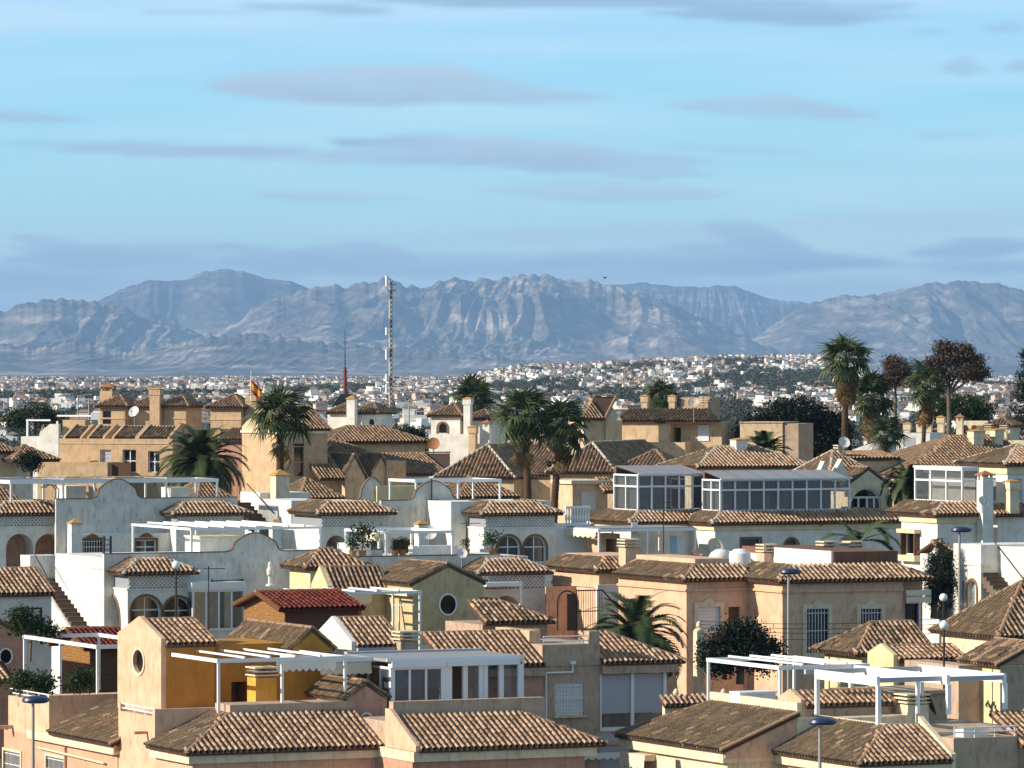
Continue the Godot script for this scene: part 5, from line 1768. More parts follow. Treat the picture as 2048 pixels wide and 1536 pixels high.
func middle_rows() -> void:
	# --- salmon gable at the picture's edge, its tile roof below
	start("gabled_house", "salmon gable with a round dark window beside wooden shed", "house", 47, 1290, 172, TURN)
	gable_z(mats.salmon, X(-50), 0, -1.0, Y(47, 1268), Y(0, 1243), -6.0, 0, "near", [F(0, 22, 1299, 1326, 0, "o")])
	slope(Vector3(X(-60, 2.2), Y(20, 1362, 2.2), 2.2), Vector3(X(26, 2.2), Y(20, 1362, 2.2), 2.2), Vector3(X(8, 0.1), Y(8, 1322, 0.1), 0.1), Vector3(X(-60, 0.1), Y(8, 1322, 0.1), 0.1), "near")

	# --- wooden sheds with red roofs
	for q in [["small wooden shed with red tile roof beside white pergola", 180, 1385, 174, 118, 262, 1288, 1257], ["long wooden roof cabin with red tile roof behind the mustard house", 570, 1255, 168, 488, 716, 1209, 1183]]:
		start("wooden_shed", q[0], "shed", q[1], q[2], q[3], TURN)
		var z0 := Z(q[4])
		var e := Y(q[1], q[6])
		var t := Y((q[1] + q[4]) * 0.5, q[7] + 3, z0 * 0.5)
		var w := X(q[5])
		var n := int((e - Y(q[1], q[2])) / 0.14) + 3
		for i in n:                                                # boards round the sunny end; front ones darker, its shade put into the wood
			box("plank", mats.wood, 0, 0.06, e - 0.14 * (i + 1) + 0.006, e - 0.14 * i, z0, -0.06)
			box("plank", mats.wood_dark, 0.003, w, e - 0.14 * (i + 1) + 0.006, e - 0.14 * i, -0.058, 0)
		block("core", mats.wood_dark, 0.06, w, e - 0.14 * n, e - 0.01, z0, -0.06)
		for i in 9:
			var k := i / 9.0
			gable_wall("plank", mats.wood, PackedVector2Array([Vector2(lerpf(z0, z0 * 0.5, k), lerpf(e, t, k) + 0.004), Vector2(lerpf(0, z0 * 0.5, k), lerpf(e, t, k) + 0.004), Vector2(lerpf(0, z0 * 0.5, (i + 1) / 9.0), lerpf(e, t, (i + 1) / 9.0)), Vector2(lerpf(z0, z0 * 0.5, (i + 1) / 9.0), lerpf(e, t, (i + 1) / 9.0))]), -0.06, 0.0, true, 0.0)
		slope(Vector3(-0.4, e - 0.2, 0.35), Vector3(w + 0.2, e - 0.2, 0.35), Vector3(w + 0.2, t + 0.02, z0 * 0.5), Vector3(-0.4, t + 0.02, z0 * 0.5), "red", 0.0, "t")
		slope(Vector3(w + 0.2, e - 0.2, z0 - 0.35), Vector3(-0.4, e - 0.2, z0 - 0.35), Vector3(-0.4, t + 0.02, z0 * 0.5), Vector3(w + 0.2, t + 0.02, z0 * 0.5), "red")
		for s in [0.35, z0 - 0.35]:
			var st := surf()
			var a := Vector3(-0.43, e - 0.28, s)
			var b := Vector3(-0.43, t - 0.04, z0 * 0.5)
			quad(st, a, a + Vector3(0, 0.16, 0), b + Vector3(0, 0.16, 0), b)
			quad(st, b, b + Vector3(0, 0.16, 0), a + Vector3(0, 0.16, 0), a)
			quad(st, a + Vector3(0, 0.16, 0), a + Vector3(0.05, 0.16, 0), b + Vector3(0.05, 0.16, 0), b + Vector3(0, 0.16, 0))
			obj("barge_board", st, mats.wood)

	# --- the olive house with the round window
	var ol := start("gabled_house", "olive house with round white framed window in its plain gable", "house", 825, 1255, 176, TURN)
	var y0 := Y(825, 1290)
	gable_z(mats.olive, 0, X(967), y0, Y(825, 1166), Y(893, 1130), -4.8, 0, "near", [F(880, 911, 1190, 1228, 0, "o")], 0.15, [], 0.1)
	var e2 := Y(655, 1176, -3.0)
	var xg := X(655, -3.0)
	var zg := Z(622, xg)
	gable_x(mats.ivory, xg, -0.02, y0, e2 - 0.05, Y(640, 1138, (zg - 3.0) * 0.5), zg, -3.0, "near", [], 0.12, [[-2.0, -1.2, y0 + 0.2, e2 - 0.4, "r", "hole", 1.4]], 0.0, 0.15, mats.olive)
	box("cornice", mats.cream, -0.35, -0.003, e2 - 0.3, e2 - 0.1, -3.0, 0.15)
	hip(X(610, -6.5), X(745, -6.5), e2 + 0.75, -9.5, -6.5, 0.8, "near")
	block("wall", mats.ivory, X(612, -6.5) + 0.3, X(742, -6.5), y0, e2 + 0.74, -9.2, -6.7)
	box("awning_case", mats.canvas, X(697, -2.8), X(740, -2.8), Y(700, 1204, -2.8), Y(700, 1190, -2.8), -2.95, -2.6)
	valance("awning", mats.canvas, Vector3(X(697, -2.8), Y(700, 1203, -2.6), -2.58), Vector3(X(735, -2.8), Y(700, 1203, -2.6), -2.58), 0.15, 6)
	yagi("thin television antenna on the terrace wall of olive house", 798, 1205, 172, 1.6, 40, mats.paint)
	start_on("pergola", "thin white flat pergola above the wooden roof cabin", "pergola", ol, Vector3(X_of(ol, 577, 1.5), y0 - 0.4, 1.5))
	var hq := Y(577, 1192)
	pergola(mats.paint, X(840), 3.0, hq, 2, 2, 5, 0.0, 0.12)
	post(mats.paint, X(605), 0, 0, hq)

	start("tile_porch", "low porch with dark tile roof joined to the taupe corner house", "porch", 965, 1247, 168, TURN)
	var ew := Y(965, 1246)
	skirt(0, X(1106), ew, 0.3, 4.0, 1.9, 0.85, "near", true, false, -0.4)
	block("wall", mats.taupe, 0.0, X(1095), ew - 2.5, ew - 0.08, -3.9, 0)

	# --- white house with the outside stair
	var d1 := start("white_house", "low white house with tile roof beside the outside stair", "house", 103, 1190, 180, TURN)
	var e1 := Y(60, 1188)
	block("wall", mats.white, X(-60), 0, e1 - 4.5, e1 - 0.06, -4.0, 0, [])
	var f1 := slope(Vector3(X(-60), e1, 0.3), Vector3(0.05, e1, 0.3), Vector3(0.05, e1 + 1.05, -2.2), Vector3(X(-60), e1 + 1.05, -2.2), "near", 0.3, "t")
	ridge(Vector3(0.05, e1, 0.3), Vector3(0.05, e1 + 1.05, -2.2), true, f1)
	start_on("metal_frame", "black square metal frame on the white wall behind a bush", "metal frame", d1, Vector3(X_of(d1, 29, 0.3), Y(29, 1290, 0.3), 0.3))
	for q in [[0.0, 0.08, 0.0, 1.7], [1.25, 1.33, 0.0, 1.7], [0.6, 0.66, 0.9, 1.7], [0.08, 1.25, 1.62, 1.7], [0.08, 1.25, 0.85, 0.92]]: box("bar", mats.iron, q[0], q[1], q[2], q[3], -0.04 if q[1] - q[0] < 0.2 else -0.037, 0.04 if q[1] - q[0] < 0.2 else 0.037)

	var d3 := moorish("white house with outside stair and two cross paned arches below woven band", 255, 1147, 184, 383, 4.0, 0.62, [[262, 322, 1193, 1258, "cross+trim_brown_trim", 0.3], [328, 384 - 1.0, 1195, 1258, "cross+trim_brown_trim", 0.3]], [[208, 240, 1190, 1258, "cross+trim_brown_trim"]])
	var y3 := Y(255, 1147)
	var zw := Z(145)
	block("side_wall", mats.white_old, 0.02, 3.0, 0, YS(147, 1117), zw, -4.003)
	var zb := -1.9
	bell_wall(mats.grey_old, X(208, zb), X(765, zb), y3 - 3.5, Y(300, 1107, zb), zb, [[X(511, zb), X(571, zb) - X(511, zb), Y(511, 1071, zb) - Y(511, 1108, zb)]])
	block("terrace_floor", mats.white_old, X(208, zb) + 0.1, X(760, zb), 0, Y(300, 1115, zb), -9.0, zb - 0.25)
	# the stair against the sunny wall, with its outer wall and hand rails
	var zs := Z(118)
	stairs(mats.stair, -1.15, -0.02, zs, YS(120, 1150), Z(200), YS(205, 1262))
	gable_wall("stair_wall", mats.white, PackedVector2Array([Vector2(zs, 0), Vector2(Z(180), 0), Vector2(Z(200), YS(200, 1262) - 0.2), Vector2(zs, YS(120, 1150) + 0.15)]), -0.15, 0.0, true, -1.32)
	block("stair_landing", mats.white_old, -1.5, 0.0, 0, YS(112, 1110), zs - 1.4, zs - 0.003)
	tube("hand_rail", mats.iron, [Vector3(-0.08, YS(120, 1150) + 1.0, zs), Vector3(-0.08, YS(205, 1262) + 0.9, Z(203))], 0.03, 6)
	tube("hand_rail", mats.iron, [Vector3(-1.25, YS(120, 1150) + 1.0, zs), Vector3(-1.25, YS(150, 1190) + 0.6, Z(150))], 0.03, 6)
	start_on("sunroom", "white framed sunroom beside the cross paned arches", "sunroom", d3, Vector3(X_of(d3, 386, 0.6), 0, 0.6))
	var hs := Y(386, 1180)
	glazing(X(488), hs - Y(386, 1262), 0, 4, 0.0, 0, false, Y(386, 1262), 2, mats.paint)
	glazing(2.5, hs - Y(386, 1262), 0, 2, 0.0, -2.5, true, Y(386, 1262), 0, mats.paint)
	box("roof_slab", mats.paint, -0.1, X(490), hs, hs + 0.35, -2.7, 0.12)
	box("base_wall", mats.white, 0, X(488), 0, Y(386, 1262), -2.6, 0)
	box("back_wall", mats.grey_old, 0.1, X(488), Y(386, 1262) + 0.003, hs, -2.6, -2.4)
	start_on("airer", "black folded clothes airer lying on the sunroom roof", "clothes airer", d3, Vector3(X_of(d3, 424, 0.4), Y(424, 1178, 0.4), 0.4))
	for k in 4: tube("bar", mats.iron, [Vector3(0, 0.1 + 0.08 * k, -0.2), Vector3(1.7, 0.16 + 0.07 * k, -0.2)], 0.03, 5)
	for k in 2: tube("leg", mats.iron, [Vector3(0.1 + 1.5 * k, 0, -0.2), Vector3(0.1 + 1.5 * k, 0.45, -0.2)], 0.03, 5)
	# on its terrace
	start_on("pergola", "white pergola with pale cover above the bell shaped white parapet", "pergola", d3, Vector3(X_of(d3, 383, -2.6), Y(383, 1118, -2.6), -2.6))
	var h3 := Y(383, 1061)
	pergola(mats.paint, X(640), -Z(266), h3, 3, 2, 7, 0.0, 0.12)
	start_on("roof_room", "white roof room under the pergola with pale cover", "roof room", d3, Vector3(X_of(d3, 400, -5.0), Y_of(d3, 383, 1118, -2.6), -5.0))
	block("wall", mats.white, 0, 2.2, 0, Y(400, 1076), -2.0, 0)
	box("coping", mats.yellow_trim, -0.05, 2.25, Y(400, 1076), Y(400, 1076) + 0.08, -2.05, 0.05)
	start_on("ladder", "black steel ladder rising above the white parapet", "ladder", d3, Vector3(X_of(d3, 208, -4.2), Y_of(d3, 208, 1118, -4.2), -4.2))
	for k in 2: tube("rail", mats.iron, [Vector3(0.34 * k, 0, 0), Vector3(0.34 * k, 1.1, 0)], 0.06, 6)
	for k in 4: tube("rung", mats.iron, [Vector3(0, 0.2 + 0.24 * k, 0), Vector3(0.34, 0.2 + 0.24 * k, 0)], 0.02, 5)
	start_on("statuette", "small figurine of a bird on the old grey parapet", "statuette", d3, Vector3(X_of(d3, 540, -1.0), Y_of(d3, 540, 1172, -1.0), -1.0))
	var bird := surf()
	lathe(bird, Vector3.ZERO, [[0.22, 0.0], [0.2, 0.08], [0.1, 0.12], [0.09, 0.45], [0.16, 0.55], [0.17, 0.75], [0.09, 0.95], [0.1, 1.05], [0.06, 1.15], [0.0, 1.18]], 12)
	bar(bird, Vector3(0.05, 1.06, 0), Vector3(0.2, 1.02, 0), 0.03, 6, 0.0)
	obj("figure", bird, mats.dish)
	globe_lamp("white post lamp in front of the grey parapet", 352, 1130, 172, 4.0)
	yagi("tall black television antenna beside the sunroom", 417, 1132, 176, 3.5, 10, mats.iron)

	var d4 := moorish("white house with woven band and arch behind the olive gable", 962, 1147, 187, 1092, 4.0, 0.66, [[985, 1040, 1192, 1262, "hole", 1.6]])
	bell_wall(mats.grey_old, X(640, -1.9), X(1000, -1.9), 0, Y(960, 1110, -1.9), -1.9, [])
	block("terrace_floor", mats.white_old, X(645, -1.9), X(1060, -1.9), 0, Y(960, 1114, -1.9), -8.0, -2.13)
	box("canopy_post", mats.paint, X(1042, 1.0) - 0.06, X(1042, 1.0) + 0.06, 0, Y(1042, 1172, 1.0), 0.9, 1.0)
	box("canopy", mats.paint, X(972, 1.0), X(1044, 1.0), Y(1042, 1172, 1.0), Y(1042, 1168, 1.0) + 0.1, 0.0, 1.05)
	var tf := Y(960, 1114, -1.9)
	start_on("pergola", "white pergola shading plants on the grey parapet terrace", "pergola", d4, Vector3(X_of(d4, 772, -2.6), tf, -2.6))
	pergola(mats.paint, X(905), -Z(692), Y(772, 1068), 3, 2, 0, 0.0, 0.13)
	valance("awning", mats.canvas, Vector3(-0.1, Y(772, 1068), Z(735)), Vector3(-0.1, Y(772, 1068), -0.2), 0.4, 7)
	start_on("roof_cabinet", "low white shed on the terrace under white pergola", "cabinet", d4, Vector3(X_of(d4, 700, -4.4), tf, -4.4))
	block("wall", mats.white, 0, X(742), 0, Y(700, 1087), -1.6, 0)
	start_on("planter_wall", "white low wall carrying potted plants on the terrace", "planter", d4, Vector3(X_of(d4, 825, -4.0), tf, -4.0))
	block("wall", mats.white, 0, X(915), 0, Y(825, 1092), -0.5, 0)
	for k in 6: potted("small green potted plant on the pergola terrace", d4, Vector3(X_of(d4, [705, 725, 790, 805, 932, 985][k], -3.2), tf, -3.2), [0.7, 1.3, 0.5, 0.6, 0.5, 0.9][k], mats.leaf, 40 + k)
	for k in range(1, 7):
		var n := get_node("potted_plant" if k == 1 else "potted_plant_%03d" % (k - 1))
		n.set_meta("group", "potted plants on the pergola terrace")
	dish("white satellite dish on short mast in front of grey parapet", 924, 1107, 183, 0.27, 10, 0.9, mats.dish)
	yagi("small dark television antenna on the grey parapet terrace", 933, 1042, 190, 1.9, 30, mats.iron)

	# --- the upper white row
	moorish("white house with two arched porches and woven band under short tile roof", -8, 1029, 212, 142, 4.0, 0.55, [[12, 67, 1068, 1140, "wall", 1.2], [70, 126, 1068, 1140, "wall", 1.2]])
	box("porch_floor", mats.rust, 0.2, X(128), Y(20, 1140), Y(20, 1132), -1.0, -0.1)
	var w2 := moorish("white house with bell shaped parapet and tile roofed corner bay", 352, 1029, 213, 490, 4.0, 0.58, [])
	var ze := -1.6
	bell_wall(mats.grey_old, X(112, ze), X(475, ze), 0, Y(180, 998, ze), ze, [[X(235, ze), X(288, ze) - X(235, ze), Y(235, 957, ze) - Y(235, 996, ze)]])
	block("wall", mats.white, X(142, -0.9), X(348, -0.9), 0, Y(180, 1068, -0.9), ze, -0.9, [F(163, 205, 1080, 1108, -0.9, "r", "bars+white+trim_brown_trim", 0.2), F(272, 312, 1080, 1108, -0.9, "r", "cross+trim_brown_trim", 0.2)])
	for q in [[163, 205], [272, 312]]:
		var mid := X((q[0] + q[1]) * 0.5, -0.9)
		var st := surf()
		var pts := PackedVector2Array([Vector2(mid - 0.45, Y(180, 1079, -0.9) + 0.1)])
		for i in 9: pts.append(Vector2(mid - 0.38 + 0.76 * i / 8.0, Y(180, 1079, -0.9) + 0.12 + 0.2 * sin(PI * i / 8.0)))
		pts.append(Vector2(mid + 0.45, Y(180, 1079, -0.9) + 0.1))
		prism(st, pts, -0.91, -0.82)
		obj("window_crest", st, mats.brown_trim)
	chimney(mats.white, X(150, 3.0), 3.0, 0, Y(150, 1037, 3.0), 0.62, "pyramid")
	start_on("pergola", "long white pergola frame along the upper terrace before the palm", "pergola", w2, Vector3(X_of(w2, 22, -2.2), Y_of(w2, 180, 1003, -2.2), -2.2))
	var hw := Y(22, 968)
	pergola(mats.paint, X(434), 3.2, hw, 5, 2, 3, 0.0, 0.2)
	for k in 4: box("glass_roof", mats.pane, X(434) * k / 4.0 + 0.05, X(434) * (k + 1) / 4.0 - 0.05, hw + 0.29, hw + 0.31, -3.0, 0.0)
	start_on("terrace_block", "row of small white roof sheds under the long pergola frame", "roof shed", w2, Vector3(X_of(w2, 125, -5.5), Y_of(w2, 180, 1003, -5.5), -5.5))
	block("wall", mats.white, X(132), X(172), 0, Y(130, 972), -1.5, 0)
	start_on("terrace_block", "white cube shaped roof shed beside the long pergola's end post", "roof shed", w2, Vector3(X_of(w2, 342, -4.5), Y_of(w2, 180, 1003, -4.5), -4.5))
	block("wall", mats.white, 0, X(380), 0, Y(342, 975), -1.5, 0)
	start_on("garden_chair", "curved steel garden chair frame on the upper terrace", "chair", w2, Vector3(X_of(w2, 110, -2.6), Y_of(w2, 110, 998, -2.6), -2.6))
	for k in 2:
		tube("frame", mats.steel, [Vector3(0, 0, 0.5 * k), Vector3(0.05, 0.5, 0.5 * k), Vector3(-0.15, 0.75, 0.5 * k), Vector3(-0.5, 0.8, 0.5 * k), Vector3(-0.8, 0.62, 0.5 * k)], 0.04, 6)
	tube("cross_bar", mats.steel, [Vector3(-0.15, 0.75, 0), Vector3(-0.15, 0.75, 0.5)], 0.03, 6)

	var w3 := moorish("white house with porch arches and wide woven band behind the terrace plants", 641, 1028, 212, 780, 4.2, 0.6, [[652, 694, 1071, 1130, "hole", 1.8], [726, 768, 1071, 1130, "hole", 1.8]])
	ze = -1.7
	bell_wall(mats.grey_old, X(762, ze), X(975, ze), 0, Y(800, 1001, ze), ze, [[X(867, ze), X(918, ze) - X(867, ze), Y(867, 962, ze) - Y(867, 1000, ze)]])
	block("wall", mats.white, X(780, -0.9), X(965, -0.9), 0, Y(800, 1062, -0.9), ze, -0.9, [F(790, 824, 1083, 1108, -0.9, "r", "door+trim_brown_trim", 0.2), F(897, 935, 1083, 1108, -0.9, "r", "dark+trim_brown_trim", 0.2)])
	chimney(mats.white, X(843, 3.0), 3.0, 0, Y(843, 1039, 3.0), 0.6, "pyramid")
	block("side_wall", mats.white_old, 0.02, 2.5, 0, YS(545, 999), -9.0, -4.2)
	stairs(mats.stair, -1.0, -0.02, -10.5, YS(515, 1000), -6.5, YS(560, 1060))
	tube("hand_rail", mats.iron, [Vector3(-0.08, YS(515, 1000) + 0.9, -10.5), Vector3(-0.08, YS(560, 1060) + 0.9, -6.5)], 0.03, 6)
	chimney(mats.white, X(550, 4.0), 4.0, 0, Y(550, 1038, 4.0), 0.5, "pyramid")
	start_on("mast", "tall thin black antenna mast against the bell shaped parapet", "antenna mast", w3, Vector3(X_of(w3, 863, -1.5), Y_of(w3, 863, 1055, -1.5), -1.5))
	tube("pole", mats.iron, [Vector3.ZERO, Vector3(0, Y(863, 958), 0)], 0.045, 6)
	for k in 3: tube("bracket", mats.iron, [Vector3(0, 0.4 + 0.55 * k, 0), Vector3(0.3, 0.5 + 0.5 * k, 0)], 0.025, 5)
	box("junction_box", mats.iron, X(872), X(877), Y(872, 1004), Y(872, 999), -0.05, 0.05)
	dish("large white satellite dish beside ochre capped white chimney", 858, 1066, 200, 0.42, 8, 1.2, mats.dish)
	start_on("pergola", "white pergola frame behind the bell shaped parapet with antenna mast", "pergola", w3, Vector3(X_of(w3, 832, -3.0), Y_of(w3, 832, 1003, -3.0), -3.0))
	pergola(mats.paint, X(1000), 3.6, Y(832, 965), 3, 2, 0, 0.0, 0.16)
	# a second bell parapet seen behind, catching the sun
	start("white_house", "white terrace wall with a sunlit end and bell gable by tile roofs", "house", 750, 1003, 226, TURN)
	bell_wall(mats.white_old, X(690), 0, 0, Y(700, 1000), 0, [[X(745), X(775) - X(745), Y(745, 956) - Y(745, 1000)]])
	block("wall", mats.ivory, 0.003, X(840), 0, Y(760, 972), -0.4, 0.3)
	block("wall", mats.white, X(520), X(620), 0, Y(560, 985), -3.0, 0.0)
	chimney(mats.cream, X(552), 0.6, 0, Y(552, 938, 0.6), 0.85, "pyramid")

	var w4 := moorish("white house with two brown framed arched windows beside the twin palms", 968, 1029, 212, 1112, 4.0, 0.6, [[996, 1040, 1072, 1125, "cross+trim_brown_trim", 0.25], [1048, 1092, 1072, 1125, "cross+trim_brown_trim", 0.25]])
	block("terrace_wall", mats.white, X(905, -2), X(1105, -2), 0, Y(950, 1003, -2), -6.0, -2.2)

	# --- peach houses by the date palm
	var p1 := start("peach_house", "low peach house with iron gate and sunlit tile skirt roof", "house", 1198, 1178, 186, TURN)
	var ep := Y(1198, 1142)
	block("wall", mats.peach, 0, X(1245), 0, ep - 0.06, Z(1105), 0)
	box("cornice", mats.peach, -0.08, X(1245), Y(1198, 1176), Y(1198, 1170), Z(1105), 0.08)
	skirt(-0.3, X(1262), ep, 0.3, -Z(1090), 1.1, 0.55, "near", false, true, -0.2)
	block("parapet", mats.peach, 0.75, 3.2, ep, Y(1170, 1112, -1), Z(1130, 0.7), -0.85)
	block("wall", mats.peach_deep, X(1092, -2.5), 0, 0, Y(1100, 1240, -2.5) + 1.6, -2.6, -2.5)
	box("screen_wall", mats.white, X(1195, 1.2), X(1240, 1.2), 0, Y(1200, 1170, 1.2), 1.0, 1.2)
	chimney(mats.peach, X(1262, 0.5), 0.3, ep - 0.4, Y(1262, 1078, 0.5), 0.75, "slots")
	start_on("iron_gate", "black iron stair cage with arched hoops beside the date palm", "iron gate", p1, Vector3(X_of(p1, 1115, 2.5), Y_of(p1, 1115, 1262, 2.5), 2.5))
	var hg := Y(1115, 1182)
	for q in [[0.0, 1.0], [3.3, 4.2]]:
		var pts := [Vector3(q[0], 0, 0)]
		for i in 9: pts.append(Vector3(lerpf(q[0], q[1], 0.5 - 0.5 * cos(PI * i / 8.0)), hg - 0.5 + 0.5 * sin(PI * i / 8.0), 0))
		pts.append(Vector3(q[1], 0, 0))
		tube("hoop", mats.iron, pts, 0.04, 6)
	box("gate_leaf", mats.iron, 0.5, 0.95, 0, hg - 0.15, -0.03, 0.03)
	for k in 12: tube("bar", mats.iron, [Vector3(1.0 + 0.12 * k, 0, 0), Vector3(1.0 + 0.12 * k, hg, 0)], 0.014, 5)
	tube("rail", mats.iron, [Vector3(1.0, hg, 0), Vector3(2.35, hg, 0), Vector3(3.3, hg - 1.0, 0)], 0.035, 6)
	tube("rail", mats.iron, [Vector3(1.0, 0.9, 0), Vector3(2.35, 0.9, 0)], 0.03, 6)

	var p2 := start("peach_house", "wide peach house with barred windows and cream window crests", "house", 1373, 1310, 178, TURN)
	var yb := Y(1373, 1330)
	var y2 := Y(1375, 1160)
	var xm := X(1497)
	block("wall", mats.peach, 0, xm, 0, y2 - 0.06, Z(1237), 0, [F(1396, 1440, 1214, 1262, 0, "r", "shutter+crest", 0.15), F(1457, 1480, 1214, 1275, 0, "r", "door", 0.2)])
	for q in [[1180, 0.1], [1163, 0.06]]: box("cornice", mats.peach, -q[1], xm - 0.003, Y(1373, q[0]) - 0.06, Y(1373, q[0]) + 0.04, Z(1237), q[1])
	skirt(-0.3, xm + 0.2, y2, 0.3, -Z(1237) + 0.3, 1.25, 0.6, "near", false, true, 0.3)
	block("parapet", mats.peach, 0.93, xm - 0.5, y2 + 0.2, Y(1385, 1118, -0.95), Z(1237), -0.95)
	# the wing that stands further forward
	var zf := 3.3
	var xa := X(1565, zf)
	var xe := X(1806, zf)
	block("wall", mats.peach, xa, xe, 0, y2 - 0.06, Z(1497, xa), zf, [F(1613, 1656, 1218, 1305, zf, "r", "bars+white+crest", 0.15), F(1721, 1762, 1218, 1300, zf, "r", "bars+white+crest", 0.15)])
	for q in [[1180, 0.1], [1163, 0.06]]: box("cornice", mats.peach, xa - q[1], xe + 0.003, Y(1373, q[0]) - 0.06, Y(1373, q[0]) + 0.04, Z(1497, xa), zf + q[1])
	skirt(xa - 0.3, X(1858, zf), y2, zf + 0.3, 5.0, 1.3, 0.62, "near", true, true, 0.4)
	var xw := X(1668, zf - 1.2)
	block("parapet", mats.brown_wall, xw, X(1800, zf - 1), y2 + 0.2, Y(1668, 1104, zf - 1.2), -7.0, zf - 1.2)
	box("roof_wall", mats.white, xw - 0.12, xw - 0.003, y2 + 0.2, YS(1660, 1104, xw) + 0.05, Z(1530, xw), zf - 1.25)
	box("roof_wall", mats.white, xw - 0.12, xw - 0.003, y2 + 0.2, YS(1660, 1112, xw) - 0.1, Z(1455, xw), Z(1530, xw) - 0.003)
	block("wall", mats.peach_deep, xe + 0.006, X(1858, zf), 0, y2 - 0.07, -3.0, zf - 0.6, [F(1810, 1836, 1208, 1256, zf - 0.6, "r", "bars", 0.15)])
	for k in 2: valance("awning", mats.canvas, Vector3(xe + 0.05, Y(1810, 1180 + 14 * k, zf), zf + 0.2), Vector3(X(1858, zf), Y(1810, 1180 + 14 * k, zf), zf + 0.2), 0.3, 7)
	box("drain_pipe", mats.paint, X(1850, zf) - 0.04, X(1850, zf) + 0.04, 0, Y(1810, 1205, zf), zf - 0.55, zf - 0.47)
	for q in [[1535, 1088, mats.peach], [1655, 1082, mats.pink], [1675, 1085, mats.white], [1708, 1082, mats.pink]]: chimney(q[2], X(q[0], -4.0), -4.0, y2, Y(q[0], q[1], -4.0), 0.72, "slots")
	start_on("water_tank", "round white water tank end lying on peach house roof", "water tank", p2, Vector3(X_of(p2, 1480, -3.0), Y_of(p2, 1480, 1128, -3.0), -3.0))
	var tk := surf()
	lathe(tk, Vector3(0, 0, 0), [[0.0, 0.72], [0.3, 0.68], [0.5, 0.5], [0.55, 0.0]], 18)
	obj("shell", tk, mats.canvas_white)
	start_on("cylinder_tank", "white covered furniture heap on the peach house roof terrace", "covered furniture", p2, Vector3(X_of(p2, 1430, -6.0), Y_of(p2, 1480, 1115, -5.0) - 0.3, -6.0))
	T.name = numbered("covered_furniture")
	var cv := surf()
	ball(cv, Vector3(0.3, 0.2, 0), Vector3(0.6, 0.5, 0.5), 14)
	ball(cv, Vector3(1.1, 0.05, 0.1), Vector3(0.6, 0.42, 0.5), 14)
	obj("cover", cv, mats.canvas_white)
	dish("large grey satellite dish above the peach house parapet", 1430, 1093, 184, 0.42, 25, 1.0, mats.dish_dull)
	dish("pinkish satellite dish standing low beside white covered furniture", 1392, 1112, 182, 0.36, 60, 0.8, mats.pink)
	street_lamp("tall slim street lamp with blue head before the peach house", 1577, 1146, 168, 10.5, 20)
	tree("round_bush", "dense dark green rounded bush before the peach house", 1480, 1345, 166, 0.9, [[0, 1.1, 0, 1.35, 0.95, 1.2], [-0.9, 0.7, 0.2, 0.8, 0.8, 0.8], [0.9, 0.8, 0.1, 0.85, 0.8, 0.8], [0.1, 1.6, 0, 0.8, 0.5, 0.7]], 15000, 0.10, mats.leaf_dark, 7)
	date_palm("short spreading date palm with long arching fronds by the iron gate", 1270, 1268, 172, 3.6, 2.9, 62, 3, 84, -28, 1.7, 0.4)
	start("garden_wall", "low garden wall with tile cap and two stone pine cone finials", "garden wall", 1330, 1420, 160, TURN)
	block("wall", mats.cream, 0, X(1460), -2, Y(1330, 1408), -0.25, 0)
	slope(Vector3(-0.1, Y(1330, 1411), 0.2), Vector3(X(1462), Y(1330, 1411), 0.2), Vector3(X(1462), Y(1330, 1411) + 0.3, -0.3), Vector3(-0.1, Y(1330, 1411) + 0.3, -0.3), "near", 0.5)
	for px in [1352, 1447]:
		var fn := surf()
		lathe(fn, Vector3(X(px, -0.3), Y(px, 1400, -0.3), -0.3), [[0.14, 0.0], [0.14, 0.08], [0.06, 0.12], [0.1, 0.2], [0.13, 0.3], [0.08, 0.42], [0.0, 0.48]], 12)
		obj("finial", fn, mats.cream)
	start("gate_pillar", "tall cream gate pillar with a stone finial beside dark bush", "pillar", 1394, 1312, 168, TURN)
	block("shaft", mats.cream, 0, 0.36, -1.5, Y(1394, 1262), -0.36, 0)
	var fin := surf()
	lathe(fin, Vector3(0.18, Y(1394, 1262), -0.18), [[0.2, 0.0], [0.2, 0.07], [0.06, 0.12], [0.12, 0.2], [0.09, 0.36], [0.0, 0.42]], 12)
	obj("finial", fin, mats.cream)
	start("hedge_wall", "clipped green hedge behind the garden wall", "hedge", 1345, 1400, 162, TURN)
	T.name = numbered("hedge")
	crown("foliage", mats.leaf, [[2.6, -0.6, -0.8, 2.6, 1.5, 0.5], [1.0, -0.6, -0.8, 1.0, 1.4, 0.5], [4.3, -0.6, -0.8, 1.0, 1.4, 0.5]], 9000, 0.09, 12)

	# --- the white house with the long conservatory
	var f := start("white_house", "white house with long glazed conservatories above its tile skirt", "house", 1265, 1046, 216, TURN)
	var yf := Y(1268, 1046)
	var xb := X(1400)
	block("wall", mats.white, 0, xb + 0.6, 0, yf - 0.06, -6.0, 0)
	box("cornice", mats.yellow_trim, -0.12, xb, yf - 0.38, yf - 0.07, -5.0, 0.12)
	skirt(-0.35, xb + 1.0, yf, 0.35, -Z(1185), 1.2, 0.58, "near", false, true, 0.3, true)
	var zq := 3.0
	var xq := X(1430, zq)
	block("wall", mats.white, xq, X(1808, zq), 0, yf - 0.06, -6.0, zq, [F(1483, 1520, 1078, 1110, zq, "r", "dark+trim_brown_trim", 0.2), F(1570, 1596, 1078, 1112, zq, "a", "dark+trim_brown_trim", 0.2)])
	box("cornice", mats.yellow_trim, xq - 0.12, X(1808, zq) + 0.1, yf - 0.38, yf - 0.07, -5.0, zq + 0.12)
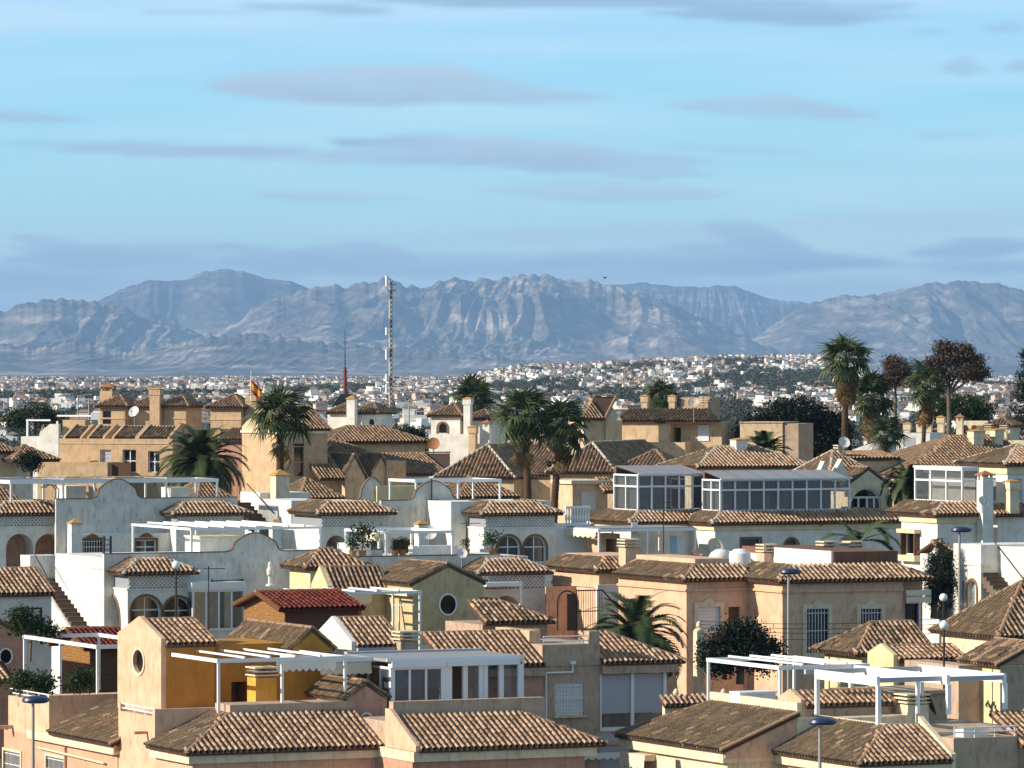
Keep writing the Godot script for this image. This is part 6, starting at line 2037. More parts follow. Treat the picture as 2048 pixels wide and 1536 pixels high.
	skirt(xq - 0.35, X(1815, zq), yf, zq + 0.35, 6.0, 1.2, 0.58, "near", true, true, 0.3, true)
	for q in [["white glazed conservatory with a sloping roof over the cream cornice", 1276, 1412, -0.95, 1229, 5], ["longer white glazed conservatory with curtains and a sloping roof", 1441, 1698, 2.05, 1406, 9]]:
		start_on("conservatory", q[0], "conservatory", f, Vector3(X_of(f, q[1], q[3]), yf + 0.62, q[3]))
		var ww := X(q[2])
		var hh := Y(q[1], 949 if q[1] == 1276 else 959)
		glazing(ww, hh, 0, q[5], 0.33, 0, false, 0, 1)
		glazing(-Z(q[4]), hh, 0, 2, 0.33, Z(q[4]), true, 0, 4)
		box("sill", mats.alu, -0.1, ww + 0.1, -0.12, -0.003, Z(q[4]), 0.1)
		box("back_wall", mats.brown_wall, 0.1, ww, 0, hh + 0.4, Z(q[4]) - 0.2, Z(q[4]))  # deep brown so the interior reads dark: shade put into the wall colour
		for k in 6:
			var st := surf()
			var a := ww * k / 6.0
			var b := ww * (k + 0.93) / 6.0
			quad(st, Vector3(a, hh + 0.45, Z(q[4])), Vector3(b, hh + 0.45, Z(q[4])), Vector3(b, hh + 0.03, 0.2), Vector3(a, hh + 0.03, 0.2))
			quad(st, Vector3(a, hh + 0.0, 0.2), Vector3(b, hh + 0.0, 0.2), Vector3(b, hh + 0.41, Z(q[4])), Vector3(a, hh + 0.41, Z(q[4])))
			obj("roof_panel", st, mats.cover)
		box("gutter", mats.alu, -0.1, ww + 0.1, hh - 0.02, hh + 0.07, 0.16, 0.26)
	start_on("pergola", "white pergola with sagging cover below the glazed conservatories", "pergola", f, Vector3(X_of(f, 1198, 5.0), Y_of(f, 1198, 1110, 5.0), 5.0))
	pergola(mats.paint, X(1390), -Z(1129), Y(1198, 1064), 3, 2, 0, 0.0, 0.15)
	box("cover", mats.cover, 0.06, X(1390), Y(1198, 1064) + 0.155, Y(1198, 1064) + 0.2, Z(1129), -0.06)
	valance("awning", mats.canvas, Vector3(-0.1, Y(1198, 1064), Z(1135)), Vector3(-0.1, Y(1198, 1064), -0.2), 0.35, 6)
	for k in 3:
		start_on("clothes_line_towel", ["pale blue printed towel hanging under the sagging pergola", "white towel hanging beside the printed one", "white sheet hanging near peach chimney"][k], "towel", f, Vector3(X_of(f, [1340, 1355, 1010][k] if k < 2 else 1262, 4.4), Y_of(f, 1340, [1108, 1108, 1080][k], 4.4), 4.4))
		T.name = numbered("towel")
		var tw := surf()
		for i in 6: quad(tw, Vector3(0.07 * i, 1.0, 0.03 * (i % 2)), Vector3(0.07 * (i + 1), 1.0, 0.03 * ((i + 1) % 2)), Vector3(0.07 * (i + 1), 0.0, 0.03 * ((i + 1) % 2)), Vector3(0.07 * i, 0.0, 0.03 * (i % 2)))
		for i in 6: quad(tw, Vector3(0.07 * (i + 1), 1.0, 0.03 * ((i + 1) % 2) - 0.01), Vector3(0.07 * i, 1.0, 0.03 * (i % 2) - 0.01), Vector3(0.07 * i, 0.0, 0.03 * (i % 2) - 0.01), Vector3(0.07 * (i + 1), 0.0, 0.03 * ((i + 1) % 2) - 0.01))
		obj("cloth", tw, [plain(Color(0.62, 0.76, 0.84), 0.95), mats.canvas_white, mats.canvas_white][k])
	start_on("roof_hut", "peach roof hut and wall with an open hatch behind the chimney", "roof room", f, Vector3(X_of(f, 1195, 3.0), Y_of(f, 1195, 1112, 3.0), 3.0))
	block("wall", mats.peach, 0, X(1240), 0, Y(1195, 1068), -1.5, 0, [F(1212, 1232, 1078, 1106, 0, "r", "hole", 1.2)])
	yagi("tall thin antenna mast rising before the glazed conservatory", 1327, 1000, 205, 4.4, 20, mats.iron)
	start("balustrade", "white baluster railing between the white houses by the twin palms", "balustrade", 1130, 1048, 214, TURN)
	var wb := X(1180)
	box("rail", mats.paint, 0, wb, 0.85 + Y(1130, 1048), 0.97 + Y(1130, 1048), -0.1, 0.1)
	box("plinth", mats.paint, -2.0, wb, 0, Y(1130, 1048), -1.5, 0.1)
	for k in 9:
		var bl := surf()
		lathe(bl, Vector3(wb * (k + 0.5) / 9.0, Y(1130, 1048), 0), [[0.05, 0.0], [0.06, 0.05], [0.04, 0.1], [0.08, 0.3], [0.04, 0.6], [0.05, 0.8], [0.06, 0.85]], 8)
		obj("baluster", bl, mats.paint)
	date_palm("young palm with three drooping fronds behind the roof chimneys", 1718, 1085, 188, 3.0, 2.6, 9, 8, 70, 20, 2.0, 0.16)

	# --- the white house at the edge of the street
	var r := start("white_house", "white house with ochre hooded bay window and tall white chimney", "house", 1875, 1150, 200, TURN)
	var yr := Y(1875, 1030)
	block("wall", mats.white, 0, X(1968), 0, yr - 0.06, Z(1803), 0, [], [S(1812, 1836, 1066, 1108, 0.0, "r", "dark", 0.15)])
	box("cornice", mats.yellow_trim, -0.12, X(1968), yr - 0.42, yr - 0.07, Z(1803), 0.12)
	skirt(-0.35, X(1968), yr, 0.35, -Z(1778), 1.15, 0.58, "near", false, true, 0.3, true)
	box("bay_hood", mats.yellow_trim, -0.4, -0.003, YS(1825, 1066), YS(1825, 1058), Z(1806), Z(1842))
	box("bay_sill", mats.yellow_trim, -0.4, -0.003, YS(1825, 1122), YS(1825, 1110), Z(1806), Z(1842))
	for q in [1811, 1838]: box("bay_post", mats.wood_dark, -0.3, -0.004, YS(1825, 1110), YS(1825, 1066), Z(q) - 0.06, Z(q) + 0.06)
	chimney(mats.white, X(1978, 0.8), 0.4, 0, Y(1978, 945, 0.8), 0.62, "tiles")
	block("wall", mats.white, X(1995, -1), X(2070, -1), 0, Y(2000, 1034, -1), -6.0, -1.0)
	skirt(X(1985, -1), X(2080, -1), Y(2000, 1030, -1), -0.7, 4.0, 1.1, 0.5, "near", false, false, 0.2)
	var xu := X(2015, -2.0)
	var zu := Z(1926, xu)
	block("upper_wall", mats.white, xu, xu + 4.0, yr, Y(2015, 948, -2.0), zu, -2.0, [F(2022, 2044, 958, 1002, -2.0, "r", "cross", 0.2)], [S(1966, 1992, 955, 1004, xu, "r", "curtain", 0.2)])
	box("cornice", mats.yellow_trim, xu - 0.1, xu + 4.1, Y(2015, 948, -2.0) + 0.003, Y(2015, 930, -2.0), zu, -1.88)
	hip(xu - 0.35, xu + 4.3, Y(2015, 929, -2.0), zu - 0.3, -1.65, 0.95, "near", -1.0, -1.0, 0.4, true)
	chimney(mats.cream, X(2030, -0.5), -0.8, yr, Y(2030, 960, -0.8), 0.55, "arch")
	var xs := X_of(r, 1925, -1.4)
	start_on("sunroom", "white framed sunroom with dark panes on the white house roof", "sunroom", r, Vector3(xs, Y_of(r, 1925, 1006, -1.4), -1.4))
	var zs2 := Z(1831)
	glazing(-zs2, Y(1925, 938), 0, 3, 0.36, zs2, true, 0, 0, mats.paint)
	glazing(0.9, Y(1925, 938), 0, 1, 0.36, 0, false, 0, 0, mats.paint)
	box("roof_slab", mats.paint, -0.1, 0.95, Y(1925, 938), Y(1925, 938) + 0.1, zs2 - 0.1, 0.1)
	box("back_wall", mats.white, 0.8, 0.95, 0, Y(1925, 938), zs2, -0.06)
	box("floor", mats.taupe, -0.3, 0.95, -0.15, -0.003, zs2 - 0.2, 0.15)
	start_on("air_conditioner", "white air conditioner unit with round fan beside the sunroom", "air conditioner", r, Vector3(X_of(r, 1934, -3.5), Y_of(r, 1934, 964, -3.5), -3.5), -90.0)
	box("case", mats.paint, 0, 0.8, 0, 0.62, -0.28, 0)
	var fan := surf()
	ring(fan, [0.08, 0.48, 0.1, 0.5, "o"], 0.03, 0.0, 0.02, Transform3D())
	obj("fan_ring", fan, mats.steel)
	var hub := surf()
	for i in 5:
		var a := TAU * i / 5.0
		prism(hub, PackedVector2Array([Vector2(0.28, 0.3), Vector2(0.28 + 0.18 * cos(a), 0.3 + 0.18 * sin(a)), Vector2(0.28 + 0.18 * cos(a + 0.7), 0.3 + 0.18 * sin(a + 0.7))]), 0.003, 0.012)
	obj("fan_blades", hub, mats.iron)
	dish("small white satellite dish at the foot of tall white chimney", 1966, 1003, 198, 0.28, 30, 0.6, mats.dish)

	var rs := start("white_house", "white house with arched doorway and its own outside stair", "house", 1962, 1215, 186, TURN)
	var ys := Y(1962, 1090)
	block("wall", mats.white, 0, 4.0, 0, ys, -2.6, 0, [], [S(1935, 1954, 1160, 1220, 0.0, "a", "curtain+trim_brown_trim", 0.25), S(1923, 1928, 1162, 1200, 0.0, "r", "dark", 0.15)])
	block("wall", mats.white, X(2085, 4.0), X(2085, 4.0) + 4.0, 0, YS(2040, 1095, X(2085, 4.0)), Z(1997, X(2085, 4.0)), 4.0)
	box("moulding", mats.white, -0.06, 0.5, Y(1962, 1132), Y(1962, 1126), -2.6, 0.06)
	stairs(mats.stair, 0.05, 0.9, -0.5, ys - 1.0, 3.2, ys - 3.2)
	tube("hand_rail", mats.iron, [Vector3(0.95, ys + 0.1, -0.3), Vector3(0.95, ys - 2.1, 3.2)], 0.03, 6)
	hip(X(1898, -4.5), 0.2, ys - 0.55, -6.5, -3.6, 0.55, "near", -1.0, 0.0, 0.3)
	block("wall", mats.white, X(1900, -4.0), 0.1, 0, ys - 0.6, -6.0, -3.7)
	street_lamp("tall slim street lamp with blue head before the white stair house", 1919, 1062, 176, 9.0, 20)
	globe_lamp("white globe lamp on black post before the dark cypresses", 1887, 1195, 178, 3.2)
	globe_lamp("white globe lamp standing by the pyramid tile roof", 1888, 1250, 160, 3.6)

	start("pyramid_house", "square house with pyramid tile roof and an iron finial", "house", 2003, 1275, 163, TURN)
	var yy := Y(2003, 1274)
	var zz := Z(1893)
	hip(-0.35, 5.6, yy, -5.4, 0.35, 2.15, "near", -1.0, -1.0, -0.2)
	block("wall", mats.cream, 0, 5.2, 0, yy - 0.08, -5.0, 0)
	tube("finial", mats.iron, [Vector3(2.6, yy + 2.1, -2.5), Vector3(2.6, yy + 2.9, -2.5)], 0.04, 6, null, 0.01)
	for q in [[1868, 1216, 184, 2.6, 1], [1882, 1218, 187, 3.3, 2], [1893, 1220, 182, 2.9, 3]]:
		tree("cypress", "dark narrow cypress between the peach house and white stair house", q[0], q[1], q[2], 1.2, [[0, q[3] * 0.35, 0, 0.4, q[3] * 0.35, 0.4], [0, q[3] * 0.7, 0, 0.25, q[3] * 0.32, 0.25]], 4200, 0.07, mats.leaf_dark, 20 + q[4])
		T.set_meta("group", "cypresses beside the white stair house")
	for k in 4:
		start_at("overhead_cable", ["uppermost thin overhead cable crossing before the peach house", "second thin overhead cable crossing before peach house", "third thin overhead cable crossing before peach house", "lowest slack overhead cable crossing before the peach house"][k], "cable", P(1400, 1243 + [0, 6, 13, 24][k], 166), 0)
		var far := P(1905, 1236 + [0, 10, 17, 26][k], 170) - P(1400, 1243 + [0, 6, 13, 24][k], 166)
		var pts := []
		for i in 13: pts.append(far * (i / 12.0) - Vector3(0, (0.18 + 0.05 * k) * sin(PI * i / 12.0), 0))
		tube("wire", mats.iron, pts, 0.012, 4)
	tree("leafy_bush", "green leafy bush before the black square metal frame", 60, 1300, 168, 0.8, [[0, 1.0, 0, 0.9, 0.5, 0.6], [-0.4, 1.5, 0, 0.4, 0.4, 0.4], [0.8, 0.8, 0, 0.5, 0.3, 0.4]], 3000, 0.10, mats.leaf, 31, 0.06)
	for q in [[38, 1368, 0.7, "spiky terrace plant with drooping leaves behind the rail", 51], [80, 1375, 0.8, "bushy terrace plant beside the shed wall", 52], [158, 1370, 1.0, "broad leaved terrace plant before the wooden shed", 53]]:
		tree("terrace_bush", q[3], q[0], q[1] + 20, 162, 0.25, [[0, 0.5, 0, 0.4, 0.4, 0.4], [0.2, 0.75 * q[2], 0, 0.25, 0.3, 0.25]], 1500, 0.09, mats.leaf, q[4], 0.04)

func Y_of(host: Node3D, px: float, py: float, z: float) -> float:
	var keep := T
	T = host
	var y := Y(px, py, z)
	T = keep
	return y

# ---------------------------------------------------------------- the back rows
const LIT := -18.0         # these houses turn their fronts to the sun

func hut(m: Material, px0: float, px1: float, py0: float, py1: float, z: float, dp: float, rise := 0.9, over := 0.3, front := [], kind := "far", y0 := 0.0) -> void:   # a walled block under a hipped roof
	var x0 := X(px0, z)
	var x1 := X(px1, z)
	var y := Y(px0, py0, z)
	block("wall", m, x0, x1, y0, y - 0.1, z - dp, z, front)
	hip(x0 - over, x1 + over, y, z - dp - over, z + over, rise, kind, -1.0, -1.0, 0.0)

func back_rows() -> void:
	# --- the tan row on the sunny side
	start("tan_house", "tan row house with low roof panels between parapet ribs", "house", 345, 945, 262, LIT)
	var yt := Y(345, 878)
	block("wall", mats.tan, X(118), 0, 0, yt, -6.0, 0, [F(200, 222, 899, 960, 0, "r", "louvre", 0.25), F(245, 272, 899, 945, 0, "r", "cross", 0.25), F(296, 319, 902, 945, 0, "r", "cross", 0.25)])
	for q in [[130, 160], [178, 205], [228, 270], [278, 335]]:
		var a := X(q[0])
		var b := X(q[1])
		slope(Vector3(a, yt + 0.02, -0.25), Vector3(b, yt + 0.02, -0.25), Vector3(b, yt + 0.75, -2.2), Vector3(a, yt + 0.75, -2.2), "far", -0.6)
		for x in [a - 0.16, b]: gable_wall("rib", mats.tan, PackedVector2Array([Vector2(-2.4, yt), Vector2(-0.003, yt), Vector2(-0.003, yt + 0.12), Vector2(-2.0, yt + 0.95), Vector2(-2.4, yt + 0.95)]), -0.16, 0.0, true, x)
	block("attic", mats.tan, X(120), -0.1, yt, yt + 0.85, -5.0, -2.3)
	box("string_course", mats.tan_pale, X(118) - 0.05, 0.05, yt - 0.35, yt - 0.28, -6.0, 0.05)
	block("terrace_wall", mats.tan, X(75, 2.0), X(215, 2.0), 0, Y(80, 924, 2.0), -0.0, 2.0)
	box("canopy", mats.tan_pale, X(128, 1.0), X(182, 1.0), Y(130, 927, 1.0), Y(130, 921, 1.0), 0.003, 1.2)
	box("screen", mats.deck, X(224, 1.6), X(262, 1.6), 0, Y(224, 925, 1.6), 1.5, 1.6)
	start("tan_house", "tan twin towered house with hipped roofs and tall chimneys", "house", 375, 858, 274, LIT)
	hut(mats.tan, 200, 250, 813, 0, 0.0, 3.0, 0.75, 0.3, [F(205, 222, 822, 848, 0, "r", "dark", 0.2)])
	hut(mats.tan, 327, 372, 813, 0, 0.0, 3.0, 0.75, 0.3)
	hut(mats.tan, 252, 325, 815, 0, -0.8, 3.5, 0.75, 0.2)
	box("string_course", mats.tan_pale, X(200) - 0.05, X(250) + 0.05, Y(200, 838), Y(200, 835), -3.0, 0.05)
	box("string_course", mats.tan_pale, X(327) - 0.05, X(372) + 0.05, Y(327, 838), Y(327, 835), -3.0, 0.05)
	chimney(mats.tan, X(217, -3.4), -3.4, 2.0, Y(217, 770, -3.4), 0.95, "tiles")
	chimney(mats.tan, X(312, 0.3), 0.2, 2.0, Y(312, 776, 0.2), 0.75, "arch")
	dish("round white satellite dish throwing its shadow on the tan wall", 268, 824, 271, 0.42, -25, 1.0, mats.dish)
	start("tan_house", "small tan house with hipped roof and a brick chimney near flagpole", "house", 486, 870, 272, LIT)
	hut(mats.tan, 421, 482, 815, 0, 0.0, 3.5, 0.85, 0.3)
	box("string_course", mats.tan_pale, X(421) - 0.05, X(482) + 0.05, Y(421, 840), Y(421, 836), -3.5, 0.05)
	chimney(mats.tan, X(495), -1.0, 2.0, Y(495, 778, -1.0), 0.8, "slots")
	slope(Vector3(X(440, 2.5), Y(440, 880, 2.5), 2.6), Vector3(X(500, 2.5), Y(440, 880, 2.5), 2.6), Vector3(X(500, 0.2), Y(440, 858, 0.2), 0.1), Vector3(X(440, 0.2), Y(440, 858, 0.2), 0.1), "far")
	block("wall", mats.salmon, X(430, 2.3), X(500, 2.3), 0, Y(440, 882, 2.3), 0.0, 2.3)
	start_at("flagpole", "white flagpole with red and yellow striped flag drooping", "flagpole", P(502, 810, 268), 0)
	tube("pole", mats.paint, [Vector3.ZERO, Vector3(0, 2.35, 0)], 0.035, 6, null, 0.02)
	for k in 3:
		var st := surf()
		for i in 5:
			var a := i / 5.0
			var b := (i + 1) / 5.0
			var o := func(t: float, v: float): return Vector3(0.03 + t * 0.72, 1.75 - v * 0.85 - t * 0.75, 0.05 * sin(t * 9.0))
			var v0: float = [0.0, 0.25, 0.75][k]
			var v1: float = [0.25, 0.75, 1.0][k]
			quad(st, o.call(a, v0), o.call(b, v0), o.call(b, v1), o.call(a, v1))
		var fm := plain([Color(0.62, 0.10, 0.08), Color(0.85, 0.62, 0.12), Color(0.62, 0.10, 0.08)][k], 0.9)
		fm.cull_mode = BaseMaterial3D.CULL_DISABLED
		obj("flag_stripe", st, fm)

	# --- the tan tower behind the fan palm
	start("tan_tower", "tan square tower with dark narrow doorway behind the fan palm", "house", 566, 960, 250, TURN)
	var ye := Y(570, 866)
	var zl := Z(484)
	block("wall", mats.tan, 0, X(655), 0, ye, zl, 0, [F(588, 608, 887, 952, 0, "r", "dark", 0.3)])
	box("cornice", mats.cream, -0.12, X(655) + 0.1, ye - 0.05, ye + 0.12, zl, 0.12)
	gable_x(mats.beige, 0.003, X(655), ye + 0.1, ye + 0.25, Y(520, 812, zl * 0.5), zl, 0, "far", [], 0.15, [], 0.1, 0.12)
	for k in 3: box("string_course", mats.tan_pale, -0.02, X(655) + 0.02, ye - 0.9 - k, ye - 0.86 - k, zl, 0.02)

	# --- white chimney houses
	start("white_house", "white house with ochre capped chimney before the lattice mast", "house", 760, 880, 276, LIT)
	hut(mats.white, 660, 702, 826, 0, 0.0, 3.5, 0.7, 0.25)
	hut(mats.white, 712, 752, 826, 0, -0.4, 3.5, 0.7, 0.25, [F(738, 748, 838, 865, -0.4, "a", "dark", 0.2)])
	chimney(mats.white, X(703, 0.5), 0.4, 1.0, Y(703, 790, 0.5), 0.6, "pyramid")
	chimney(mats.beige, X(735, 3.0), 3.0, 0.0, Y(735, 850, 3.0), 0.75, "arch")
	block("terrace_wall", mats.white, X(660, 1.5), X(765, 1.5), 0, Y(660, 866, 1.5), 0.3, 1.5)
	dish("half hidden pale satellite dish on the white terrace wall", 697, 868, 270, 0.4, 35, 0.6, mats.pink)
	start("white_house", "white house with arched doorway and tall ochre capped chimney", "house", 985, 880, 272, LIT)
	hut(mats.white, 862, 920, 832, 0, 0.0, 4.0, 0.8, 0.25, [F(876, 894, 846, 866, 0, "a", "dark+trim_brown_trim", 0.25)])
	hut(mats.white, 930, 980, 838, 0, -0.5, 3.5, 0.6, 0.2)
	chimney(mats.white, X(935, 0.4), 0.3, 1.0, Y(935, 795, 0.4), 0.5, "arch")
	chimney(mats.beige, X(946, 2.5), 2.5, 0.0, Y(946, 852, 2.5), 0.5, "arch")
	chimney(mats.white, X(974, 2.0), 2.0, 0.0, Y(974, 842, 2.0), 0.5, "tiles")
	block("terrace_wall", mats.white, X(858, 1.2), X(945, 1.2), 0, Y(860, 868, 1.2), 0.3, 1.2)
	dish("large rusty satellite dish above the brown tile roofs", 867, 888, 262, 0.46, -5, 1.6, mats.rust)
	start("white_shed", "low white building with solar panels behind the tan tower", "shed", 720, 812, 330, LIT)
	block("wall", mats.white, X(655), X(730), 0, Y(655, 815), -3, 0)
	var sp := surf()
	quad(sp, Vector3(X(668), Y(668, 788), -1.6), Vector3(X(694), Y(668, 788), -1.6), Vector3(X(690), Y(668, 812), -0.2), Vector3(X(662), Y(668, 812), -0.2))
	obj("solar_panel", sp, mats.glass_dark)

	# --- the brown roofs behind the upper white row
	start("tile_house", "wide house with big pyramid tile roof and pale ridge tiles", "house", 880, 960, 246, LIT)
	var y0 := Y(880, 955)
	hip_z(X(868), X(1030), y0, -14.0, 0.0, 2.0, "far", -0.3, true)
	block("wall", mats.beige, X(873), X(1024), 0, y0 - 0.1, -13.5, -0.4)
	block("wall", mats.beige, X(1008, -2), X(1100, -2), 0, Y(1010, 958, -2), -6.0, -2.0, [F(1020, 1044, 963, 1000, -2, "a", "dark", 0.3)])
	slope(Vector3(X(1000, -1.8), Y(1010, 952, -1.8), -1.8), Vector3(X(1100, -1.8), Y(1010, 952, -1.8), -1.8), Vector3(X(1090, -5.0), Y(1010, 918, -5), -5.0), Vector3(X(990, -5.0), Y(1010, 918, -5), -5.0), "far")
	start("tile_house", "tile roofed house with two small gables beside the tan tower", "house", 690, 965, 250, TURN)
	var yg := Y(690, 958)
	slope(Vector3(X(640), yg, 0), Vector3(X(690), yg, 0), Vector3(X(690), yg + 1.6, -3.2), Vector3(X(640), yg + 1.6, -3.2), "far", 0.0, "r")
	gable_z(mats.beige, X(690, -0.5), X(730, -0.5), 0, yg + 0.3, yg + 1.5, -4.0, -0.5, "far")
	gable_z(mats.beige, X(742, -1.2), X(782, -1.2), 0, yg + 0.4, yg + 1.5, -4.0, -1.2, "far")
	block("wall", mats.beige, X(640), X(800), 0, yg - 0.1, -4.5, -1.5)
	hip(X(640, -5), X(770, -5), Y(650, 918, -5), -11.0, -5.0, 1.2, "far")
	slope(Vector3(X(765, -2), Y(770, 950, -2), -2.0), Vector3(X(900, -2), Y(770, 950, -2), -2.0), Vector3(X(900, -6), Y(770, 908, -6), -6.0), Vector3(X(765, -6), Y(770, 908, -6), -6.0), "far", 0.0, "t")
	block("wall", mats.tan, X(773, -1.0), X(812, -1.0), 0, Y(775, 922, -1.0), -3.0, -1.0)
	hip(X(655, -12), X(860, -12), Y(660, 885, -12), -17.0, -12.0, 1.0, "far")
	block("wall", mats.beige, X(660, -12), X(855, -12), 0, Y(660, 888, -12), -16.5, -12.4)
	start("tile_house", "house with broad hipped tile roof behind the twin palms", "house", 1130, 945, 244, LIT)
	var yh := Y(1130, 945)
	hip_z(X(1092), X(1234), yh, -16.0, 0.0, 1.8, "far", -0.3, true)
	block("wall", mats.beige, X(1097), X(1228), 0, yh - 0.1, -15.5, -0.4)
	hip(X(1225, -2), X(1345, -2), Y(1230, 940, -2), -8.0, -2.0, 1.2, "far")
	block("wall", mats.beige, X(1228, -2), X(1335, -2), 0, Y(1230, 941, -2), -7.5, -2.4)
	hip(X(990, -6), X(1120, -6), Y(1000, 925, -6), -12.0, -6.0, 1.2, "far")
	start("pink_porch", "pale pink lean-to with white roller door beside the conservatory", "porch", 1205, 1015, 224, TURN)
	var yq := Y(1150, 968)
	block("wall", mats.beige, X(1145), X(1215), 0, yq, -2.5, 0, [F(1163, 1194, 983, 1020, 0, "r", "shutter", 0.15)])
	box("roof_slab", mats.cream, X(1140), X(1218), yq, yq + 0.2, -2.6, 0.2)
	slope(Vector3(X(1196, 0.2), yq - 0.45, 1.0), Vector3(X(1228, 0.2), yq - 0.45, 1.0), Vector3(X(1228, 0.2), yq + 0.3, -0.6), Vector3(X(1205, 0.2), yq + 0.3, -0.6), "far")

	# --- the big beige house
	start("beige_house", "large beige house with brown slab roof, chimneys and tile roofed room", "house", 1440, 905, 264, LIT)
	block("wall", mats.beige, X(1180), X(1340), 0, Y(1190, 843), -6.0, 0.0)
	block("wall", mats.beige, X(1180, 1.5), X(1370, 1.5), 0, Y(1190, 884, 1.5), 0.003, 1.5)
	block("wall", mats.beige, X(1340), X(1436), 0, Y(1345, 845), -6.0, -0.9, [F(1338, 1362, 855, 885, -0.9, "r", "hole", 1.5), F(1372, 1395, 850, 880, -0.9, "r", "none", 0.02)])
	box("roller_door", mats.paint, X(1396, -0.9), X(1418, -0.9), Y(1400, 882, -0.9), Y(1400, 850, -0.9), -0.9, -0.84)
	slope(Vector3(X(1235), Y(1240, 843), 0.2), Vector3(X(1442), Y(1240, 843), 0.2), Vector3(X(1415, -3), Y(1240, 819, -3), -3.0), Vector3(X(1245, -3), Y(1240, 819, -3), -3.0), "far", -0.9)
	block("wall", mats.beige, X(1015, -2), X(1182, -2), 0, Y(1020, 880, -2), -5.0, -2.0)
	for q in [[1290, 790], [1345, 790]]: chimney(mats.beige, X(q[0], -3.4), -3.4, 2.0, Y(q[0], q[1], -3.4), 0.42, "arch")
	block("roof_room", mats.tan, X(1362, -3.5), X(1420, -3.5), 2.0, Y(1365, 795, -3.5), -6.0, -3.5)
	for px in [1406, 1414]: chimney(mats.tan, X(px, -3.2), -3.1, 3.0, Y(px, 793, -3.1), 0.26, "plain")
	dish("dull brown satellite dish standing beside beige roof room", 1387, 806, 262, 0.40, -10, 1.3, mats.dish_dull)
	start("roof_room", "beige roof room with a steep tile roof beside the twin palms", "roof room", 1208, 850, 262, TURN)
	var yr := Y(1185, 838)
	slope(Vector3(X(1165), yr, 0), Vector3(X(1210), yr, 0), Vector3(X(1233, -2.5), yr + 1.5, -2.5), Vector3(X(1188, -2.5), yr + 1.5, -2.5), "far", 0.1, "tr")
	block("wall", mats.beige, X(1170), X(1212), 0, yr - 0.1, -2.6, -0.2)
	gable_wall("gable", mats.beige, PackedVector2Array([Vector2(-2.6, yr - 1.5), Vector2(0, yr - 1.5), Vector2(0, yr - 0.1), Vector2(-2.5, yr + 1.4), Vector2(-2.6, yr + 1.4)]), -1.2, 0.0, true, X(1212) + 0.003)
	start("beige_block", "plain beige block house in front of dark round tree", "house", 1565, 910, 258, LIT)
	block("wall", mats.beige, X(1480), 0, 0, Y(1480, 846), -4.0, 0)
	box("parapet_cap", mats.taupe, X(1480) - 0.06, 0.06, Y(1480, 846), Y(1480, 846) + 0.08, -4.06, 0.06)
	block("wall", mats.taupe, 0.003, X(1596), 0, Y(1480, 847), -4.0, -0.1)

	# --- behind the conservatories
	start("tile_house", "house with red and gold tile hip roof behind the conservatories", "house", 1400, 940, 232, TURN)
	var yc := Y(1400, 935)
	hip(-0.35, X(1625), yc, Z(1325), 0.35, 1.15, "far", -1.0, -1.0, 0.6, true)
	block("wall", mats.cream, 0, X(1612), 0, yc - 0.1, Z(1335), 0)
	box("cornice", mats.ivory, -0.08, X(1612), yc - 0.3, yc - 0.11, Z(1335), 0.08)
	chimney(mats.white, X(1478, -2), -2.0, yc, Y(1478, 877, -2), 0.7, "arch")
	start("gabled_house", "white house with grey dormers and wide arched window with white doors", "house", 1700, 1020, 226, TURN)
	var yn := Y(1700, 968)
	gable_z(mats.cream, X(1695), X(1778), 0, yn, yn + 0.9, -7.5, 0, "far", [], 0.2)
	hip(X(1650, -1), X(1775, -1), yn + 0.05, -7.0, -0.6, 1.8, "far", -1.0, -1.0, 0.0, true)
	block("wall", mats.cream, X(1696, 0.45), X(1772, 0.45), 0, yn - 0.15, 0.01, 0.45, [F(1702, 1763, 978, 1025, 0.45, "a", "glass+trim_cream", 0.25)])
	for px in [1717, 1734, 1748]: box("door_post", mats.paint, X(px, 0.3) - 0.05, X(px, 0.3) + 0.05, Y(1710, 1025, 0.3), Y(1710, 996, 0.3), 0.24, 0.32)
	box("door_head", mats.paint, X(1703, 0.3), X(1762, 0.3), Y(1710, 997, 0.3), Y(1710, 993, 0.3), 0.235, 0.325)
	for q in [[1640, 1652, 922], [1668, 1694, 918]]: gable_wall("dormer", mats.grey_old, PackedVector2Array([Vector2(X(q[0] - 12, 0), yn + 0.2), Vector2(X(q[1], 0), yn + 0.2), Vector2(X((q[0] + q[1]) * 0.5, 0), Y(q[0], q[2], 0))]), -0.3, 0.2)
	start("wall_house", "beige house end wall with low tile roof beside grey dormers", "house", 1795, 960, 238, TURN)
	block("wall", mats.beige, X(1690), 0, 0, Y(1700, 918), -4.0, 0)
	slope(Vector3(X(1690), Y(1700, 918), 0.2), Vector3(0.1, Y(1700, 918), 0.2), Vector3(0.1, Y(1700, 905, -2), -2.0), Vector3(X(1690), Y(1700, 905, -2), -2.0), "far", 0.0, "t")
	chimney(mats.pink, X(1680, -0.5), -0.5, 2.0, Y(1680, 890, -0.5), 0.5, "slots")
	dish("large white satellite dish on pink chimney before dark tree", 1688, 885, 236, 0.38, 15, 0.8, mats.dish)
	start("tile_house", "long house with broad reddish tile roof and round holed chimney", "house", 1850, 960, 236, TURN)
	var yl := Y(1850, 952)
	slope(Vector3(X(1800), yl, 0.3), Vector3(X(2080), yl, 0.3), Vector3(X(2080), yl + 2.3, -4.5), Vector3(X(1900, -4.5), yl + 2.3, -4.5), "far", 0.1, "t")
	slope(Vector3(X(1800), yl, -9.0), Vector3(X(1800), yl, 0.3), Vector3(X(1900, -4.5), yl + 2.3, -4.5), Vector3(X(1900, -4.5), yl + 2.3, -4.6), "far")
	block("wall", mats.beige, X(1806), X(2080), 0, yl - 0.1, -8.5, 0)
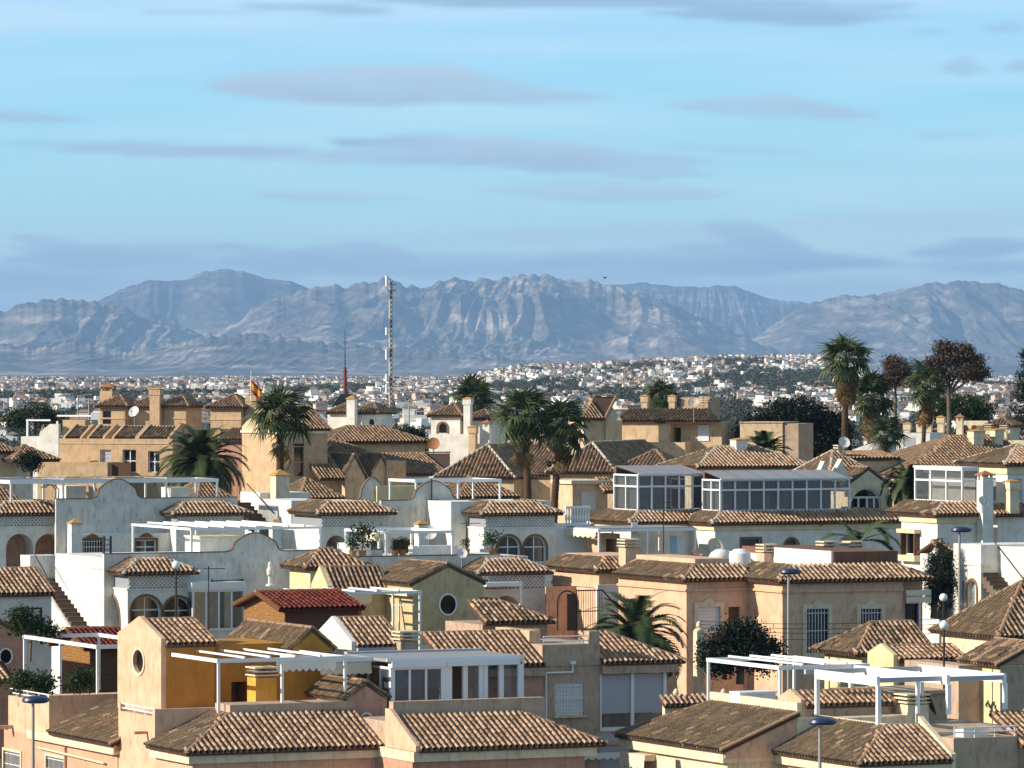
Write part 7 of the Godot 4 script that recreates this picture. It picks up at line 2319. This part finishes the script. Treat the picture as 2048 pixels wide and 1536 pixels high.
	for q in [[1952, 860, 0.7], [1994, 858, 0.55]]: chimney(mats.cream, X(q[0], -3.5), -3.5, yl, Y(q[0], q[1], -3.5), q[2], "arch")
	start("white_house", "white house with rounded roof wall and glass front below palms", "house", 1860, 910, 256, LIT)
	block("wall", mats.white, X(1800), 0, 0, Y(1800, 866), -4.0, 0, [F(1806, 1834, 874, 896, 0, "r", "louvre", 0.1)])
	var rp := PackedVector2Array([Vector2(X(1695), 0), Vector2(X(1798), 0)])
	for i in 10: rp.append(Vector2(lerpf(X(1798), X(1700), i / 9.0), lerpf(Y(1798, 880), Y(1700, 902), pow(i / 9.0, 2.0))))
	gable_wall("curved_wall", mats.white, rp, -0.4, 0.0)
	start("white_house", "white house with row of chimneys and an arched roof terrace wall", "house", 2000, 890, 262, LIT)
	block("wall", mats.cream, X(1810), X(2070), 0, Y(1820, 880), -4.0, 0)
	block("terrace_arch", mats.cream, X(1918), X(1962), 0, Y(1920, 842), -2.5, -2.0, [F(1925, 1936, 850, 868, -2.0, "a", "hole", 0.4), F(1942, 1954, 850, 868, -2.0, "a", "hole", 0.4)])
	for q in [[1815, 845, "arch"], [1840, 842, "tiles"], [1858, 832, "arch"], [1882, 832, "arch"], [1920, 830, "tiles"], [1978, 848, "slots"], [2008, 850, "slots"]]: chimney(mats.cream, X(q[0], -1), -1.0, 1.0, Y(q[0], q[1], -1), 0.42, q[2])
	slope(Vector3(X(1810), Y(1820, 878), 0.3), Vector3(X(1880), Y(1820, 878), 0.3), Vector3(X(1880), Y(1820, 862, -2), -2.0), Vector3(X(1810), Y(1820, 862, -2), -2.0), "far", -0.5)
	hut(mats.cream, 1975, 2020, 852, 0, -2.0, 3.0, 0.5, 0.2)
	start("pale_house", "pale house with dark side window beside the tan row", "house", 75, 960, 258, TURN)
	hut(mats.beige, -30, 25, 905, 0, 0.0, 4.0, 0.9, 0.3)
	block("wall", mats.white, X(30), X(72), 0, Y(40, 905), -4.0, -0.6)
	hip(X(25, 2.0), X(120, 2.0), Y(30, 912, 2.0) - 0.3, -3.0, 2.0, 0.9, "far")
	start("white_house", "low white house with open frame pergola among trees", "house", 110, 880, 290, LIT)
	block("wall", mats.white, X(42), X(118), 0, Y(50, 873), -4.0, 0)
	gable_wall("stair_wall", mats.white, PackedVector2Array([Vector2(X(75), 0), Vector2(X(118), 0), Vector2(X(118), Y(80, 848)), Vector2(X(100), Y(80, 848)), Vector2(X(80), Y(80, 866))]), -0.3, 0.1)
	for px in [44, 104, 172]: post(mats.paint, X(px), -1.0, 0, Y(50, 842, -1.0), 0.12)
	box("beam", mats.paint, X(42), X(90), Y(50, 842, -1.0), Y(50, 840, -1.0) + 0.05, -1.07, -0.93)
	box("beam", mats.paint, X(104), X(174), Y(50, 833, -1.0), Y(50, 831, -1.0) + 0.05, -1.07, -0.93)
	block("room", mats.tan_pale, X(120), X(165), 0, Y(120, 840), -3.0, -0.5)
	for q in [[-20, 40, 1003, 226], [395, 470, 1000, 228], [600, 690, 998, 232], [915, 1040, 996, 228]]:
		var nm: Array = [["low tile roof behind the long pergola frame's end", "house"], ["low tile roof half hidden by the big date palm", "house"], ["low tile roof behind white terrace stair", "house"], ["low tile roof behind bell parapet with antenna mast", "house"]][[-20, 395, 600, 915].find(q[0])]
		start("low_house", nm[0], nm[1], q[0], q[2], q[3], TURN)
		hip(0, X(q[1]), Y(q[0], q[2]), -5.0, 0, 1.15, "far")
		block("wall", mats.white, 0.3, X(q[1]) - 0.3, 0, Y(q[0], q[2]) - 0.1, -4.7, -0.3)

	# --- palms and trees
	fan_palm("fan palm in front of the tan square tower", 560, 838, 242, 5.5, 1.25, 32, 3, Vector3.ZERO, 0.24, 2, 10)
	fan_palm("fan palm of the pair with lighter, taller crown", 1046, 838, 221, 7.5, 1.15, 30, 6, Vector3(-0.35, 0, 0), 0.21, 3, 20)
	fan_palm("fan palm of the pair with darker, lower crown", 1124, 855, 221, 7.0, 1.1, 30, 6, Vector3(0.5, 0, 0), 0.21, 4, 24)
	fan_palm("tallest fan palm with a thick skirt of dead fronds", 1692, 722, 256, 8.5, 1.15, 30, 44, Vector3(0.1, 0, 0), 0.22, 5, 12)
	fan_palm("shaggy mid height fan palm beside the tallest one", 1742, 800, 258, 6.0, 1.05, 28, 26, Vector3.ZERO, 0.24, 6, 16)
	fan_palm("low young fan palm above the rounded white wall", 1770, 872, 250, 2.5, 0.8, 24, 4, Vector3.ZERO, 0.2, 7, 10)
	fan_palm("slender dark stemmed fan palm leaning before the brown pine", 1853, 772, 246, 7.0, 0.95, 24, 12, Vector3(0.25, 0, 0), 0.14, 8, 30)
	fan_palm("distant fan palm behind the big beige house", 1323, 800, 300, 5.0, 1.0, 36, 20, Vector3.ZERO, 0.2, 9, 20)
	fan_palm("distant fan palm behind ochre capped chimneys", 945, 805, 310, 5.0, 1.25, 36, 10, Vector3.ZERO, 0.2, 10, 20)
	date_palm("large date palm in front of the tan row house", 402, 922, 238, 4.5, 3.3, 90, 11, 86, -30, 1.5, 0.5)
	date_palm("date palm behind the tile hip roof and dark tree", 1530, 905, 244, 3.0, 1.9, 40, 12, 84, 0, 1.2, 0.3)
	date_palm("bushy date palm between conservatory and white sunroom", 1818, 965, 224, 4.0, 2.0, 60, 13, 85, -45, 1.6, 0.35)
	tree("dark_tree", "huge dark round evergreen tree behind the beige block", 1590, 935, 266, 1.5, [[0, 3.1, 0, 2.7, 1.6, 2.2], [-2.4, 2.1, 0, 1.4, 1.5, 1.5], [2.2, 2.2, 0, 1.4, 1.6, 1.5], [0.6, 1.2, 1.0, 2.2, 1.1, 1.5], [1.2, 0.6, 1.2, 1.6, 0.9, 1.2], [2.4, 0.9, 0.5, 1.0, 1.1, 1.0]], 60000, 0.15, mats.leaf_dark, 21, 0.3)
	tree("brown_pine", "smaller dried brown pine tree with a round crown", 1790, 830, 300, 2.6, [[0, 3.2, 0, 0.7, 0.6, 0.6], [-0.8, 2.6, 0, 0.6, 0.35, 0.5], [0.9, 2.75, 0, 0.65, 0.4, 0.5], [-0.1, 4.0, 0, 0.5, 0.4, 0.45], [0.55, 3.6, 0.2, 0.45, 0.3, 0.4]], 10000, 0.12, mats.leaf_pine_dead, 22, 0.14)
	tree("brown_pine", "large dried brown pine tree with a flat spreading crown", 1897, 905, 262, 4.9, [[0.2, 6.3, 0, 0.75, 0.42, 0.7], [-1.0, 5.9, 0, 0.65, 0.45, 0.6], [1.6, 6.0, 0, 0.65, 0.45, 0.6], [1.0, 5.35, 0.3, 0.8, 0.35, 0.6], [-0.6, 5.15, 0, 0.6, 0.3, 0.5], [-0.3, 7.0, 0, 0.45, 0.3, 0.4], [0.9, 6.8, 0, 0.55, 0.35, 0.5], [2.0, 5.3, 0, 0.4, 0.25, 0.4]], 15000, 0.12, mats.leaf_pine_dead, 23, 0.2)
	var fir := []
	for i in 9: fir.append([0.15 * sin(i * 2.1), 0.8 + i * 0.75, 0.1 * cos(i), 2.3 - i * 0.25, 0.28, 2.3 - i * 0.25])
	tree("fir_tree", "dark layered araucaria fir rising beside the chimneyed white house", 2060, 905, 270, 7.5, fir, 12000, 0.10, mats.leaf_fir, 24, 0.16)
	tree("broadleaf_tree", "green leafy tree behind the row of cream chimneys", 1925, 860, 285, 1.6, [[0, 1.8, 0, 1.6, 0.9, 1.2], [1.2, 1.4, 0, 1.0, 0.7, 0.9], [-1.4, 1.4, 0, 1.0, 0.8, 0.9]], 9000, 0.11, mats.leaf, 25)
	tree("broadleaf_tree", "low dark garden tree between the white chimney houses", 815, 892, 268, 0.8, [[0, 0.8, 0, 0.9, 0.5, 0.7], [0.7, 0.6, 0, 0.6, 0.4, 0.5]], 4000, 0.09, mats.leaf_dark, 26)
	tree("broadleaf_tree", "dull green tree behind the low white house with pergola", 70, 880, 320, 1.8, [[0, 2.2, 0, 1.6, 1.0, 1.3], [-1.6, 1.8, 0, 1.2, 0.8, 1.0], [1.4, 1.6, 0, 1.0, 0.8, 1.0]], 7000, 0.12, mats.leaf, 27)
	tree("broadleaf_tree", "small garden tree beside the tan house terrace", 60, 950, 250, 0.7, [[0, 0.9, 0, 0.7, 0.6, 0.6]], 3000, 0.09, mats.leaf_dark, 28)

	# --- masts and the bird
	start_at("lattice_mast", "tall red and white lattice radio mast with antennas", "radio mast", P(781, 850, 620), 20)
	var top := P(781, 560, 620).y - P(781, 850, 620).y
	var n := 15
	var mast_red := plain(Color(0.42, 0.36, 0.35), 0.6)
	for i in n:
		var y0b := top * i / n
		var y1b := top * (i + 1) / n
		var st := surf()
		for c in 3:
			var a := TAU * c / 3.0
			var b := TAU * (c + 1) / 3.0
			var r := 0.24
			bar(st, Vector3(cos(a) * r, y0b, sin(a) * r), Vector3(cos(a) * r, y1b, sin(a) * r), 0.10, 5)
			for k in 2:
				var ya := lerpf(y0b, y1b, k / 2.0)
				var yb := lerpf(y0b, y1b, (k + 1) / 2.0)
				bar(st, Vector3(cos(a) * r, ya, sin(a) * r), Vector3(cos(b) * r, yb, sin(b) * r), 0.06, 4)
				bar(st, Vector3(cos(b) * r, ya, sin(b) * r), Vector3(cos(a) * r, yb, sin(a) * r), 0.06, 4)
		obj("mast_section", st, mast_red if i % 3 == 1 else mats.dish_dull)
	for q in [[0.22, 1.4], [0.30, 1.2], [0.45, 1.6], [0.62, 1.2], [0.96, 1.6]]: tube("antenna", mats.paint, [Vector3(-0.75, top * q[0], 0.3), Vector3(-0.75, top * q[0] + q[1], 0.3)], 0.22, 7)
	for q in [0.93, 0.97]: tube("antenna", mats.steel, [Vector3(-0.4, top * q, 0), Vector3(0.9, top * q, 0)], 0.08, 5)
	start_at("red_mast", "thin red radio mast with a dark whip antenna", "radio mast", P(690, 815, 640), 0)
	var m2 := P(690, 660, 640).y - P(690, 815, 640).y
	tube("tube", plain(Color(0.50, 0.16, 0.14), 0.6), [Vector3.ZERO, Vector3(0, m2 * 0.52, 0)], 0.34, 8, null, 0.26)
	tube("whip", mats.iron, [Vector3(0, m2 * 0.52, 0), Vector3(0, m2, 0)], 0.10, 6, null, 0.05)
	for k in 3: tube("bracket", mats.iron, [Vector3(-0.4, m2 * (0.2 + 0.13 * k), 0), Vector3(0.5, m2 * (0.2 + 0.13 * k), 0)], 0.06, 5)
	start_at("bird", "small black bird flying in front of the mountain ridge", "bird", P(1210, 556, 420), 30)
	var bs := surf()
	ball(bs, Vector3.ZERO, Vector3(0.17, 0.06, 0.06), 10)
	ball(bs, Vector3(0.19, 0.03, 0), Vector3(0.06, 0.045, 0.045), 8)
	bar(bs, Vector3(0.24, 0.03, 0), Vector3(0.30, 0.02, 0), 0.015, 5, 0.0)
	for s in [-1, 1]:
		tri(bs, Vector3(0.1, 0.02, 0.03 * s), Vector3(-0.08, 0.02, 0.03 * s), Vector3(-0.02, 0.17, 0.2 * s))
		tri(bs, Vector3(-0.08, 0.02, 0.03 * s), Vector3(-0.1, 0.12, 0.34 * s), Vector3(-0.02, 0.17, 0.2 * s))
	tri(bs, Vector3(-0.14, 0, 0), Vector3(-0.3, 0.01, 0.06), Vector3(-0.3, 0.01, -0.06))
	obj("body", bs, mats.dark)
	for q in [["plain grey lamp post near the low white house", 178, 800, 300], ["plain grey lamp post behind the tan twin towered house", 156, 790, 420], ["double armed grey lamp post behind the white chimney houses", 818, 800, 380]]:
		start_at("lamp_post", q[0], "lamp post", P(q[1], q[2], q[3]) - Vector3(0, 7, 0), 0)
		tube("pole", mats.pole, [Vector3.ZERO, Vector3(0, 7, 0)], 0.10, 6, null, 0.07)
		for s in ([-1, 1] if q[1] == 818 else [1]): tube("arm", mats.pole, [Vector3(0, 6.9, 0), Vector3(1.1 * s, 7.05, 0)], 0.07, 5)
		for s in ([-1, 1] if q[1] == 818 else [1]): box("lamp_head", mats.steel, 0.8 * s, 1.5 * s, 6.98, 7.12, -0.15, 0.15)

func _ready() -> void:
	rng.seed = 4
	noise.seed = 12
	noise.frequency = 0.01
	noise.fractal_octaves = 4
	make_environment()
	make_materials()
	make_tiles()
	make_terrain()
	make_mountains()
	make_town()
	front_row()
	middle_rows()
	back_rows()
